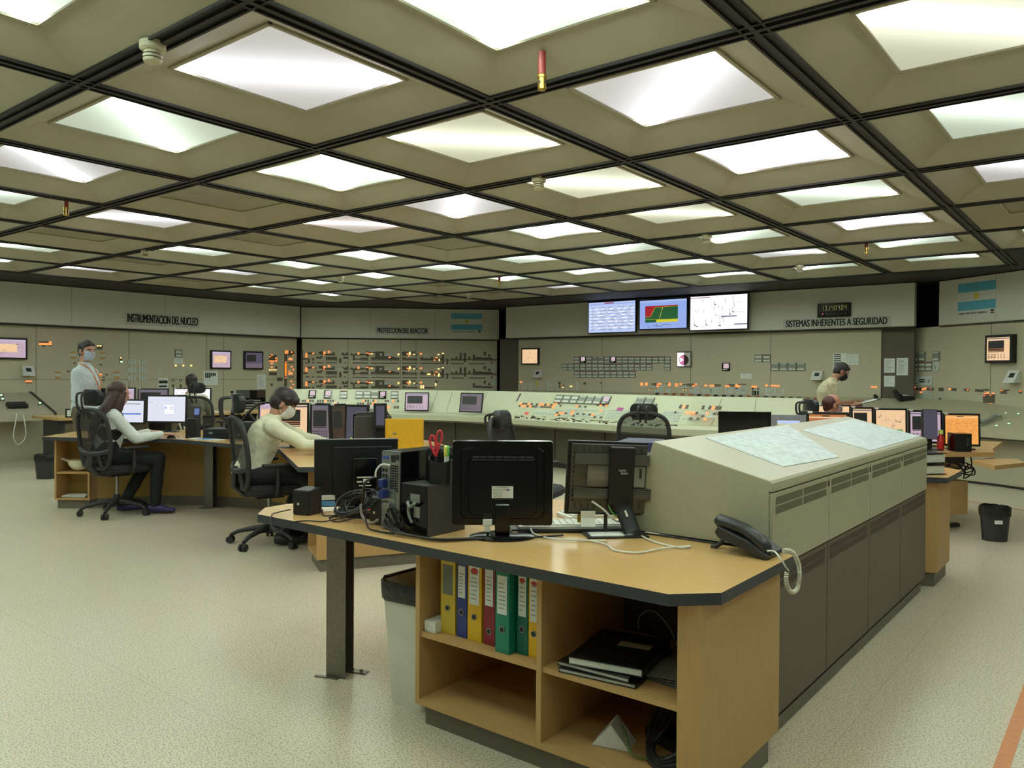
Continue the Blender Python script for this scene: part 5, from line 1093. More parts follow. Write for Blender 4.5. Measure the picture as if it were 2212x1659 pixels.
# left black monitor seen from behind
t = thing('monitor', 'wide black monitor seen from behind at the left end of the near desk', 'monitor', (-2.83, 2.56, ZD), 0)
c0 = atz(0, 0, 1); 
def backplane(pl, pr): return None
A1 = aty(680, 943, 2.50); yaw = PI+math.radians(25)
P = Pl(aty(768, 1000, 2.60), (math.cos(math.radians(52)), math.sin(math.radians(52)), 0), (0, 0, 1))
L0_ = P.loc(679, 943); L1_ = P.loc(859, 952); w_ = L1_[0]-L0_[0]; zt_ = P.o.z+(L0_[1]+L1_[1])/2; cxy = P.M() @ Vector(((L0_[0]+L1_[0])/2, 0, 0)); t.location = (cxy.x, cxy.y, ZD); t.rotation_euler = (0, 0, math.radians(52))
zt_ -= ZD; zb_ = zt_-.335; M = Matrix.Translation((0, 0, zb_)) @ Matrix.Rotation(.07, 4, 'X')
MB().box(-w_/2, w_/2, 0, .03, 0, .335, 0, M).box(-w_/2+.09, w_/2-.03, -.012, .001, .06, .30, 0, M).build('housing', m_black, t, bevel=.004)
MB().box(-w_/2+.012, w_/2-.012, .0301, .0306, .015, .32, 0, M).build('screen', m_gloss, t)
MB().box(-.02, .1, -.045, -.012, .06, .25, 0, M).build('stand_cover', m_gloss, t, bevel=.006)
MB().box(.0, .075, -.0465, -.0445, .15, .156, 0, M).box(.03, .06, -.0465, -.0445, .125, .145, 0, M).box(.0, .025, -.0465, -.0445, .128, .134, 0, M).box(.01, .07, -.0465, -.0445, .11, .114, 0, M).build('rating_label', m_recw, t)
MB().box(-w_/2+.02, -w_/2+.10, -.0012, 0, .035, .06, 0, M).build('sticker', m_white, t); mb = MB().box(-w_/2+.035, -w_/2+.10, -.0012, 0, .005, .03, 0, M).box(-w_/2+.015, -w_/2+.035, -.0012, 0, .005, .03, 1, M).build('sticker', [mat('sticker_blue', (90, 150, 200), .5), mat('sticker_orange', (206, 110, 60), .5)], t)
MB().loft([(0.04, .05, 0), (0.04, .05, .01)], [(.12, .09)]*2, (1, 0, 0), 0, 28).box(.0, .08, .0, .03, .01, .2).build('stand', m_gloss, t)
# middle glossy monitor, back view
t = thing('monitor', 'glossy black monitor seen from behind in the middle of the near desk', 'monitor', (0, 0, 0), 0)
yaw = math.radians(39); P = Pl(atz(1087, 1160, .75), (math.cos(yaw), math.sin(yaw), 0), (0, 0, 1)); x0, x1, z0, z1 = P.rect(975, 953, 1196, 1138); c = P.M() @ Vector(((x0+x1)/2, 0, 0)); t.location = (c.x, c.y, ZD); t.rotation_euler = (0, 0, yaw)
w_ = x1-x0; h = z1-z0; zb = z0+.0; y = .012
fr2 = MB(); rr = [(x, z) for x, z in rrect(w_, h, .012, 4)]; n = len(rr)
def slabz(mb, pts, y0, y1, zc, m=0, s=1.):
    vs = [(x, y0, z+zc) for x, z in pts]+[(x*s, y1, z*s+zc) for x, z in pts]; nn_ = len(pts); mb.add(vs, [tuple(range(nn_)), tuple(range(nn_, 2*nn_))[::-1]]+[(i, i+nn_, (i+1) % nn_+nn_, (i+1) % nn_) for i in range(nn_)], m)
slabz(fr2, rr, y+.03, y+.008, zb+h/2, 0, .985); slabz(fr2, rrect(w_*.84, h*.84, .03), y+.01, y-.002, zb+h/2, 0, .96); slabz(fr2, rrect(w_*.68, h*.7, .03), y-.001, y-.012, zb+h*.47, 0, .97)
fixn(fr2.build('housing', m_gloss, t, True)); MB().box(-w_*.46, w_*.46, y+.02, y+.031, zb+h-.012, zb+h-.004).build('edge_highlight', mat('painted_highlight_grey', (110, 112, 114), .2, .3), t, bevel=.003)  # lighter grey strip paints in the highlight along the top edge
mb = MB()
for j in range(2):
    for i in range(8): mb.box(-w_*.3+i*w_*.076, -w_*.3+i*w_*.076+w_*.068, y-.014, y-.0, zb+h*.775+j*h*.03, zb+h*.775+j*h*.03+h*.014)
mb.build('vent', m_dgrey, t); MB().box(-w_*.3, w_*.3, y+.0306, y+.031, zb+.03, zb+h-.03).build('screen', m_gloss, t)
lb = MB().box(-w_*.105, w_*.105, y-.0145, y-.0115, zb+h*.335, zb+h*.475, 0)
for i in range(7): lb.box(-w_*.09, w_*(.08 if i > 4 else .0), y-.0150, y-.0143, zb+h*(.35+.014*i), zb+h*(.354+.014*i), 1)
lb.box(w_*.045, w_*.062, y-.0152, y-.0143, zb+h*.42, zb+h*.44, 2); lb.build('rating_label', [m_white, mat('print_light', (120, 124, 120), .8), mat('print_blue', (60, 60, 150), .5)], t)
text('LCD  Monitor', 'label_text', m_ink, t, (0, y-.0152, zb+h*.462), .009, w_*.13, ext=.0002)
MB().box(-w_*.1, w_*.1, y-.014, y-.01, zb+h*.315, zb+h*.322).build('label_groove', m_dgrey, t)
MB().extr([(y-.012, zb+h*.29), (y-.03, zb+h*.26), (y-.03, .02), (y-.012, .008), (y+.008, .008), (y+.008, zb+h*.29)], -w_*.073, w_*.073).build('stand', m_gloss, t, bevel=.004)
b = MB().loft([(0, 0, 0), (0, 0, .005), (0, .0, .011)], [(.135, .105), (.135, .105), (.11, .085)], (1, 0, 0), 0, 40); b.build('base', m_gloss, t, True)
MB().box(-w_*.19, -w_*.1, y-.028, y-.008, zb+.005, zb+.032).box(-w_*.17, -w_*.12, y-.026, y-.01, zb-.02, zb+.005).build('video_plug', m_white, t, bevel=.002)
MB().box(-w_*.185, -w_*.105, y-.02, y-.005, zb+.032, zb+.055).build('port_block', m_black, t)
MB().tube([(-w_*.145, y-.018, zb-.02), (-w_*.14, y-.02, zb-.06), (-w_*.13, y-.03, .02), (-w_*.05, y-.05, .006), (w_*.2, y-.06, .006), (w_*.6, y-.0, .006)], .004, 0, 8, 6).build('cable', m_black, t, True)
# right monitor with a bare metal back
t = thing('monitor', 'monitor with bare metal back and angled stand next to the beige cabinet', 'monitor', (0, 0, 0), 0)
yaw = math.radians(45); P = Pl(atz(1330, 1150, .75), (math.cos(yaw), math.sin(yaw), 0), (0, 0, 1)); x0, x1, z0, z1 = P.rect(1220, 953, 1392, 1112); c = P.M() @ Vector(((x0+x1)/2, 0, 0)); t.location = (c.x, c.y, ZD); t.rotation_euler = (0, 0, yaw)
w_ = x1-x0; h = z1-z0; M = Matrix.Translation((0, .0, z0)) @ Matrix.Rotation(.035, 4, 'Y') @ Matrix.Rotation(.05, 4, 'X')
MB().box(-w_/2, w_/2, .0, .02, 0, h, 0, M).build('bezel', m_black, t, bevel=.003); MB().box(-w_*.48, w_*.48, .0202, .0208, .01, h-.01, 0, M).build('screen', m_gloss, t)
m_bm = mat('monitor_back_metal', (92, 92, 88), .35, .7); MB().box(-w_*.46, w_*.48, -.018, 0, .012, h-.01, 0, M).build('back_plate', m_bm, t, bevel=.002)
sl_ = MB()
for i in range(11):
    for zz in (h-.045, .03): sl_.box(-w_*.4+i*w_*.08, -w_*.4+i*w_*.08+.005, -.0186, -.0178, zz, zz+.025, 0, M)
for i in range(12): sl_.box(-w_*.44, -w_*.415, -.0186, -.0178, .06+i*.02, .07+i*.02, 0, M)
sl_.build('vent_slots', m_dark, t)
m_mesh = perforated('steel_mesh', (96, 96, 92), (18, 18, 18), 120, .38); MB().box(-w_*.42, w_*.5, -.034, -.019, h*.70, h*.84, 0, M).box(-w_*.42, w_*.54, -.034, -.019, h*.24, h*.38, 0, M).build('mesh_band', m_mesh, t)
MB().box(-w_*.26, w_*.06, -.030, -.019, h*.4, h*.69, 0, M).build('mesh_panel', perforated('steel_mesh_fine', (130, 130, 120), (30, 30, 28), 220, .35), t)
MB().box(w_*.0, w_*.3, -.06, -.019, h*.18, h*.95, 0, M).build('stand_column', m_black, t, bevel=.004)
MB().box(w_*.3, w_*.46, -.024, -.0185, h*.4, h*.68, 0, M).box(w_*.39, w_*.42, -.026, -.0235, h*.52, h*.65, 1, M).build('connector_plate', [m_recg, m_dark], t)
f_ = M @ Vector((w_*.15, -.0606, h*.62)); text('FUJITSU', 'logo', m_white, t, (f_.x, f_.y, f_.z+.006), .011, .03, ext=.0003); text('SIEMENS', 'logo', m_white, t, (f_.x+.008, f_.y, f_.z-.006), .011, .03, ext=.0003)
lg = MB(); a = Vector((w_*.17, -.055, z0+h*.2)); bq = Vector((w_*.27, -.10, .02)); d = (bq-a); 
lg.loft([a+Vector((-.005, 0, .02)), a, a.lerp(bq, .25), a.lerp(bq, .9), bq], [(.045, .014), (.042, .012), (.038, .010), (.036, .010), (.036, .014)], (1, 0, 0), 0, 16); lg.build('stand_leg', m_black, t, True); lg = MB().loft([a.lerp(bq, .3), a.lerp(bq, .5)], [(.008, .0125)]*2, (1, 0, 0), 0, 12).build('cable_slot', m_white, t)
MB().box(-.1, .16, -.13, .06, .0, .007).build('base', m_black, t, bevel=.002); MB().box(-.08, .06, -.11, -.03, .007, .0085).build('base_inlay', m_white, t); MB().cyl((.0, -.02, .007), (.0, -.02, z0+.02), .008).build('support_post', m_dgrey, t, True)
MB().tube([(-w_*.18, -.03, z0+h*.2), (-w_*.05, -.05, z0+h*.1), (w_*.12, -.05, z0-.02), (w_*.35, -.0, .06), (w_*.5, .04, .008), (w_*.75, .0, .006)], .0045, 0, 8, 6).build('signal_cable', m_recw, t, True)
MB().tube([(w_*.02, -.04, z0+h*.15), (w_*.08, -.06, z0+.01), (w_*.3, -.04, z0-.03), (w_*.5, .03, .02), (w_*.72, .06, .006)], .0035, 0, 8, 6).build('earth_cable', mat('cable_green2', (76, 150, 50), .5), t, True)
# desktop computer
t = thing('desktop_computer', 'black desktop computer standing on its side with its port panel towards the left', 'computer', (-2.50, 2.335, ZD)); w_, d, h = .115, .36, .338
MB().box(-w_/2, w_/2, .006, d, 0, h).build('case', m_gloss, t, bevel=.002)
m_io = mat('port_panel_steel', (150, 150, 146), .35, .7); MB().box(-w_/2+.003, w_/2-.003, 0, .006, .004, h-.004).build('port_panel', m_io, t)
mb = MB(); 
for x in (-.04, -.02): mb.cyl((x, .001, h-.028), (x, -.003, h-.028), .008, None, 1, 12)
mb.box(.005, .03, -.002, .001, h-.045, h-.015, 0); mb.box(.035, .05, -.002, .001, h-.035, h-.012, 0)
for k in range(4): mb.box(-.05+(k % 2)*.018, -.05+(k % 2)*.018+.011, -.002, .001, h-.09-(k//2)*.024, h-.075-(k//2)*.024, 0)
for i in range(4):
    for j in range(11): mb.box(-.002+i*.013, .008+i*.013, -.0015, .001, h-.17+j*.0105, h-.163+j*.0105, 0)
mb.box(-.048, -.028, -.003, .001, h-.14, h-.122, 1); mb.box(-.048, -.028, -.003, .001, h-.165, h-.147, 1)
for k in range(6): mb.cyl((-.045+(k % 2)*.018, .001, h-.185-(k//2)*.018), (-.045+(k % 2)*.018, -.003, h-.185-(k//2)*.018), .006, None, 0, 10)
mb.build('port_group', [m_black, mat('port_blue', (50, 80, 160), .4)], t, True)
mb = MB()
for k in range(4): mb.box(-.045, .03, -.004, .001, .105+k*.02, .118+k*.02)
mb.build('slot_cover', m_metal, t); MB().box(-.052, .052, -.002, .001, .008, .085).build('fan_grille', perforated('fan_mesh', (140, 140, 134), (20, 20, 20), 130, .36), t)
mb = MB().tube([(.0, -.004, h-.06), (-.02, -.03, h-.055), (-.045, -.04, h-.08), (-.05, -.04, h-.11)], .0045, 0, 8, 5); mb.build('white_cable', m_white, t, True)
MB().ell((w_/2+.0005, .21, h-.045), .0025).build('status_light', emit('led_red', (255, 70, 110), 2), t)
MB().box(-.048, -.018, -.03, -.003, h-.155, h-.12).box(-.04, -.012, -.035, -.003, h-.2, h-.165).build('blue_plug', mat('plug_blue', (30, 46, 110), .4), t, bevel=.003)
# blue folder standing left of it, small rear speaker
tag(MB().box(-2.585, -2.572, 2.36, 2.64, ZD, ZD+.30).build('blue_folder', mat('folder_blue', (34, 66, 148), .45), bevel=.002), 'blue folder standing upright against the desktop computer', 'folder')
def speaker(loc, rz, w_, d, h, label, slope=.0):
    t = thing('speaker', label, 'speaker', loc, rz, 'small black desk speakers')
    MB().extr([(-d/2, 0), (-d/2, h*.94), (d/2-slope, h), (d/2, 0)], -w_/2, w_/2).build('cabinet', m_black, t, bevel=.006); s = MB()
    for x, z in ((-.36, .1), (.36, .1), (-.36, .84), (-.12, .84), (.1, .84)): s.cyl((x*w_, -d/2+.001, z*h), (x*w_, -d/2-.0006, z*h), .004, None, 0, 10)
    s.build('screw_hole', m_dark, t); MB().cyl((-.15*w_, -d/2+.001, h*.42), (-.15*w_, -d/2-.002, h*.42), .006, None, 0, 16).build('cable_socket', m_white, t, True); return t
speaker((-3.10, 2.36, ZD), .25, .095, .10, .125, 'small black cube speaker at the left end of the near desk'); speaker((-2.64, 2.42, ZD), .1, .075, .09, .13, 'small black speaker between the cable tangle and the blue folder')
# subwoofer with cup, pens and scissors on top
t = thing('subwoofer', 'black subwoofer box between the computer and the glossy monitor', 'subwoofer', (-2.35, 2.33, ZD)); w_, d, h = .155, .23, .212
MB().box(-w_/2, w_/2, 0, d, 0, h).build('cabinet', mat('subwoofer_vinyl', (62, 60, 58), .5), t, bevel=.003); MB().box(-w_/2+.003, w_/2-.003, -.003, 0, .004, h-.004).build('rear_plate', m_gloss, t)
MB().box(-.02, .035, -.0045, -.003, h-.075, h-.04).build('rating_label', m_metal, t); MB().box(.0, .035, -.0045, -.003, .075, .12).build('rating_label', m_recg, t)
MB().tube([(-.03, -.005, .135), (-.02, -.02, .135), (0, -.025, .12), (.03, -.03, .14)], .007, 0, 8, 5).tube([(-.02, -.015, .13), (-.015, -.02, .09), (.005, -.02, .055)], .006, 0, 8, 5).build('plug', mat('plug_grey', (120, 124, 118), .4), t, True)
sx, sy, sz = -2.325, 2.36+.05, ZD+h
def cup(x, y, z, r0, r1, h, label, m, cut=False):
    t = thing('pen_cup', label, 'pen cup', (x, y, z), 0, 'black pen cups'); n = 28; vs = []; 
    for rr_, zz in ((r0, 0), (r1, h), (r1-.003, h), (r0-.003, .004)):
        for k in range(n): a = 2*PI*k/n; vs.append((rr_*math.cos(a), rr_*math.sin(a), zz*(1-(.28*(.5-.5*math.cos(a-2.2)) if cut and zz == h else 0))))
    fs = [(r*n+i, r*n+(i+1) % n, (r+1)*n+(i+1) % n, (r+1)*n+i) for r in range(3) for i in range(n)]+[tuple(range(n))[::-1], tuple(range(3*n, 4*n))]
    fixn(MB().add(vs, fs).build('cup', m, t, True)); return t
cup(sx+.03, sy+.02, sz+.0005, .05, .052, .125, 'wide black pen cup on the subwoofer', m_black, True); cup(sx-.045, sy+.06, sz+.0005, .038, .038, .135, 'narrow tall black pen cup beside the scissors', m_black)
t = thing('scissors', 'red handled scissors standing in the black pen cup', 'scissors', (sx+.0, sy+.02, sz+.01)); s = MB(); m_rh = mat('scissor_red', (206, 52, 66), .35)
dv = (CR*.85).normalized()
for sgn in (-1, 1):
    c0 = dv*(.013*sgn)+Vector((0, 0, .158 if sgn < 0 else .178)); rg = []
    for k in range(17): a = 2*PI*k/16; rg.append(c0+dv*(.0115*math.cos(a))+Vector((0, 0, .030*math.sin(a)))+dv*(.12*sgn*.03*math.sin(a)))
    hb = MB().tube(rg, .005, 0, 8); hb.tube([c0+Vector((0, 0, -.03)), Vector((0, 0, .10))], .006, 0, 8); hb.build('handle', m_rh, t, True)
MB().box(-.004, .004, -.001, .001, .0, .11).build('blade', m_metal, t)
for k, (du, col, lab, nm) in enumerate([(.045, m_white, 'white marker pen in the wide pen cup', 'marker_pen'), (.06, mat('pen_green_cap', (90, 200, 90), .4), 'green capped highlighter in the wide pen cup', 'highlighter'), (.058, mat('pen_yellow', (220, 220, 100), .4), 'yellow capped highlighter behind the green one', 'highlighter')]):
    q = Vector((sx+.03, sy+.02, sz))+dv*(du-.025); t = thing(nm, lab, 'pen', (q.x, q.y-.01*k, sz+.006), 0, 'pens in the cup')
    MB().cap((0, 0, .007), .0065, (0, 0, .11), .0065, 0, 12).build('barrel', m_white, t, True); MB().cap((0, 0, .11), .0075, (0, 0, .145), .0072, 0, 12).build('cap', col, t, True)
# keyboards, papers, sticky note
t = thing('keyboard', 'pale keyboard on a black tray behind the glossy monitor', 'keyboard', (-1.93, 2.86, ZD), .75); MB().box(-.26, .26, -.09, .11, 0, .010).build('tray', m_black, t); MB().box(-.23, .23, -.07, .08, .011, .026).build('body', m_white, t, bevel=.003)
mb = MB()
for j in range(5):
    for i in range(15): mb.box(-.215+i*.0285, -.215+i*.0285+.025, -.06+j*.027, -.06+j*.027+.023, .026, .032)
mb.build('key_group', m_recw, t, bevel=.0); 
t = thing('keyboard', 'second pale keyboard beside the metal backed monitor', 'keyboard', (-1.98, 3.25, ZD), 1.05); MB().box(-.23, .23, -.07, .08, .0, .018).build('body', m_white, t, bevel=.003); mb = MB()
for j in range(5):
    for i in range(15): mb.box(-.215+i*.0285, -.215+i*.0285+.025, -.06+j*.027, -.06+j*.027+.023, .018, .024)
mb.build('key_group', m_recw, t)
rs = random.Random(8)
for k, (x, y, rz, c) in enumerate([(-2.1, 3.62, .3, 'plain'), (-2.12, 3.95, .9, 'plain'), (-1.95, 3.9, 1.2, 'printed')]):
    q = MB().box(-.15, .15, -.21, .21, 0, .0008, 0); [q.box(-.12, rs.uniform(0, .12), -.17+i*.03, -.168+i*.03, .0007, .001, 1) for i in range(12)]
    o = q.build('paper_sheet', [m_paper, mat('printed_grey', (150, 152, 148), .8)]); o.location = (x, y, ZD+.0004+.0011*k); o.rotation_euler = (0, 0, rz); tag(o, ['white sheet nearest the keyboards on the desk', 'white sheet farther along the desk beside the cabinet', 'top white sheet overlapping the others on the desk'][k], 'paper', 'papers on the near desk')
p = atz(1240, 1140, .79); t = thing('card_stand', 'small folded white card standing in front of the keyboards', 'card', (p.x, p.y, ZD+.0355), .7); t.location = (-1.80, 2.80, ZD+.033)
MB().box(-.03, .03, -.02, -.018, 0, .065, 0, Matrix.Rotation(-.25, 4, 'X')).build('front_leaf', m_paper, t); MB().box(-.03, .03, .0, .002, 0, .07, 0, Matrix.Rotation(.25, 4, 'X')).build('back_leaf', m_paper, t)
o = MB().box(-.03, .03, -.001, 0, 0, .045).build('sticky_note', mat('note_mustard', (176, 150, 40), .7)); q = aty(1262, 1128, 2.86); o.location = (q.x, q.y, q.z); o.rotation_euler = (0, 0, .78); tag(o, 'mustard sticky note under the metal backed monitor', 'sticky note')
tag(MB().box(-1.62, -1.42, 0, 0, 0, 0).build('x', m_black), 'x', 'x'); bpy.data.objects.remove(bpy.data.objects['x'])
q = aty(1405, 972, 4.2); t = thing('book', 'dark blue book box lying beside the beige cabinet ridge', 'book', (q.x-.2, 4.45, ZD), .3); MB().box(-.12, .12, -.16, .16, 0, .26).build('cover', mat('book_navy', (44, 48, 88), .45), t, bevel=.003); MB().box(-.1, .1, -.1621, -.158, .02, .2).build('spine_label', m_recg, t)
# mouse, phone handset parts, red papers near the left monitor
t = thing('mouse', 'black computer mouse beside the left black monitor', 'computer mouse', (-3.02, 2.62, ZD), .9); MB().ell((0, 0, .0), (.03, .05, .034), 0, None, 20, 10, (0, .5)).build('shell', m_gloss, t, True); MB().box(-.002, .002, .01, .04, .026, .032).build('wheel', m_metal, t)
tag(MB().box(-.12, .12, -.08, .08, 0, .003, 0, Matrix.Translation((-2.94, 2.72, ZD)) @ Matrix.Rotation(.5, 4, 'Z')).build('red_folder', mat('folder_red', (188, 52, 62), .5)), 'flat red folder lying behind the left black monitor stand', 'folder')
tag(MB().box(-.1, .1, -.03, .03, 0, .03, 0, Matrix.Translation((-2.85, 2.45, ZD)) @ Matrix.Rotation(.35, 4, 'Z')).build('cable_box', m_black, bevel=.004), 'low black junction box in front of the left black monitor', 'junction box')
# cable tangle
def cable(pts, r, name, label, m=m_black, sm=8): return tag(MB().tube(pts, r, 0, 7, sm).build(name, m, None, True), label, 'cable', 'cables on the near desk')
rs = random.Random(14); mb = MB()
for k in range(9):
    cx, cy = -2.78+rs.uniform(-.04, .05), 2.385+rs.uniform(-.02, .02); pts = []; a0 = rs.uniform(0, 6); tl = rs.uniform(.2, .9)
    for i in range(9): a = a0+i*.78; pts.append((cx+.10*math.cos(a), cy+.035*math.sin(a), ZD+.012+max(0, .05+.05*math.sin(a*1.0+tl))+k*.004))
    mb.tube(pts, .0045, 0, 6, 5)
tag(mb.build('cable_coil', m_black, None, True), 'tangled coil of black cables in front of the left black monitor', 'cable', 'cables on the near desk')
cable([(-3.16, 2.31, ZD+.02), (-3.2, 2.25, ZD+.006), (-3.17, 2.21, ZD+.005), (-3.14, 2.185, ZD-.03), (-3.08, 2.18, ZD-.06), (-3.0, 2.185, ZD-.01), (-2.93, 2.22, ZD+.006), (-2.85, 2.27, ZD+.006), (-2.78, 2.36, ZD+.03)], .003, 'speaker_cable', 'thin black cable hanging over the front edge below the cube speaker')
cable([(-3.04, 2.4, ZD+.02), (-2.98, 2.36, ZD+.005), (-2.93, 2.39, ZD+.005), (-2.9, 2.33, ZD+.005), (-2.8, 2.3, ZD+.006), (-2.72, 2.36, ZD+.03)], .003, 'speaker_cable', 'thin black cable curling right of the cube speaker')
cable([(-2.55, 2.30, ZD+.23), (-2.60, 2.28, ZD+.2), (-2.68, 2.34, ZD+.12), (-2.72, 2.36, ZD+.05)], .006, 'video_cable', 'black video cable dropping from the computer ports to the tangle')
cable([(-2.54, 2.3, ZD+.19), (-2.58, 2.27, ZD+.1), (-2.56, 2.26, ZD+.02), (-2.5, 2.27, ZD+.006), (-2.42, 2.28, ZD+.006)], .0035, 'data_cable', 'thin black cable in front of the blue folder')
for k in range(3): cable([(-2.47, 2.305-.006*k, ZD+.05+.015*k), (-2.45, 2.27-.01*k, ZD+.09-.02*k), (-2.40, 2.285-.015*k, ZD+.02), (-2.3, 2.30-.015*k, ZD+.006+.004*k), (-2.18, 2.31-.012*k, ZD+.006+.004*k), (-2.09, 2.40, ZD+.006+.002*k), (-2.02, 2.5+.01*k, ZD+.006)], .0045, 'power_cable', ['lowest', 'middle', 'upper'][k]+' of three black cables running from the computer to the glossy monitor')
mb = MB()
for k in range(5): pts = [(-2.43+.012*math.cos(a*.8+k)+.035*math.sin(a*.8), 2.275+.008*k, ZD+.075+.045*math.cos(a*.8+k*.5)) for a in range(9)]; mb.tube(pts, .003, 0, 6, 5)
tag(mb.build('cable_coil', m_black, None, True), 'small bundle of tied cables in front of the computer corner', 'cable', 'cables on the near desk')
cable([(-2.66, 2.31, ZD+.1), (-2.645, 2.3, ZD+.06), (-2.6, 2.29, ZD+.03), (-2.55, 2.285, ZD+.035), (-2.52, 2.28, ZD+.05)], .006, 'spiral_cable_wrap', 'short pale spiral wrapped cable beside the blue folder', mat('spiral_wrap', (130, 118, 110), .5))
cable([(-1.72, 2.69, ZD+.006), (-1.62, 2.66, ZD+.006), (-1.55, 2.60, ZD+.006), (-1.46, 2.62, ZD+.006), (-1.42, 2.74, ZD+.008), (-1.36, 2.85, ZD+.006), (-1.38, 2.80, ZD+.006), (-1.5, 2.83, ZD+.006), (-1.6, 2.9, ZD+.006)], .0035, 'white_cable', 'white cable looping on the desk below the metal backed monitor', m_white)
cable([(-2.04, 2.72, ZD+.03), (-1.98, 2.66, ZD+.006), (-1.86, 2.62, ZD+.006), (-1.76, 2.66, ZD+.006), (-1.66, 2.72, ZD+.008)], .0035, 'white_cable', 'white cable between the glossy monitor and the metal backed one', m_white)
tag(MB().loft([(0, 0, 0), (0, 0, .01)], [.04, .036], None, 0, 24).xf(Matrix.Translation((-2.06, 2.62, ZD))).build('cable_puck', m_dgrey, None, True), 'flat round dark puck left of the glossy monitor base', 'cable puck')
# ---------------- telephone
a = atz(1552, 1180, ZD); b = atz(1668, 1206, ZD); d = (b-a); ang = -.03
t = thing('telephone', 'black desk telephone on the right corner of the near desk', 'telephone', (-1.16, 2.725, ZD), ang-.0)
PH = mat('phone_slate', (44, 47, 49), .32); Mt = Matrix.Translation((0, 0, .0)) @ Matrix.Rotation(math.radians(17), 4, 'Y') @ Matrix.Translation((-.12, 0, .0))
prof = [(-.09, .012), (-.085, .04), (.03, .036), (.105, .018), (.11, .006), (.1, .0), (-.07, .0)]
t.location = (-1.165, 2.905, ZD); t.scale = (1.1, 1.1, 1.1)
Mt = Matrix.Translation((.1, 0, .002)) @ Matrix.Rotation(math.radians(17), 4, 'Y') @ Matrix.Translation((-.1, 0, 0))
def exy2(mb, poly, y0, y1, m=0, M=None):
    n = len(poly); vs = [Vector((x, y0, z)) for x, z in poly]+[Vector((x, y1, z)) for x, z in poly]; vs = [M @ v for v in vs] if M else vs
    mb.add(vs, [tuple(range(n)), tuple(range(n, 2*n))[::-1]]+[(i, n+i, n+(i+1) % n, (i+1) % n) for i in range(n)], m); return mb
fixn(exy2(MB(), prof, -.07, .07, 0, Mt).build('base', PH, t, bevel=.005))
hs_ = MB().loft([Mt @ Vector(v) for v in ((-.1, -.04, .038), (-.09, -.04, .05), (-.06, -.04, .056), (0, -.04, .06), (.05, -.04, .048), (.085, -.04, .03), (.1, -.04, .016))], [(.016, .018), (.028, .026), (.027, .022), (.026, .02), (.027, .022), (.026, .022), (.016, .014)], (0, 1, 0), 0, 16); hs_.build('handset', PH, t, True)
mb = MB()
for i in range(4):
    for j in range(3): mb.cyl(Mt @ Vector((.015+i*.018, .0+j*.02, .034-i*.0045)), Mt @ Vector((.015+i*.018, j*.02, .0385-i*.0045)), .0058, None, 0, 12)
mb.build('keypad', m_recw, t, True); MB().cyl(Mt @ Vector((-.05, .03, .039)), Mt @ Vector((-.05, .03, .0415)), .006, None, 0, 14).build('logo', m_white, t)
MB().tube([Mt @ Vector((-.07, 0, .006)), (-.085, 0, .02), (-.105, 0, .004), (-.12, 0, .004)], .008, 0, 8).build('foot', m_dgrey, t, True)
W_ = lambda u, v, y=None, x=None: (atx(u, v, x) if x is not None else aty(u, v, y))
loc_ = lambda p: Matrix.Rotation(-ang, 4, 'Z') @ (Vector(p)-Vector(t.location)) / 1.1
path = [W_(1657, 1190, x=-1.02), W_(1672, 1191, x=-1.0), W_(1685, 1205, x=-.97), W_(1697, 1224, x=-.955), W_(1704, 1233, x=-.95)]
MB().tube([loc_(p) for p in path], .0028, 0, 7, 6).build('straight_cord', m_white, t, True)
cp = [W_(u, v, x=-.945) for u, v in [(1700, 1236), (1698, 1250), (1700, 1265), (1706, 1276), (1714, 1279), (1722, 1272), (1726, 1255), (1727, 1238), (1725, 1220), (1721, 1208), (1715, 1197), (1708, 1191), (1700, 1189), (1693, 1190)]]
sm = []; Pp = [cp[0]]+cp+[cp[-1]]
for i in range(1, len(Pp)-2):
    for k in range(40):
        tt = k/40; A_, B_, C_, D_ = Pp[i-1], Pp[i], Pp[i+1], Pp[i+2]; sm.append(.5*((2*B_)+(C_-A_)*tt+(2*A_-5*B_+4*C_-D_)*tt*tt+(3*B_-A_-3*C_+D_)*tt**3))
hx = []; acc = 0
for i in range(len(sm)-1):
    tg = (sm[i+1]-sm[i]); acc += tg.length; tg.normalize(); n1_ = tg.cross(Vector((.78, .62, 0)).cross(Vector((0, 0, 1)))).normalized(); n2_ = tg.cross(n1_); a_ = acc/.0062*2*PI; hx.append(loc_(sm[i]+(n1_*math.cos(a_)+n2_*math.sin(a_))*.0062))
MB().tube(hx, .0021, 0, 5).build('coiled_cord', mat('cord_cream', (206, 202, 184), .45), t, True)
tag(MB().tube([(-1.3, 2.97, ZD+.004), (-1.42, 2.972, ZD+.004), (-1.55, 2.97, ZD+.004), (-1.66, 2.975, ZD+.004)], .003, 0, 7, 6).build('phone_line', m_black, None, True), 'thin black line running from the telephone along the beige cabinet', 'cable')
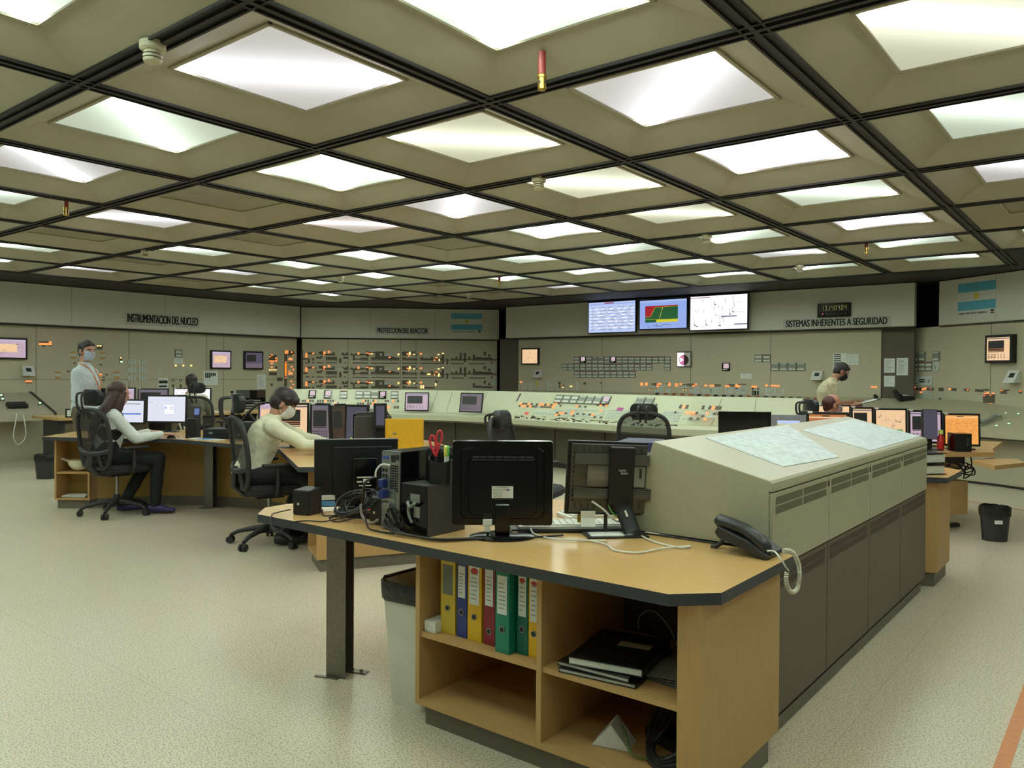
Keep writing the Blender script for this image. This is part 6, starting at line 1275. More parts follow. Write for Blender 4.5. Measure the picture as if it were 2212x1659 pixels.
# ================================================================ things on the curved desk
t = thing('document_box', 'flat black box with devices on top on the curved desk', 'box', (-7.28, 4.62, ZD), .62); MB().box(-.26, .26, -.15, .15, 0, .1).build('case', m_black, t, bevel=.004); MB().box(-.2, -.16, -.1515, -.149, .05, .07).cyl((.02, -.15, .06), (.02, -.153, .06), .008, None, 0, 12).box(.1, .115, -.1515, -.149, .03, .06).build('lock_plate', m_metal, t)
t = thing('cordless_charger', 'black charging cradle with a radio handset on the black box', 'charger', (-7.55, 4.5, ZD+.0), .6); MB().box(-.05, .05, -.1, .04, .0, .2).build('cradle', m_black, t, bevel=.006); t.location = (-7.62, 4.38, ZD)
MB().box(-.03, .04, -.0, .03, .2, .32, 0, Matrix.Rotation(-.15, 4, 'X')).build('handset', m_dgrey, t, bevel=.006); MB().box(-.02, .03, -.002, .0, .235, .3, 0, Matrix.Rotation(-.15, 4, 'X')).build('display', emit('small_blue_display', (110, 130, 200), .7), t)
t = thing('headset_stand', 'black headset and clamp arm standing on the black box', 'headset', (-7.2, 4.66, ZD+.1005), .6)
MB().tube([(-.16, 0, .0), (-.14, 0, .08), (-.06, 0, .2), (.06, 0, .27), (.12, 0, .27)], .02, 0, 10, 6).tube([(.0, -.03, .06), (.06, -.03, .14), (.16, -.02, .24), (.24, 0, .26)], .014, 0, 8, 6).tube([(.05, 0, .17), (.12, 0, .1), (.17, 0, .0)], .014, 0, 8, 5).build('arm', m_black, t, True)
MB().box(-.12, .12, -.06, .06, .0, .07).build('base', m_dgrey, t, bevel=.01); MB().ell((.02, -.05, .14), .012).build('screw_knob', m_brass, t, True)
t = thing('magazine', 'white and blue magazine on the front edge of the curved desk', 'magazine', (-7.3, 4.32, ZD), .12); MB().box(-.2, .2, -.06, .07, 0, .008).build('pages', m_white, t); MB().box(-.1, .08, -.05, .06, .0081, .0085).build('cover_picture', mat('cover_blue', (70, 130, 180), .5), t)
t = thing('desk_telephone', 'grey desk telephone half behind the chair of the seated man', 'telephone', (-6.62, 4.62, ZD), .3); MB().extr([(-.1, 0), (-.1, .02), (.1, .07), (.1, 0)], -.1, .1).build('base', PH, t, bevel=.005); MB().cap((-.07, -.07, .05), .022, (-.06, .08, .09), .022).build('handset', mat('phone_grey', (150, 158, 152), .4), t, True)
for k in range(3): tag(MB().box(-.15, .15, -.11, .11, 0, .002, 0, Matrix.Translation((-6.62+.03*k, 4.36+.02*k, ZD+.0003+.0024*k)) @ Matrix.Rotation(.2+.25*k, 4, 'Z')).build('paper_sheet', mat('paper_yellow_%d' % k, [(214, 190, 96), (226, 216, 160), (206, 176, 76)][k], .8)), ['bottom', 'middle', 'top'][k]+' yellow sheet of the pile on the curved desk', 'paper', 'yellow sheets on the curved desk')
t = thing('correction_pen', 'white and red pen standing in a clear cup on the curved desk', 'pen', (-6.98, 4.86, ZD+.0)); MB().cap((0, 0, .06), .008, (.02, .0, .2), .008).build('barrel', mat('pen_red', (190, 70, 60), .4), t, True); MB().cap((.02, 0, .2), .009, (.025, 0, .25), .009).build('cap', m_white, t, True)
MB().loft([(0, 0, 0), (0, 0, .1)], [.035, .04], None, 0, 20).build('holder', mat('frosted_cup', (150, 150, 140), .3), t, True)
# helmet and papers in the left shelf unit
m_hel = mat('helmet_cream', (226, 222, 196), .35)
hc = Vector((-8.79, 3.50))+Vector((.803, .596))*.2+Vector((-.596, .803))*.115; ra = math.atan2(.596, .803)
t = thing('safety_helmet', 'cream safety helmet upside down in the left shelf unit', 'helmet', (hc.x, hc.y, .3805+.11), ra)
MB().ell((0, 0, 0), (.12, .095, .11), 0, None, 28, 10, (.5, 1)).build('shell', m_hel, t, True); MB().loft([(0, 0, 0), (0, 0, .006)], [(.127, .1), (.13, .103)], (1, 0, 0), 0, 28, True).build('rim', m_hel, t, True)
MB().extr([(.1, .004), (.165, .03), (.165, .024), (.1, -.006)], -.06, .06).xf(Matrix.Rotation(1.9, 4, 'Z')).build('peak', m_hel, t)
for k in range(3): tag(MB().box(-.14, .1, -.09, .08, 0, .008, 0, Matrix.Translation((hc.x, hc.y, .1103+.0083*k)) @ Matrix.Rotation(ra+.05*k, 4, 'Z')).build('booklet', [m_recg, m_recw, m_white][k]), ['bottom grey', 'middle', 'top white'][k]+' booklet in the lower left shelf compartment', 'booklet', 'booklets in the left shelf unit')
# helpers on the back left desk: papers, adapters
for k in range(3): tag(MB().box(-.15, .15, -.2, .2, 0, .003, 0, Matrix.Translation((-12.35, 7.2+.35*k, ZD)) @ Matrix.Rotation(.3*k, 4, 'Z')).build('paper_sheet', m_paper), ['left', 'middle', 'right'][k]+' white sheet on the background desk at left', 'paper', 'papers on the background desk')
t = thing('power_adapter', 'white labelled black adapter at the left end of the background desk', 'power adapter', (-12.2, 5.08, ZD), .6); MB().box(-.06, .06, -.04, .04, 0, .13).build('case', m_black, t, bevel=.006); MB().box(-.03, .03, -.0415, -.039, .02, .11).build('label', m_white, t)
# on the right operator desk
q = atz(2070, 976, ZD); t = thing('speaker', 'black box speaker in front of the bright orange monitor', 'speaker', (q.x, q.y+.08, ZD), .62); MB().box(-.075, .075, -.06, .08, 0, .165).build('cabinet', m_gloss, t, bevel=.004); MB().box(.03, .045, -.0615, -.059, .05, .12).build('control_panel', m_dgrey, t)
q = atz(2027, 974, ZD); t = thing('juice_bottle', 'small red bottle with a green cap on the right operator desk', 'bottle', (q.x, q.y+.1, ZD)); MB().loft([(0, 0, 0), (0, 0, .11), (0, 0, .14), (0, 0, .15)], [.03, .03, .018, .015], None, 0, 20).build('bottle', mat('bottle_red', (190, 40, 36), .25), t, True); MB().cyl((0, 0, .15), (0, 0, .185), .02).build('cap', mat('cap_lime', (200, 226, 110), .4), t, True)
for k in range(2): t = thing('binder_stack', 'black folder lying %s on the near corner of the far desk end' % ('above another' if k else 'lowest'), 'folder', (-1.22, 6.12+.02*k, ZD+.075*k), .9+.1*k, 'two black folders'); MB().box(-.15, .15, -.13, .13, 0, .004).box(-.15, .15, -.13, .13, .066, .07).box(-.15, -.145, -.13, .13, .004, .066).build('cover', m_gloss, t); MB().box(-.14, .14, -.12, .12, .006, .06).build('page_block', m_recw, t)
# phones on the far console
for (u, v, lab) in [(1905, 856, 'black telephone left of two on the far console'), (1955, 859, 'black telephone right of two on the far console')]:
    x, z = G1.loc(u, v+4); p = G1.M() @ Vector((x, 0, z)); t = thing('telephone', lab, 'telephone', p, .45, 'telephones on the far console'); Mx = Matrix.Rotation(math.atan2(.34, 1.02), 4, 'X')
    MB().box(-.09, .12, -.12, .12, .0, .05, 0, Mx).build('base', m_black, t, bevel=.008); MB().cap(Mx @ Vector((-.12, -.14, .06)), .03, Mx @ Vector((-.12, .13, .08)), .03).build('handset', m_black, t, True); MB().box(-.03, .08, .03, .1, .05, .053, 0, Mx).build('label', m_recw, t)
x, z = G2.loc(2135, 912); p = G2.M() @ Vector((x, 0, z)); t = thing('handset', 'grey handset on a black clamp at the corner of the right console', 'telephone', p, .0)
hp = [G2.M() @ Vector((G2.loc(u, v)[0], -.06, G2.loc(u, v)[1]))-p for u, v in [(2120, 921), (2135, 917), (2150, 908), (2166, 905)]]; MB().tube(hp, .03, 0, 10, 5).build('grip', m_recg, t, True); e_ = hp[0]; MB().tube([e_, e_+Vector((-.05, -.05, -.03)), e_+Vector((-.07, -.07, -.12)), e_+Vector((-.07, -.07, -.2))], .018, 0, 8, 5).build('clamp', m_black, t, True)
for u0, v0, u1, v1, c, lab, P_ in [(2204, 877, 2225, 890, (214, 220, 60), 'bright yellow note at the right edge of the console', G3), (2166, 905, 2182, 912, (206, 200, 110), 'small yellow note on the right console', G3), (2044, 878, 2066, 888, (206, 216, 210), 'pale card lying on the right console', G2)]:
    x0, x1, z0, z1 = P_.rect(u0, v0, u1, v1); tag(MB().box(x0, x1, -.008, -.002, z0, z1, 0, P_.M()).build('note_card', mat('note_%d' % u0, c, .7)), lab, 'note', 'notes on the right console')
# ================================================================ office chairs
m_net = mat('chair_mesh_fabric', (34, 33, 34), .8); m_net.node_tree.nodes['Principled BSDF'].inputs['Alpha'].default_value = .72
m_cush = mat('chair_seat_fabric', (36, 35, 37), .85, 0, .1, 120); m_leather = mat('headrest_leather', (30, 31, 33), .38)
def chair(loc, rz, label, hh=0., hr_tilt=0.):
    t = thing('office_chair', label, 'chair', loc, rz, 'mesh office chairs')
    for k in range(5):
        a = k*2*PI/5+.35; d = Vector((math.cos(a), math.sin(a), 0))
        lg = MB().loft([d*.04+Vector((0, 0, .13)), d*.14+Vector((0, 0, .125)), d*.26+Vector((0, 0, .10)), d*.32+Vector((0, 0, .07))], [(.03, .03), (.026, .022), (.020, .017), (.017, .014)], None, 0, 12).build('leg', m_chair, t, True)
        c = d*.325; s_ = Vector((-d.y, d.x, 0)); cs = MB()
        for q in (-1, 1): cs.cyl(c+s_*(.008*q)+Vector((0, 0, .03)), c+s_*(.028*q)+Vector((0, 0, .03)), .03, None, 0, 18)
        cs.cyl(c+Vector((0, 0, .03)), c+Vector((0, 0, .075)), .01, None, 0, 8); cs.build('caster', m_chair, lg, True)
    MB().cyl((0, 0, .09), (0, 0, .2), .032, .03, 0, 20).cyl((0, 0, .2), (0, 0, .40), .014, None, 1, 16).box(-.09, .09, -.12, .1, .39, .43, 0).build('gas_lift', [m_chair, m_metal], t, True)
    se = MB(); pr = [(x, y+.02) for x, y in rrect(.5, .48, .12, 6)]; n = len(pr)
    vs = [(x*.9, y*.9, .425) for x, y in pr]+[(x, y, .45) for x, y in pr]+[(x, y, .48) for x, y in pr]+[(x*.9, y*.9, .505) for x, y in pr]+[(x*.4, y*.4, .51) for x, y in pr]
    se.add(vs, [(r*n+i, r*n+(i+1) % n, (r+1)*n+(i+1) % n, (r+1)*n+i) for r in range(4) for i in range(n)]+[tuple(range(n))[::-1], tuple(range(4*n, 5*n))]); se.build('seat', m_cush, t, True)
    # backrest: bowed frame with netting
    def bk(x, z, o=0.): return (x, -.235-.06*(max(0., z-.5)/.55)**1.5+.35*x*x+o, z)
    out = [(-.18, .5), (-.235, .62), (-.25, .8), (-.225, .97), (-.14, 1.04), (0, 1.055), (.14, 1.04), (.225, .97), (.25, .8), (.235, .62), (.18, .5), (0, .485)]
    bb_ = MB().tube([bk(x, z) for x, z in out]+[bk(*out[0])], .021, 0, 10, 4); bb_.tube([bk(-.235, .66), bk(-.1, .63, -.03), bk(.1, .63, -.03), bk(.235, .66)], .026, 0, 10, 4)
    bb_.loft([(0, -.06, .42), (0, -.2, .42), (0, -.29, .5), bk(0, .66, -.03)], [(.045, .02), (.045, .022), (.05, .02), (.04, .018)], (1, 0, 0), 0, 14)
    bb_.tube([bk(-.13, .5, -.01), bk(-.11, .57, -.015), bk(-.13, .64, -.03)], .02, 0, 8, 4).tube([bk(.13, .5, -.01), bk(.11, .57, -.015), bk(.13, .64, -.03)], .02, 0, 8, 4)
    br_ = bb_.build('backrest', m_chair, t, True)
    nv = []; nf = []; R_, Cc = 12, 10
    for i in range(R_+1):
        z = .5+.54*i/R_; hw_ = (.18+.07*math.sin(min(1, (z-.5)/.3)*PI/2)) if z < .9 else .25*math.sqrt(max(.05, 1-((z-.88)/.19)**2))
        for j in range(Cc+1): x = -hw_+2*hw_*j/Cc; nv.append(bk(x, z, .004))
    for i in range(R_):
        for j in range(Cc): a = i*(Cc+1)+j; nf.append((a, a+1, a+Cc+2, a+Cc+1))
    MB().add(nv, nf).build('back_netting', m_net, br_, True)
    hz = 1.17+hh; hr = MB()
    for sx_ in (-.04, .04): hr.tube([bk(sx_*.6, .97, -.03), bk(sx_, 1.03, -.05), (sx_, -.38, 1.08+hh*.6), (sx_, -.385, hz+.03), (sx_, -.32, hz+.05)], .0105, 0, 8, 6)
    hd = hr.build('headrest_bracket', m_chair, t, True)
    Mh = Matrix.Translation((0, -.28, hz)) @ Matrix.Rotation(hr_tilt, 4, 'X'); pr = rrect(.27, .165, .065, 6); n = len(pr); vs = []
    for off, sc in ((.035, .72), (.03, .95), (.0, 1.0), (-.02, .95), (-.028, .75)):
        for x, z in pr: vs.append(Mh @ Vector((x*sc, off+x*x*1.6, z*sc)))
    hp = MB().add(vs, [(r*n+i, (r+1)*n+i, (r+1)*n+(i+1) % n, r*n+(i+1) % n) for r in range(4) for i in range(n)]+[tuple(range(n)), tuple(range(4*n, 5*n))[::-1]]); fixn(hp.build('headrest', m_leather, t, True))
    for s in (-1, 1):
        MB().cap((s*.27, -.10, .675), .016, (s*.27, .13, .68), .016).box(s*.27-.04, s*.27+.04, -.12, .14, .672, .69).tube([(s*.27, 0, .67), (s*.275, 0, .55), (s*.27, 0, .47), (s*.2, 0, .43)], .02, 0, 8, 5).build('armrest', m_chair, t, True, bevel=.004)
    return t
# ================================================================ people
def remesh(mb, name, mats, root, vox=.008, sm=4, disp=0., parent=None, extra=0.):
    o = mb.build(name, mats, None); r = o.modifiers.new('r', 'REMESH'); r.mode = 'VOXEL'; r.voxel_size = vox
    s = o.modifiers.new('s', 'SMOOTH'); s.factor = .5; s.iterations = sm
    if disp:
        tx = bpy.data.textures.new('folds', 'CLOUDS'); tx.noise_scale = .085; d = o.modifiers.new('d', 'DISPLACE'); d.texture = tx; d.strength = disp; d.mid_level = .5
    me = bpy.data.meshes.new_from_object(o.evaluated_get(bpy.context.evaluated_depsgraph_get())); me.name = name
    n = o.name; bpy.data.objects.remove(o); me.polygons.foreach_set('use_smooth', [True]*len(me.polygons))
    me.materials.clear()
    for x in (mats if isinstance(mats, (list, tuple)) else [mats]): me.materials.append(x)
    o = bpy.data.objects.new(name, me); C.objects.link(o); o.parent = parent or root; return o
def elbow(a, b, l1, l2, bend):
    a, b = Vector(a), Vector(b); d = b-a; L = min(d.length, (l1+l2)*.995); u = d.normalized(); x = (l1*l1-l2*l2+L*L)/(2*L); h = math.sqrt(max(0, l1*l1-x*x)); n = Vector(bend); n = (n-u*n.dot(u)).normalized(); return a+u*x+n*h
def hand(mb, w, d, n, side, curl=.5, grip=0.):
    """w wrist, d finger direction, n back-of-hand normal, side +1 when the thumb lies towards d x n"""
    w, d, n = Vector(w), Vector(d).normalized(), Vector(n); n = (n-d*n.dot(d)).normalized(); s = d.cross(n)*side
    mb.loft([w-d*.01, w+d*.02, w+d*.05, w+d*.088, w+d*.095], [(.026, .02), (.034, .017), (.042, .015), (.042, .013), (.036, .009)], s, 0, 14)
    for k, (o, L) in enumerate([(.031, .072), (.0105, .08), (-.0105, .075), (-.031, .058)]):
        p = w+d*.088+s*o; a = curl*(.5+.08*k); q = p
        dd = d.copy(); 
        for seg_, (f, r0, r1) in enumerate([(.45, .0092, .0086), (.32, .0086, .008), (.23, .008, .007)]):
            a_ = curl*(.45+.5*seg_)+grip*.6*(seg_+1)*.6; dd = (d*math.cos(a_)-n*math.sin(a_)); q2 = q+dd*L*f; mb.cap(q, r0, q2, r1, 0, 8); q = q2
    p = w+d*.022+s*.03; e1 = p+(d*.55+s*.75-n*.25).normalized()*.038; e2 = e1+(d*.9+s*.2-n*.3).normalized()*.03; mb.cap(w+d*.015+s*.015, .014, p, .013, 0, 8).cap(p, .0125, e1, .0105, 0, 8).cap(e1, .0105, e2, .0085, 0, 8)
def person(loc, rz, label, skin, top, bottom, pose, hair, scale=1., mask=None, vox=.008, shoes=(26, 26, 30), hairc=(34, 24, 20), lanyard=None, glasses=False, vest=None, sleeves=1.0):
    t = thing('person', label, 'person', loc, rz); sc = scale
    J = {k: Vector(v)*sc for k, v in pose.items() if k not in ('hy', 'hp', 'handL', 'handR', 'hr')}
    P_, Ch, Nk, Hd = J['pelvis'], J['chest'], J['neck'], J['head']
    sh = {s: J['sh'+s] for s in 'LR'}; wr = {s: J['wr'+s] for s in 'LR'}; kn = {s: J['kn'+s] for s in 'LR'}; an = {s: J['an'+s] for s in 'LR'}; hip = {'L': P_+Vector((-.09, 0, 0))*sc, 'R': P_+Vector((.09, 0, 0))*sc}
    el = {s: (J['el'+s] if 'el'+s in J else elbow(sh[s], wr[s], .29*sc, .255*sc, pose.get('bend'+s, ((-.5 if s == 'L' else .5), -.6, -.6)))) for s in 'LR'}
    MH = Matrix.Translation(Hd) @ Matrix.Rotation(pose.get('hy', 0), 4, 'Z') @ Matrix.Rotation(pose.get('hp', 0), 4, 'X') @ Matrix.Rotation(pose.get('hr', 0), 4, 'Y') @ Matrix.Scale(sc, 4)
    m_skin = mat('skin_%d_%d_%d' % skin, skin, .5, 0, .04, 60)
    side = (sh['R']-sh['L']).normalized()
    def torso(mb, g, m=0, capw=1.):
        pts = [P_+Vector((0, 0, -.06))*sc, P_, P_.lerp(Ch, .35), P_.lerp(Ch, .7), Ch, Ch.lerp(Nk, .45), Ch.lerp(Nk, .8), Nk]; rd = [(.15, .11), (.165, .125), (.145, .115), (.155, .12), (.18, .125), (.19, .11), (.12, .08), (.06, .06)]
        mb.loft(pts, [(a*sc+g, b*sc+g) for a, b in rd], side, m, 22); mid = (sh['L']+sh['R'])/2; mb.cap(mid+(sh['L']-mid)*capw, .056*sc+g, mid+(sh['R']-mid)*capw, .056*sc+g)
    b = MB(); torso(b, 0); b.cap(Nk-Vector((0, 0, .03))*sc, .06*sc, MH @ Vector((0, -.02, -.05)), .052*sc)
    b.ell(MH @ Vector((0, -.004, .03)), Vector((.077, .096, .092))*sc, 0, MH.to_3x3().normalized(), 24, 16).ell(MH @ Vector((0, .02, -.035)), Vector((.06, .07, .075))*sc, 0, MH.to_3x3().normalized(), 20, 12)
    b.ell(MH @ Vector((0, .055, -.085)), Vector((.03, .028, .022))*sc, 0, MH.to_3x3().normalized(), 16, 8)
    b.cap(MH @ Vector((0, .088, .018)), .009*sc, MH @ Vector((0, .108, -.02)), .014*sc, 0, 10).cap(MH @ Vector((-.035, .078, .032)), .012*sc, MH @ Vector((.035, .078, .032)), .012*sc, 0, 10)
    for s in (-1, 1): b.ell(MH @ Vector((.077*s, -.002, -.003)), Vector((.01, .02, .032))*sc, 0, MH.to_3x3().normalized() @ Matrix.Rotation(.25*s, 3, 'Z'), 12, 8)
    for s in 'LR':
        k = -1 if s == 'L' else 1
        b.cap(sh[s], .05*sc, el[s], .038*sc).cap(el[s], .038*sc, wr[s], .025*sc)
        hd_ = pose['hand'+s]; hand(b, wr[s], hd_[0], hd_[1], hd_[2], *(hd_[3:] or (.5,)))
        b.cap(hip[s], .085*sc, kn[s], .055*sc).cap(kn[s], .054*sc, an[s], .036*sc)
    remesh(b, 'body', m_skin, t, vox, 3)
    # shirt
    c = MB(); torso(c, .014*sc); 
    for s in 'LR':
        e = sleeves; c.cap(sh[s], .066*sc, el[s], .052*sc)
        if e > .5: c.cap(el[s], .052*sc, el[s].lerp(wr[s], .92*min(1, e)), .038*sc); c.loft([el[s].lerp(wr[s], .86*min(1, e)), el[s].lerp(wr[s], .97*min(1, e))], [.038*sc, .037*sc], None, 0, 14)
        else: c.loft([sh[s].lerp(el[s], .8), sh[s].lerp(el[s], 1.05)], [.058*sc, .06*sc], None, 0, 14)
    c.loft([Nk-Vector((0, 0, .03))*sc, Nk+Vector((0, .0, .022))*sc+(MH @ Vector((0, 0, 0))-Nk)*.12], [.072*sc, .062*sc], side, 0, 20)
    remesh(c, 'shirt', top, t, .010, 5, .022)
    if vest:
        c = MB(); torso(c, .024*sc, capw=.72); remesh(c, 'vest', vest, t, .010, 4, .006)
    c = MB(); c.loft([P_+Vector((0, 0, .05))*sc, P_, P_+Vector((0, .02, -.08))*sc], [(.165*sc, .13*sc), (.178*sc, .138*sc), (.16*sc, .125*sc)], side, 0, 20)
    for s in 'LR': c.cap(hip[s], .102*sc, kn[s], .07*sc).cap(kn[s], .069*sc, an[s]+(kn[s]-an[s]).normalized()*.02, .052*sc)
    remesh(c, 'trousers', bottom, t, .011, 4, .014)
    ft = pose.get('foot', None); m_shoe = mat('shoe_%d_%d_%d' % shoes, shoes, .5)
    for s in 'LR':
        fd = Vector(pose.get('foot'+s, (0, 1, 0))).normalized(); a = an[s]; z = .035*sc
        q = MB().loft([Vector((a.x, a.y, a.z-.035*sc))-fd*.065*sc, Vector((a.x, a.y, a.z-.035*sc)), Vector((a.x, a.y, a.z-.045*sc))+fd*.1*sc, Vector((a.x, a.y, a.z-.055*sc))+fd*.17*sc, Vector((a.x, a.y, a.z-.058*sc))+fd*.195*sc], [(.03*sc, .035*sc), (.04*sc, .045*sc), (.045*sc, .032*sc), (.038*sc, .024*sc), (.015*sc, .012*sc)], fd.cross(Vector((0, 0, 1))), 0, 16); remesh(q, 'shoe', m_shoe, t, .009, 2)
    # hair
    m_hair = mat('hair_%d_%d_%d' % hairc, hairc, .5, 0, .25, 160); h = MB(); R3 = MH.to_3x3().normalized()
    hair(h, MH, R3, sc); remesh(h, 'hair', m_hair, t, .007, 3, .006)
    e = MB()
    for s in (-1, 1): e.ell(MH @ Vector((.031*s, .089, .008)), Vector((.013, .007, .007))*sc, 0, R3, 12, 8); e.ell(MH @ Vector((.031*s, .0945, .008)), Vector((.006, .004, .006))*sc, 1, R3, 10, 6)
    e.build('eyes', [m_white, m_ink], t, True); e = MB()
    for s in (-1, 1): e.cap(MH @ Vector((.016*s, .094, .032)), .0045*sc, MH @ Vector((.048*s, .084, .034)), .004*sc, 0, 8)
    e.build('eyebrows', m_hair, t, True)
    if not mask: MB().cap(MH @ Vector((-.02, .086, -.055)), .006*sc, MH @ Vector((.02, .086, -.055)), .006*sc, 0, 8).build('mouth', mat('lips', (150, 90, 80), .5), t, True)
    else:
        mm, kind = mask; q = MB(); vs = []; nr, ncol = 8, 13
        for i in range(nr+1):
            for j in range(ncol+1):
                u = -1+2*j/ncol; v = i/nr; x = .066*u*(1-.25*v*v); yb = .108-.052*u*u*1.1+(.022*math.sin(v*PI)*(1-abs(u)**1.5) if kind == 'cup' else .008*math.sin(v*PI)); z = .006-.11*v+.012*u*u*(1-v)
                if kind == 'pleat': yb += .0025*math.sin(v*PI*6)
                yb += -.030*v*v+.0
                vs.append(MH @ Vector((x, yb, z)))
        q.add(vs, [(i*(ncol+1)+j, i*(ncol+1)+j+1, (i+1)*(ncol+1)+j+1, (i+1)*(ncol+1)+j) for i in range(nr) for j in range(ncol)])
        mo = q.build('face_mask', mm, t, True); so = mo.modifiers.new('s', 'SOLIDIFY'); so.thickness = .004
        for s in (-1, 1): MB().tube([MH @ Vector(v) for v in ((.064*s, .06, -.0), (.074*s, .03, .012), (.082*s, -.012, .022), (.082*s, -.024, -.005), (.074*s, .0, -.045), (.058*s, .045, -.085))], .0018, 0, 6, 5).build('ear_loop', mm, mo, True)
    if lanyard:
        ly = MB(); f_ = Vector((side.y*-1, side.x, 0)); fr_ = Vector((-side.y, side.x, 0)); 
        q0 = Nk+Vector((0, 0, .02))*sc
        for s in (-1, 1): ly.tube([q0-fr_*.075*sc, q0+side*.07*s*sc+Vector((0, 0, .0)), q0+side*.065*s*sc+fr_*.085*sc-Vector((0, 0, .05))*sc, Ch+side*.04*s*sc+fr_*.155*sc, Ch.lerp(P_, .35)+fr_*.15*sc], .007, 0, 6, 6)
        ly.build('lanyard', lanyard, t, True)
    if glasses:
        g = MB()
        for s in (-1, 1):
            g.tube([MH @ Vector((.034*s+.022*math.cos(a*PI/6), .104, .006+.015*math.sin(a*PI/6))) for a in range(13)], .0018, 0, 6); g.tube([MH @ Vector((.056*s, .1, .01)), MH @ Vector((.08*s, .04, .014)), MH @ Vector((.083*s, -.01, .012))], .002, 0, 6)
        g.tube([MH @ Vector((-.012, .105, .008)), MH @ Vector((.012, .105, .008))], .002, 0, 6); g.build('glasses', m_gloss, t, True)
    return t
def short_hair(top=0., back=0., bald=False):
    def f(h, MH, R3, sc):
        if not bald:
            h.ell(MH @ Vector((0, -.016, .050+top)), Vector((.084, .098, .086))*sc, 0, R3, 22, 14); h.ell(MH @ Vector((0, -.03, .01)), Vector((.081, .08, .08))*sc, 0, R3, 20, 12); h.cap(MH @ Vector((-.03, .062, .088+top*.6)), .02*sc, MH @ Vector((.035, .06, .088+top*.6)), .02*sc)
            for s in (-1, 1): h.cap(MH @ Vector((.07*s, .018, .03)), .014*sc, MH @ Vector((.073*s, .024, -.005)), .007*sc, 0, 8)
        else:
            h.ell(MH @ Vector((0, -.032, .028)), Vector((.085, .08, .083))*sc, 0, R3, 22, 14); h.cap(MH @ Vector((-.072, .0, .0)), .012*sc, MH @ Vector((.072, .0, .0)), .012*sc)
        h.ell(MH @ Vector((0, -.05, -.03-back)), Vector((.06, .045, .05))*sc, 0, R3, 16, 10)
    return f
def mop_hair(h, MH, R3, sc):
    h.ell(MH @ Vector((0, -.012, .052)), Vector((.092, .106, .088))*sc, 0, R3, 22, 14); h.ell(MH @ Vector((0, -.035, .0)), Vector((.088, .085, .085))*sc, 0, R3, 20, 12)
    h.cap(MH @ Vector((-.04, .07, .075)), .03*sc, MH @ Vector((.04, .07, .07)), .03*sc); h.cap(MH @ Vector((-.02, .09, .06)), .018*sc, MH @ Vector((.03, .085, .055)), .016*sc)
    for s in (-1, 1): h.cap(MH @ Vector((.08*s, .02, .05)), .022*sc, MH @ Vector((.08*s, .03, .01)), .01*sc, 0, 8)
def long_hair(h, MH, R3, sc):
    h.ell(MH @ Vector((0, -.026, .048)), Vector((.087, .094, .088))*sc, 0, R3, 22, 14); h.ell(MH @ Vector((0, -.045, -.02)), Vector((.09, .07, .1))*sc, 0, R3, 20, 12)
    h.loft([MH @ Vector(v) for v in ((0, -.035, .02), (-.01, -.06, -.1), (-.02, -.12, -.22), (-.03, -.165, -.34), (-.04, -.17, -.43), (-.05, -.16, -.49))], [(.085*sc, .06*sc), (.1*sc, .065*sc), (.11*sc, .055*sc), (.1*sc, .045*sc), (.07*sc, .03*sc), (.02*sc, .01*sc)], (1, 0, 0), 0, 20)
    for s in (-1, 1): h.loft([MH @ Vector(v) for v in ((.075*s, .01, .04), (.085*s, -.01, -.05), (.085*s, -.02, -.14), (.06*s, -.05, -.22))], [(.018, .03), (.02, .04), (.024, .045), (.02, .03)], None, 0, 12)
m_cream = mat('shirt_cream', (214, 212, 184), .8, 0, .03, 12); m_khaki = mat('shirt_khaki', (188, 178, 146), .8, 0, .03, 12); m_lblue = mat('shirt_pale_blue', (188, 198, 204), .8, 0, .05, 14); m_wshirt = mat('shirt_white', (216, 222, 214), .8, 0, .05, 60)
m_trd = mat('trousers_dark', (30, 29, 33), .8); m_trk = mat('trousers_khaki', (96, 86, 66), .8); m_trb = mat('trousers_black', (18, 20, 21), .8)
m_mb = mat('mask_pale_blue', (170, 184, 206), .8); m_mw = mat('mask_white', (226, 226, 220), .8); m_mk = mat('mask_black', (20, 20, 26), .8); m_mp = mat('mask_mauve', (176, 150, 158), .8); m_lan = mat('lanyard_orange', (206, 128, 84), .6)
# argyle knit
m_arg = bpy.data.materials.new('argyle_knit'); m_arg.use_nodes = True; nt = m_arg.node_tree; b = nt.nodes['Principled BSDF']; tc = nt.nodes.new('ShaderNodeTexCoord'); mp = nt.nodes.new('ShaderNodeMapping'); mp.inputs['Rotation'].default_value = (0, math.radians(45), 0); mp.inputs['Scale'].default_value = (1, 0, .62); mp2 = nt.nodes.new('ShaderNodeMapping'); mp2.inputs['Scale'].default_value = (1, 0, .62)
mp.inputs['Scale'].default_value = (1, 1, 1); mp2.inputs['Scale'].default_value = (1.0, 0, .66); ck = nt.nodes.new('ShaderNodeTexChecker'); ck.inputs['Scale'].default_value = 13; ck.inputs['Color1'].default_value = lin((30, 24, 28))+(1,); ck.inputs['Color2'].default_value = lin((206, 210, 200))+(1,)
nt.links.new(tc.outputs['Object'], mp2.inputs[0]); nt.links.new(mp2.outputs[0], mp.inputs[0]); nt.links.new(mp.outputs[0], ck.inputs['Vector']); nt.links.new(ck.outputs['Color'], b.inputs['Base Color']); b.inputs['Roughness'].default_value = .85
SIT = dict(pelvis=(0, -.06, .56), chest=(0, -.09, .88), neck=(0, -.07, 1.06), head=(0, -.03, 1.21), shL=(-.18, -.08, .98), shR=(.18, -.08, .98), knL=(-.12, .38, .53), knR=(.12, .38, .53), anL=(-.12, .34, .09), anR=(.12, .36, .09))
dn = (0, .3, -1)
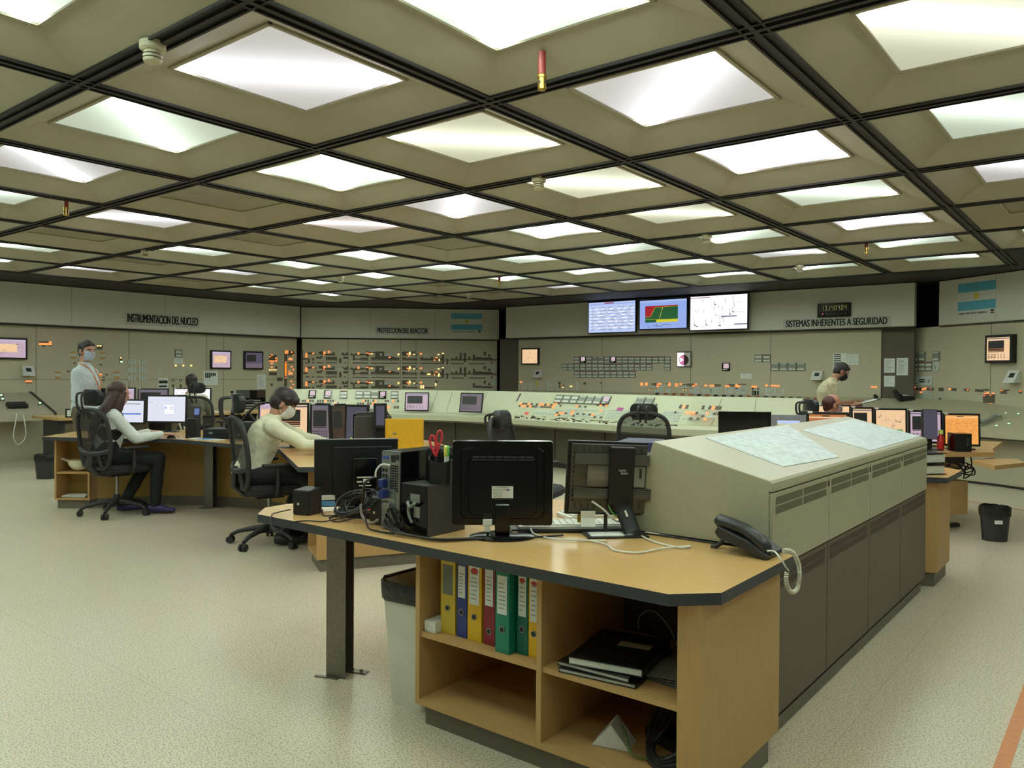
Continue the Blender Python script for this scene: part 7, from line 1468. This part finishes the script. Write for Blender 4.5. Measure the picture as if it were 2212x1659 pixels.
# woman with the argyle vest
def rloc(W, p, rz): v = Vector(W)-Vector(p); return tuple(Matrix.Rotation(-rz, 3, 'Z') @ v)
c1 = (-8.03, 3.73, 0); rz1 = math.radians(-16); chair((-7.98, 3.76, 0), math.radians(8), 'mesh office chair with the long haired woman sitting on it')
mw = atz(374, 938, .79); w1 = Vector(mw)-Vector((.03, .1, 0)); pl = dict(SIT); pl.update(chest=(.0, -.03, .88), neck=(.0, .0, 1.06), head=(.01, .06, 1.19), shL=(-.165, -.02, .98), shR=(.165, -.0, .98), hy=.35, hp=-.2, wrR=rloc(w1+Vector((0, 0, .005)), c1, rz1), wrL=(-.12, .38, .80), knR=(.17, .40, .55), knL=(-.06, .36, .54), anR=(.22, .36, .09), anL=(-.05, .12, .09))
wrR = Vector(pl['wrR']); shR = Vector(pl['shR']); dh = (wrR-shR); dh.z = 0; dh.normalize()
if (wrR-shR).length > .54: wrR = shR+(wrR-shR).normalized()*.54
pl['wrR'] = tuple(wrR); pl['bendR'] = (.4, -.5, -1); pl['bendL'] = (-.3, -.4, -1)
pl['handR'] = (tuple(dh), (0, 0, 1), -1, .55); pl['handL'] = ((.2, 1, 0), (0, 0, 1), 1, .5); pl['footR'] = (.5, 1, 0)
person(c1, rz1, 'woman with long brown hair, white shirt and argyle vest, seated at the curved desk', (196, 150, 124), m_wshirt, m_trb, pl, long_hair, 1.0, None, .006, (52, 44, 92), (62, 38, 32), vest=m_arg)
q = Matrix.Translation(c1) @ Matrix.Rotation(rz1, 4, 'Z') @ (wrR+dh*.085); t = thing('mouse', 'black computer mouse under the hand of the long haired woman', 'computer mouse', (q.x, q.y, .7503), rz1-.9); MB().ell((0, 0, 0), (.03, .052, .03), 0, None, 20, 10, (0, .5)).build('shell', m_gloss, t, True); MB().box(-.002, .002, .01, .04, .022, .028).build('wheel', m_dgrey, t)
# man with white mask leaning over the desk
c2 = (-5.75, 3.86, 0); rz2 = math.radians(-34); chair((-5.66, 3.92, 0), math.radians(-20), 'mesh office chair with the white masked man leaning forward')
p2_ = dict(SIT); p2_.update(chest=(0, .06, .87), neck=(0, .13, 1.02), head=(.0, .21, 1.14), shL=(-.185, .10, .965), shR=(.185, .12, .96), hy=-.1, hp=-.55, wrR=(.22, .62, .80), wrL=(-.05, .60, .80), handR=((-.2, 1, -.05), (0, 0, 1), -1, .9, .5), handL=((.3, 1, 0), (0, 0, 1), 1, .5), knR=(.16, .42, .54), anR=(.16, .2, .09), anL=(-.12, .22, .09)); p2_['bendR'] = (.6, -.3, -1); p2_['bendL'] = (-.6, -.3, -1)
person(c2, rz2, 'man with thick dark hair, white mask and cream shirt writing at the curved desk', (190, 138, 112), m_cream, m_trd, p2_, mop_hair, 1.02, (m_mw, 'cup'), .007, (24, 24, 28), (40, 26, 24))
q = Matrix.Translation(c2) @ Matrix.Rotation(rz2, 4, 'Z') @ Vector((.2, .76, .815)); t = thing('highlighter', 'bright yellow highlighter in the hand of the white masked man', 'pen', q, 0); MB().cap((0, 0, -.03), .009, (-.02, .01, .06), .008).build('barrel', mat('neon_yellow', (220, 240, 50), .4), t, True)
# man at the back left desk
c3 = (-11.25, 6.42, 0); rz3 = math.radians(52); chair((-11.1, 6.55, 0), rz3-.35, 'mesh office chair behind the man at the background desk', hh=.02)
p3 = dict(SIT); p3.update(wrR=(.16, .36, .8), wrL=(-.16, .36, .8), handR=((-.1, 1, 0), (0, 0, 1), -1, .5), handL=((.1, 1, 0), (0, 0, 1), 1, .5), hy=.3, hp=-.15)
person(c3, rz3, 'man with dark short hair seen from behind, seated at the background desk', (190, 140, 115), m_cream, m_trd, p3, short_hair(.005), 1.035, None, .009, (24, 24, 28), (30, 22, 20), lanyard=m_lan)
# standing man with lanyard
p1 = dict(pelvis=(0, 0, .94), chest=(0, .01, 1.26), neck=(0, -.01, 1.46), head=(0, .02, 1.625), shL=(-.165, 0, 1.37), shR=(.165, 0, 1.37), knL=(-.1, .03, .5), knR=(.1, .02, .5), anL=(-.1, 0, .09), anR=(.1, 0, .09), wrR=(.16, .20, .93), wrL=(-.24, .10, .86), handR=((-.3, .6, -.7), (.9, .1, 0), -1, .6), handL=((0, .2, -1), (-1, 0, 0), 1, .4), hy=-.5, hp=-.1, bendR=(.3, -1, 0), bendL=(-.3, -1, 0))
person((-9.75, 4.22, 0), math.radians(-50), 'standing man in a pale blue shirt with orange lanyard and light blue mask', (186, 136, 110), m_lblue, m_trk, p1, short_hair(0), 1.02, (m_mb, 'pleat'), .008, (30, 26, 24), (34, 26, 24), lanyard=m_lan)
# balding man
c4 = (-2.44, 8.45, 0); rz4 = math.radians(-48); chair(c4, rz4, 'mesh office chair of the balding man at the right desk', hh=-.06)
p4 = dict(SIT); p4.update(wrR=(.18, .42, .8), wrL=(-.18, .42, .8), handR=((-.1, 1, 0), (0, 0, 1), -1, .5), handL=((.1, 1, 0), (0, 0, 1), 1, .5), hy=-.0, hp=-.1)
person(c4, rz4, 'balding man with glasses and mauve mask seated behind the beige cabinet', (184, 128, 100), mat('shirt_grey_beige', (170, 160, 150), .8), m_trd, p4, short_hair(bald=True), .93, (m_mp, 'cup'), .007, (24, 24, 28), (78, 32, 28), glasses=True)
# standing man with clipboard
p5 = dict(pelvis=(0, 0, .93), chest=(0, -.02, 1.22), neck=(0, .05, 1.40), head=(0, .16, 1.52), shL=(-.19, .01, 1.33), shR=(.19, .01, 1.33), knL=(-.1, .03, .5), knR=(.1, .02, .5), anL=(-.1, 0, .09), anR=(.1, 0, .09), wrR=(.12, .30, 1.06), wrL=(-.1, .34, 1.1), handR=((-.2, 1, .15), (1, 0, .3), -1, .7, .4), handL=((.3, 1, .1), (-.6, 0, .8), 1, .5), hy=0, hp=-.62, bendR=(.3, -.3, -1), bendL=(-.3, -.3, -1))
c5_ = (-3.3, 11.15, 0); rz5 = math.radians(-62); person(c5_, rz5, 'standing man in a khaki short sleeved shirt and black mask reading a clipboard', (170, 120, 92), m_khaki, m_trd, p5, short_hair(-.004), .98, (m_mk, 'cup'), .008, (24, 24, 28), (34, 28, 26), sleeves=.3)
q = Matrix.Translation(c5_) @ Matrix.Rotation(rz5, 4, 'Z') @ Vector((.04, .47, 1.08)); t = thing('clipboard', 'dark clipboard with white sheets held by the standing man', 'clipboard', q, rz5); Mq = Matrix.Rotation(.25, 4, 'X')
MB().box(-.12, .12, -.16, .17, 0, .006, 0, Mq).build('board', m_black, t); MB().box(-.11, .11, -.15, .13, .006, .009, 0, Mq).build('sheets', m_paper, t); MB().box(-.04, .04, .13, .155, .006, .018, 0, Mq).build('clip', m_metal, t)
# empty chairs in the middle
chair((-3.91, 5.2, 0), math.radians(-75), 'empty office chair with a smooth headrest seen from its side behind the glossy monitor', hh=-.13, hr_tilt=.1)
chair((-3.86, 7.08, 0), math.radians(22), 'empty mesh office chair seen from behind between the monitors and the beige cabinet', hh=-.1)
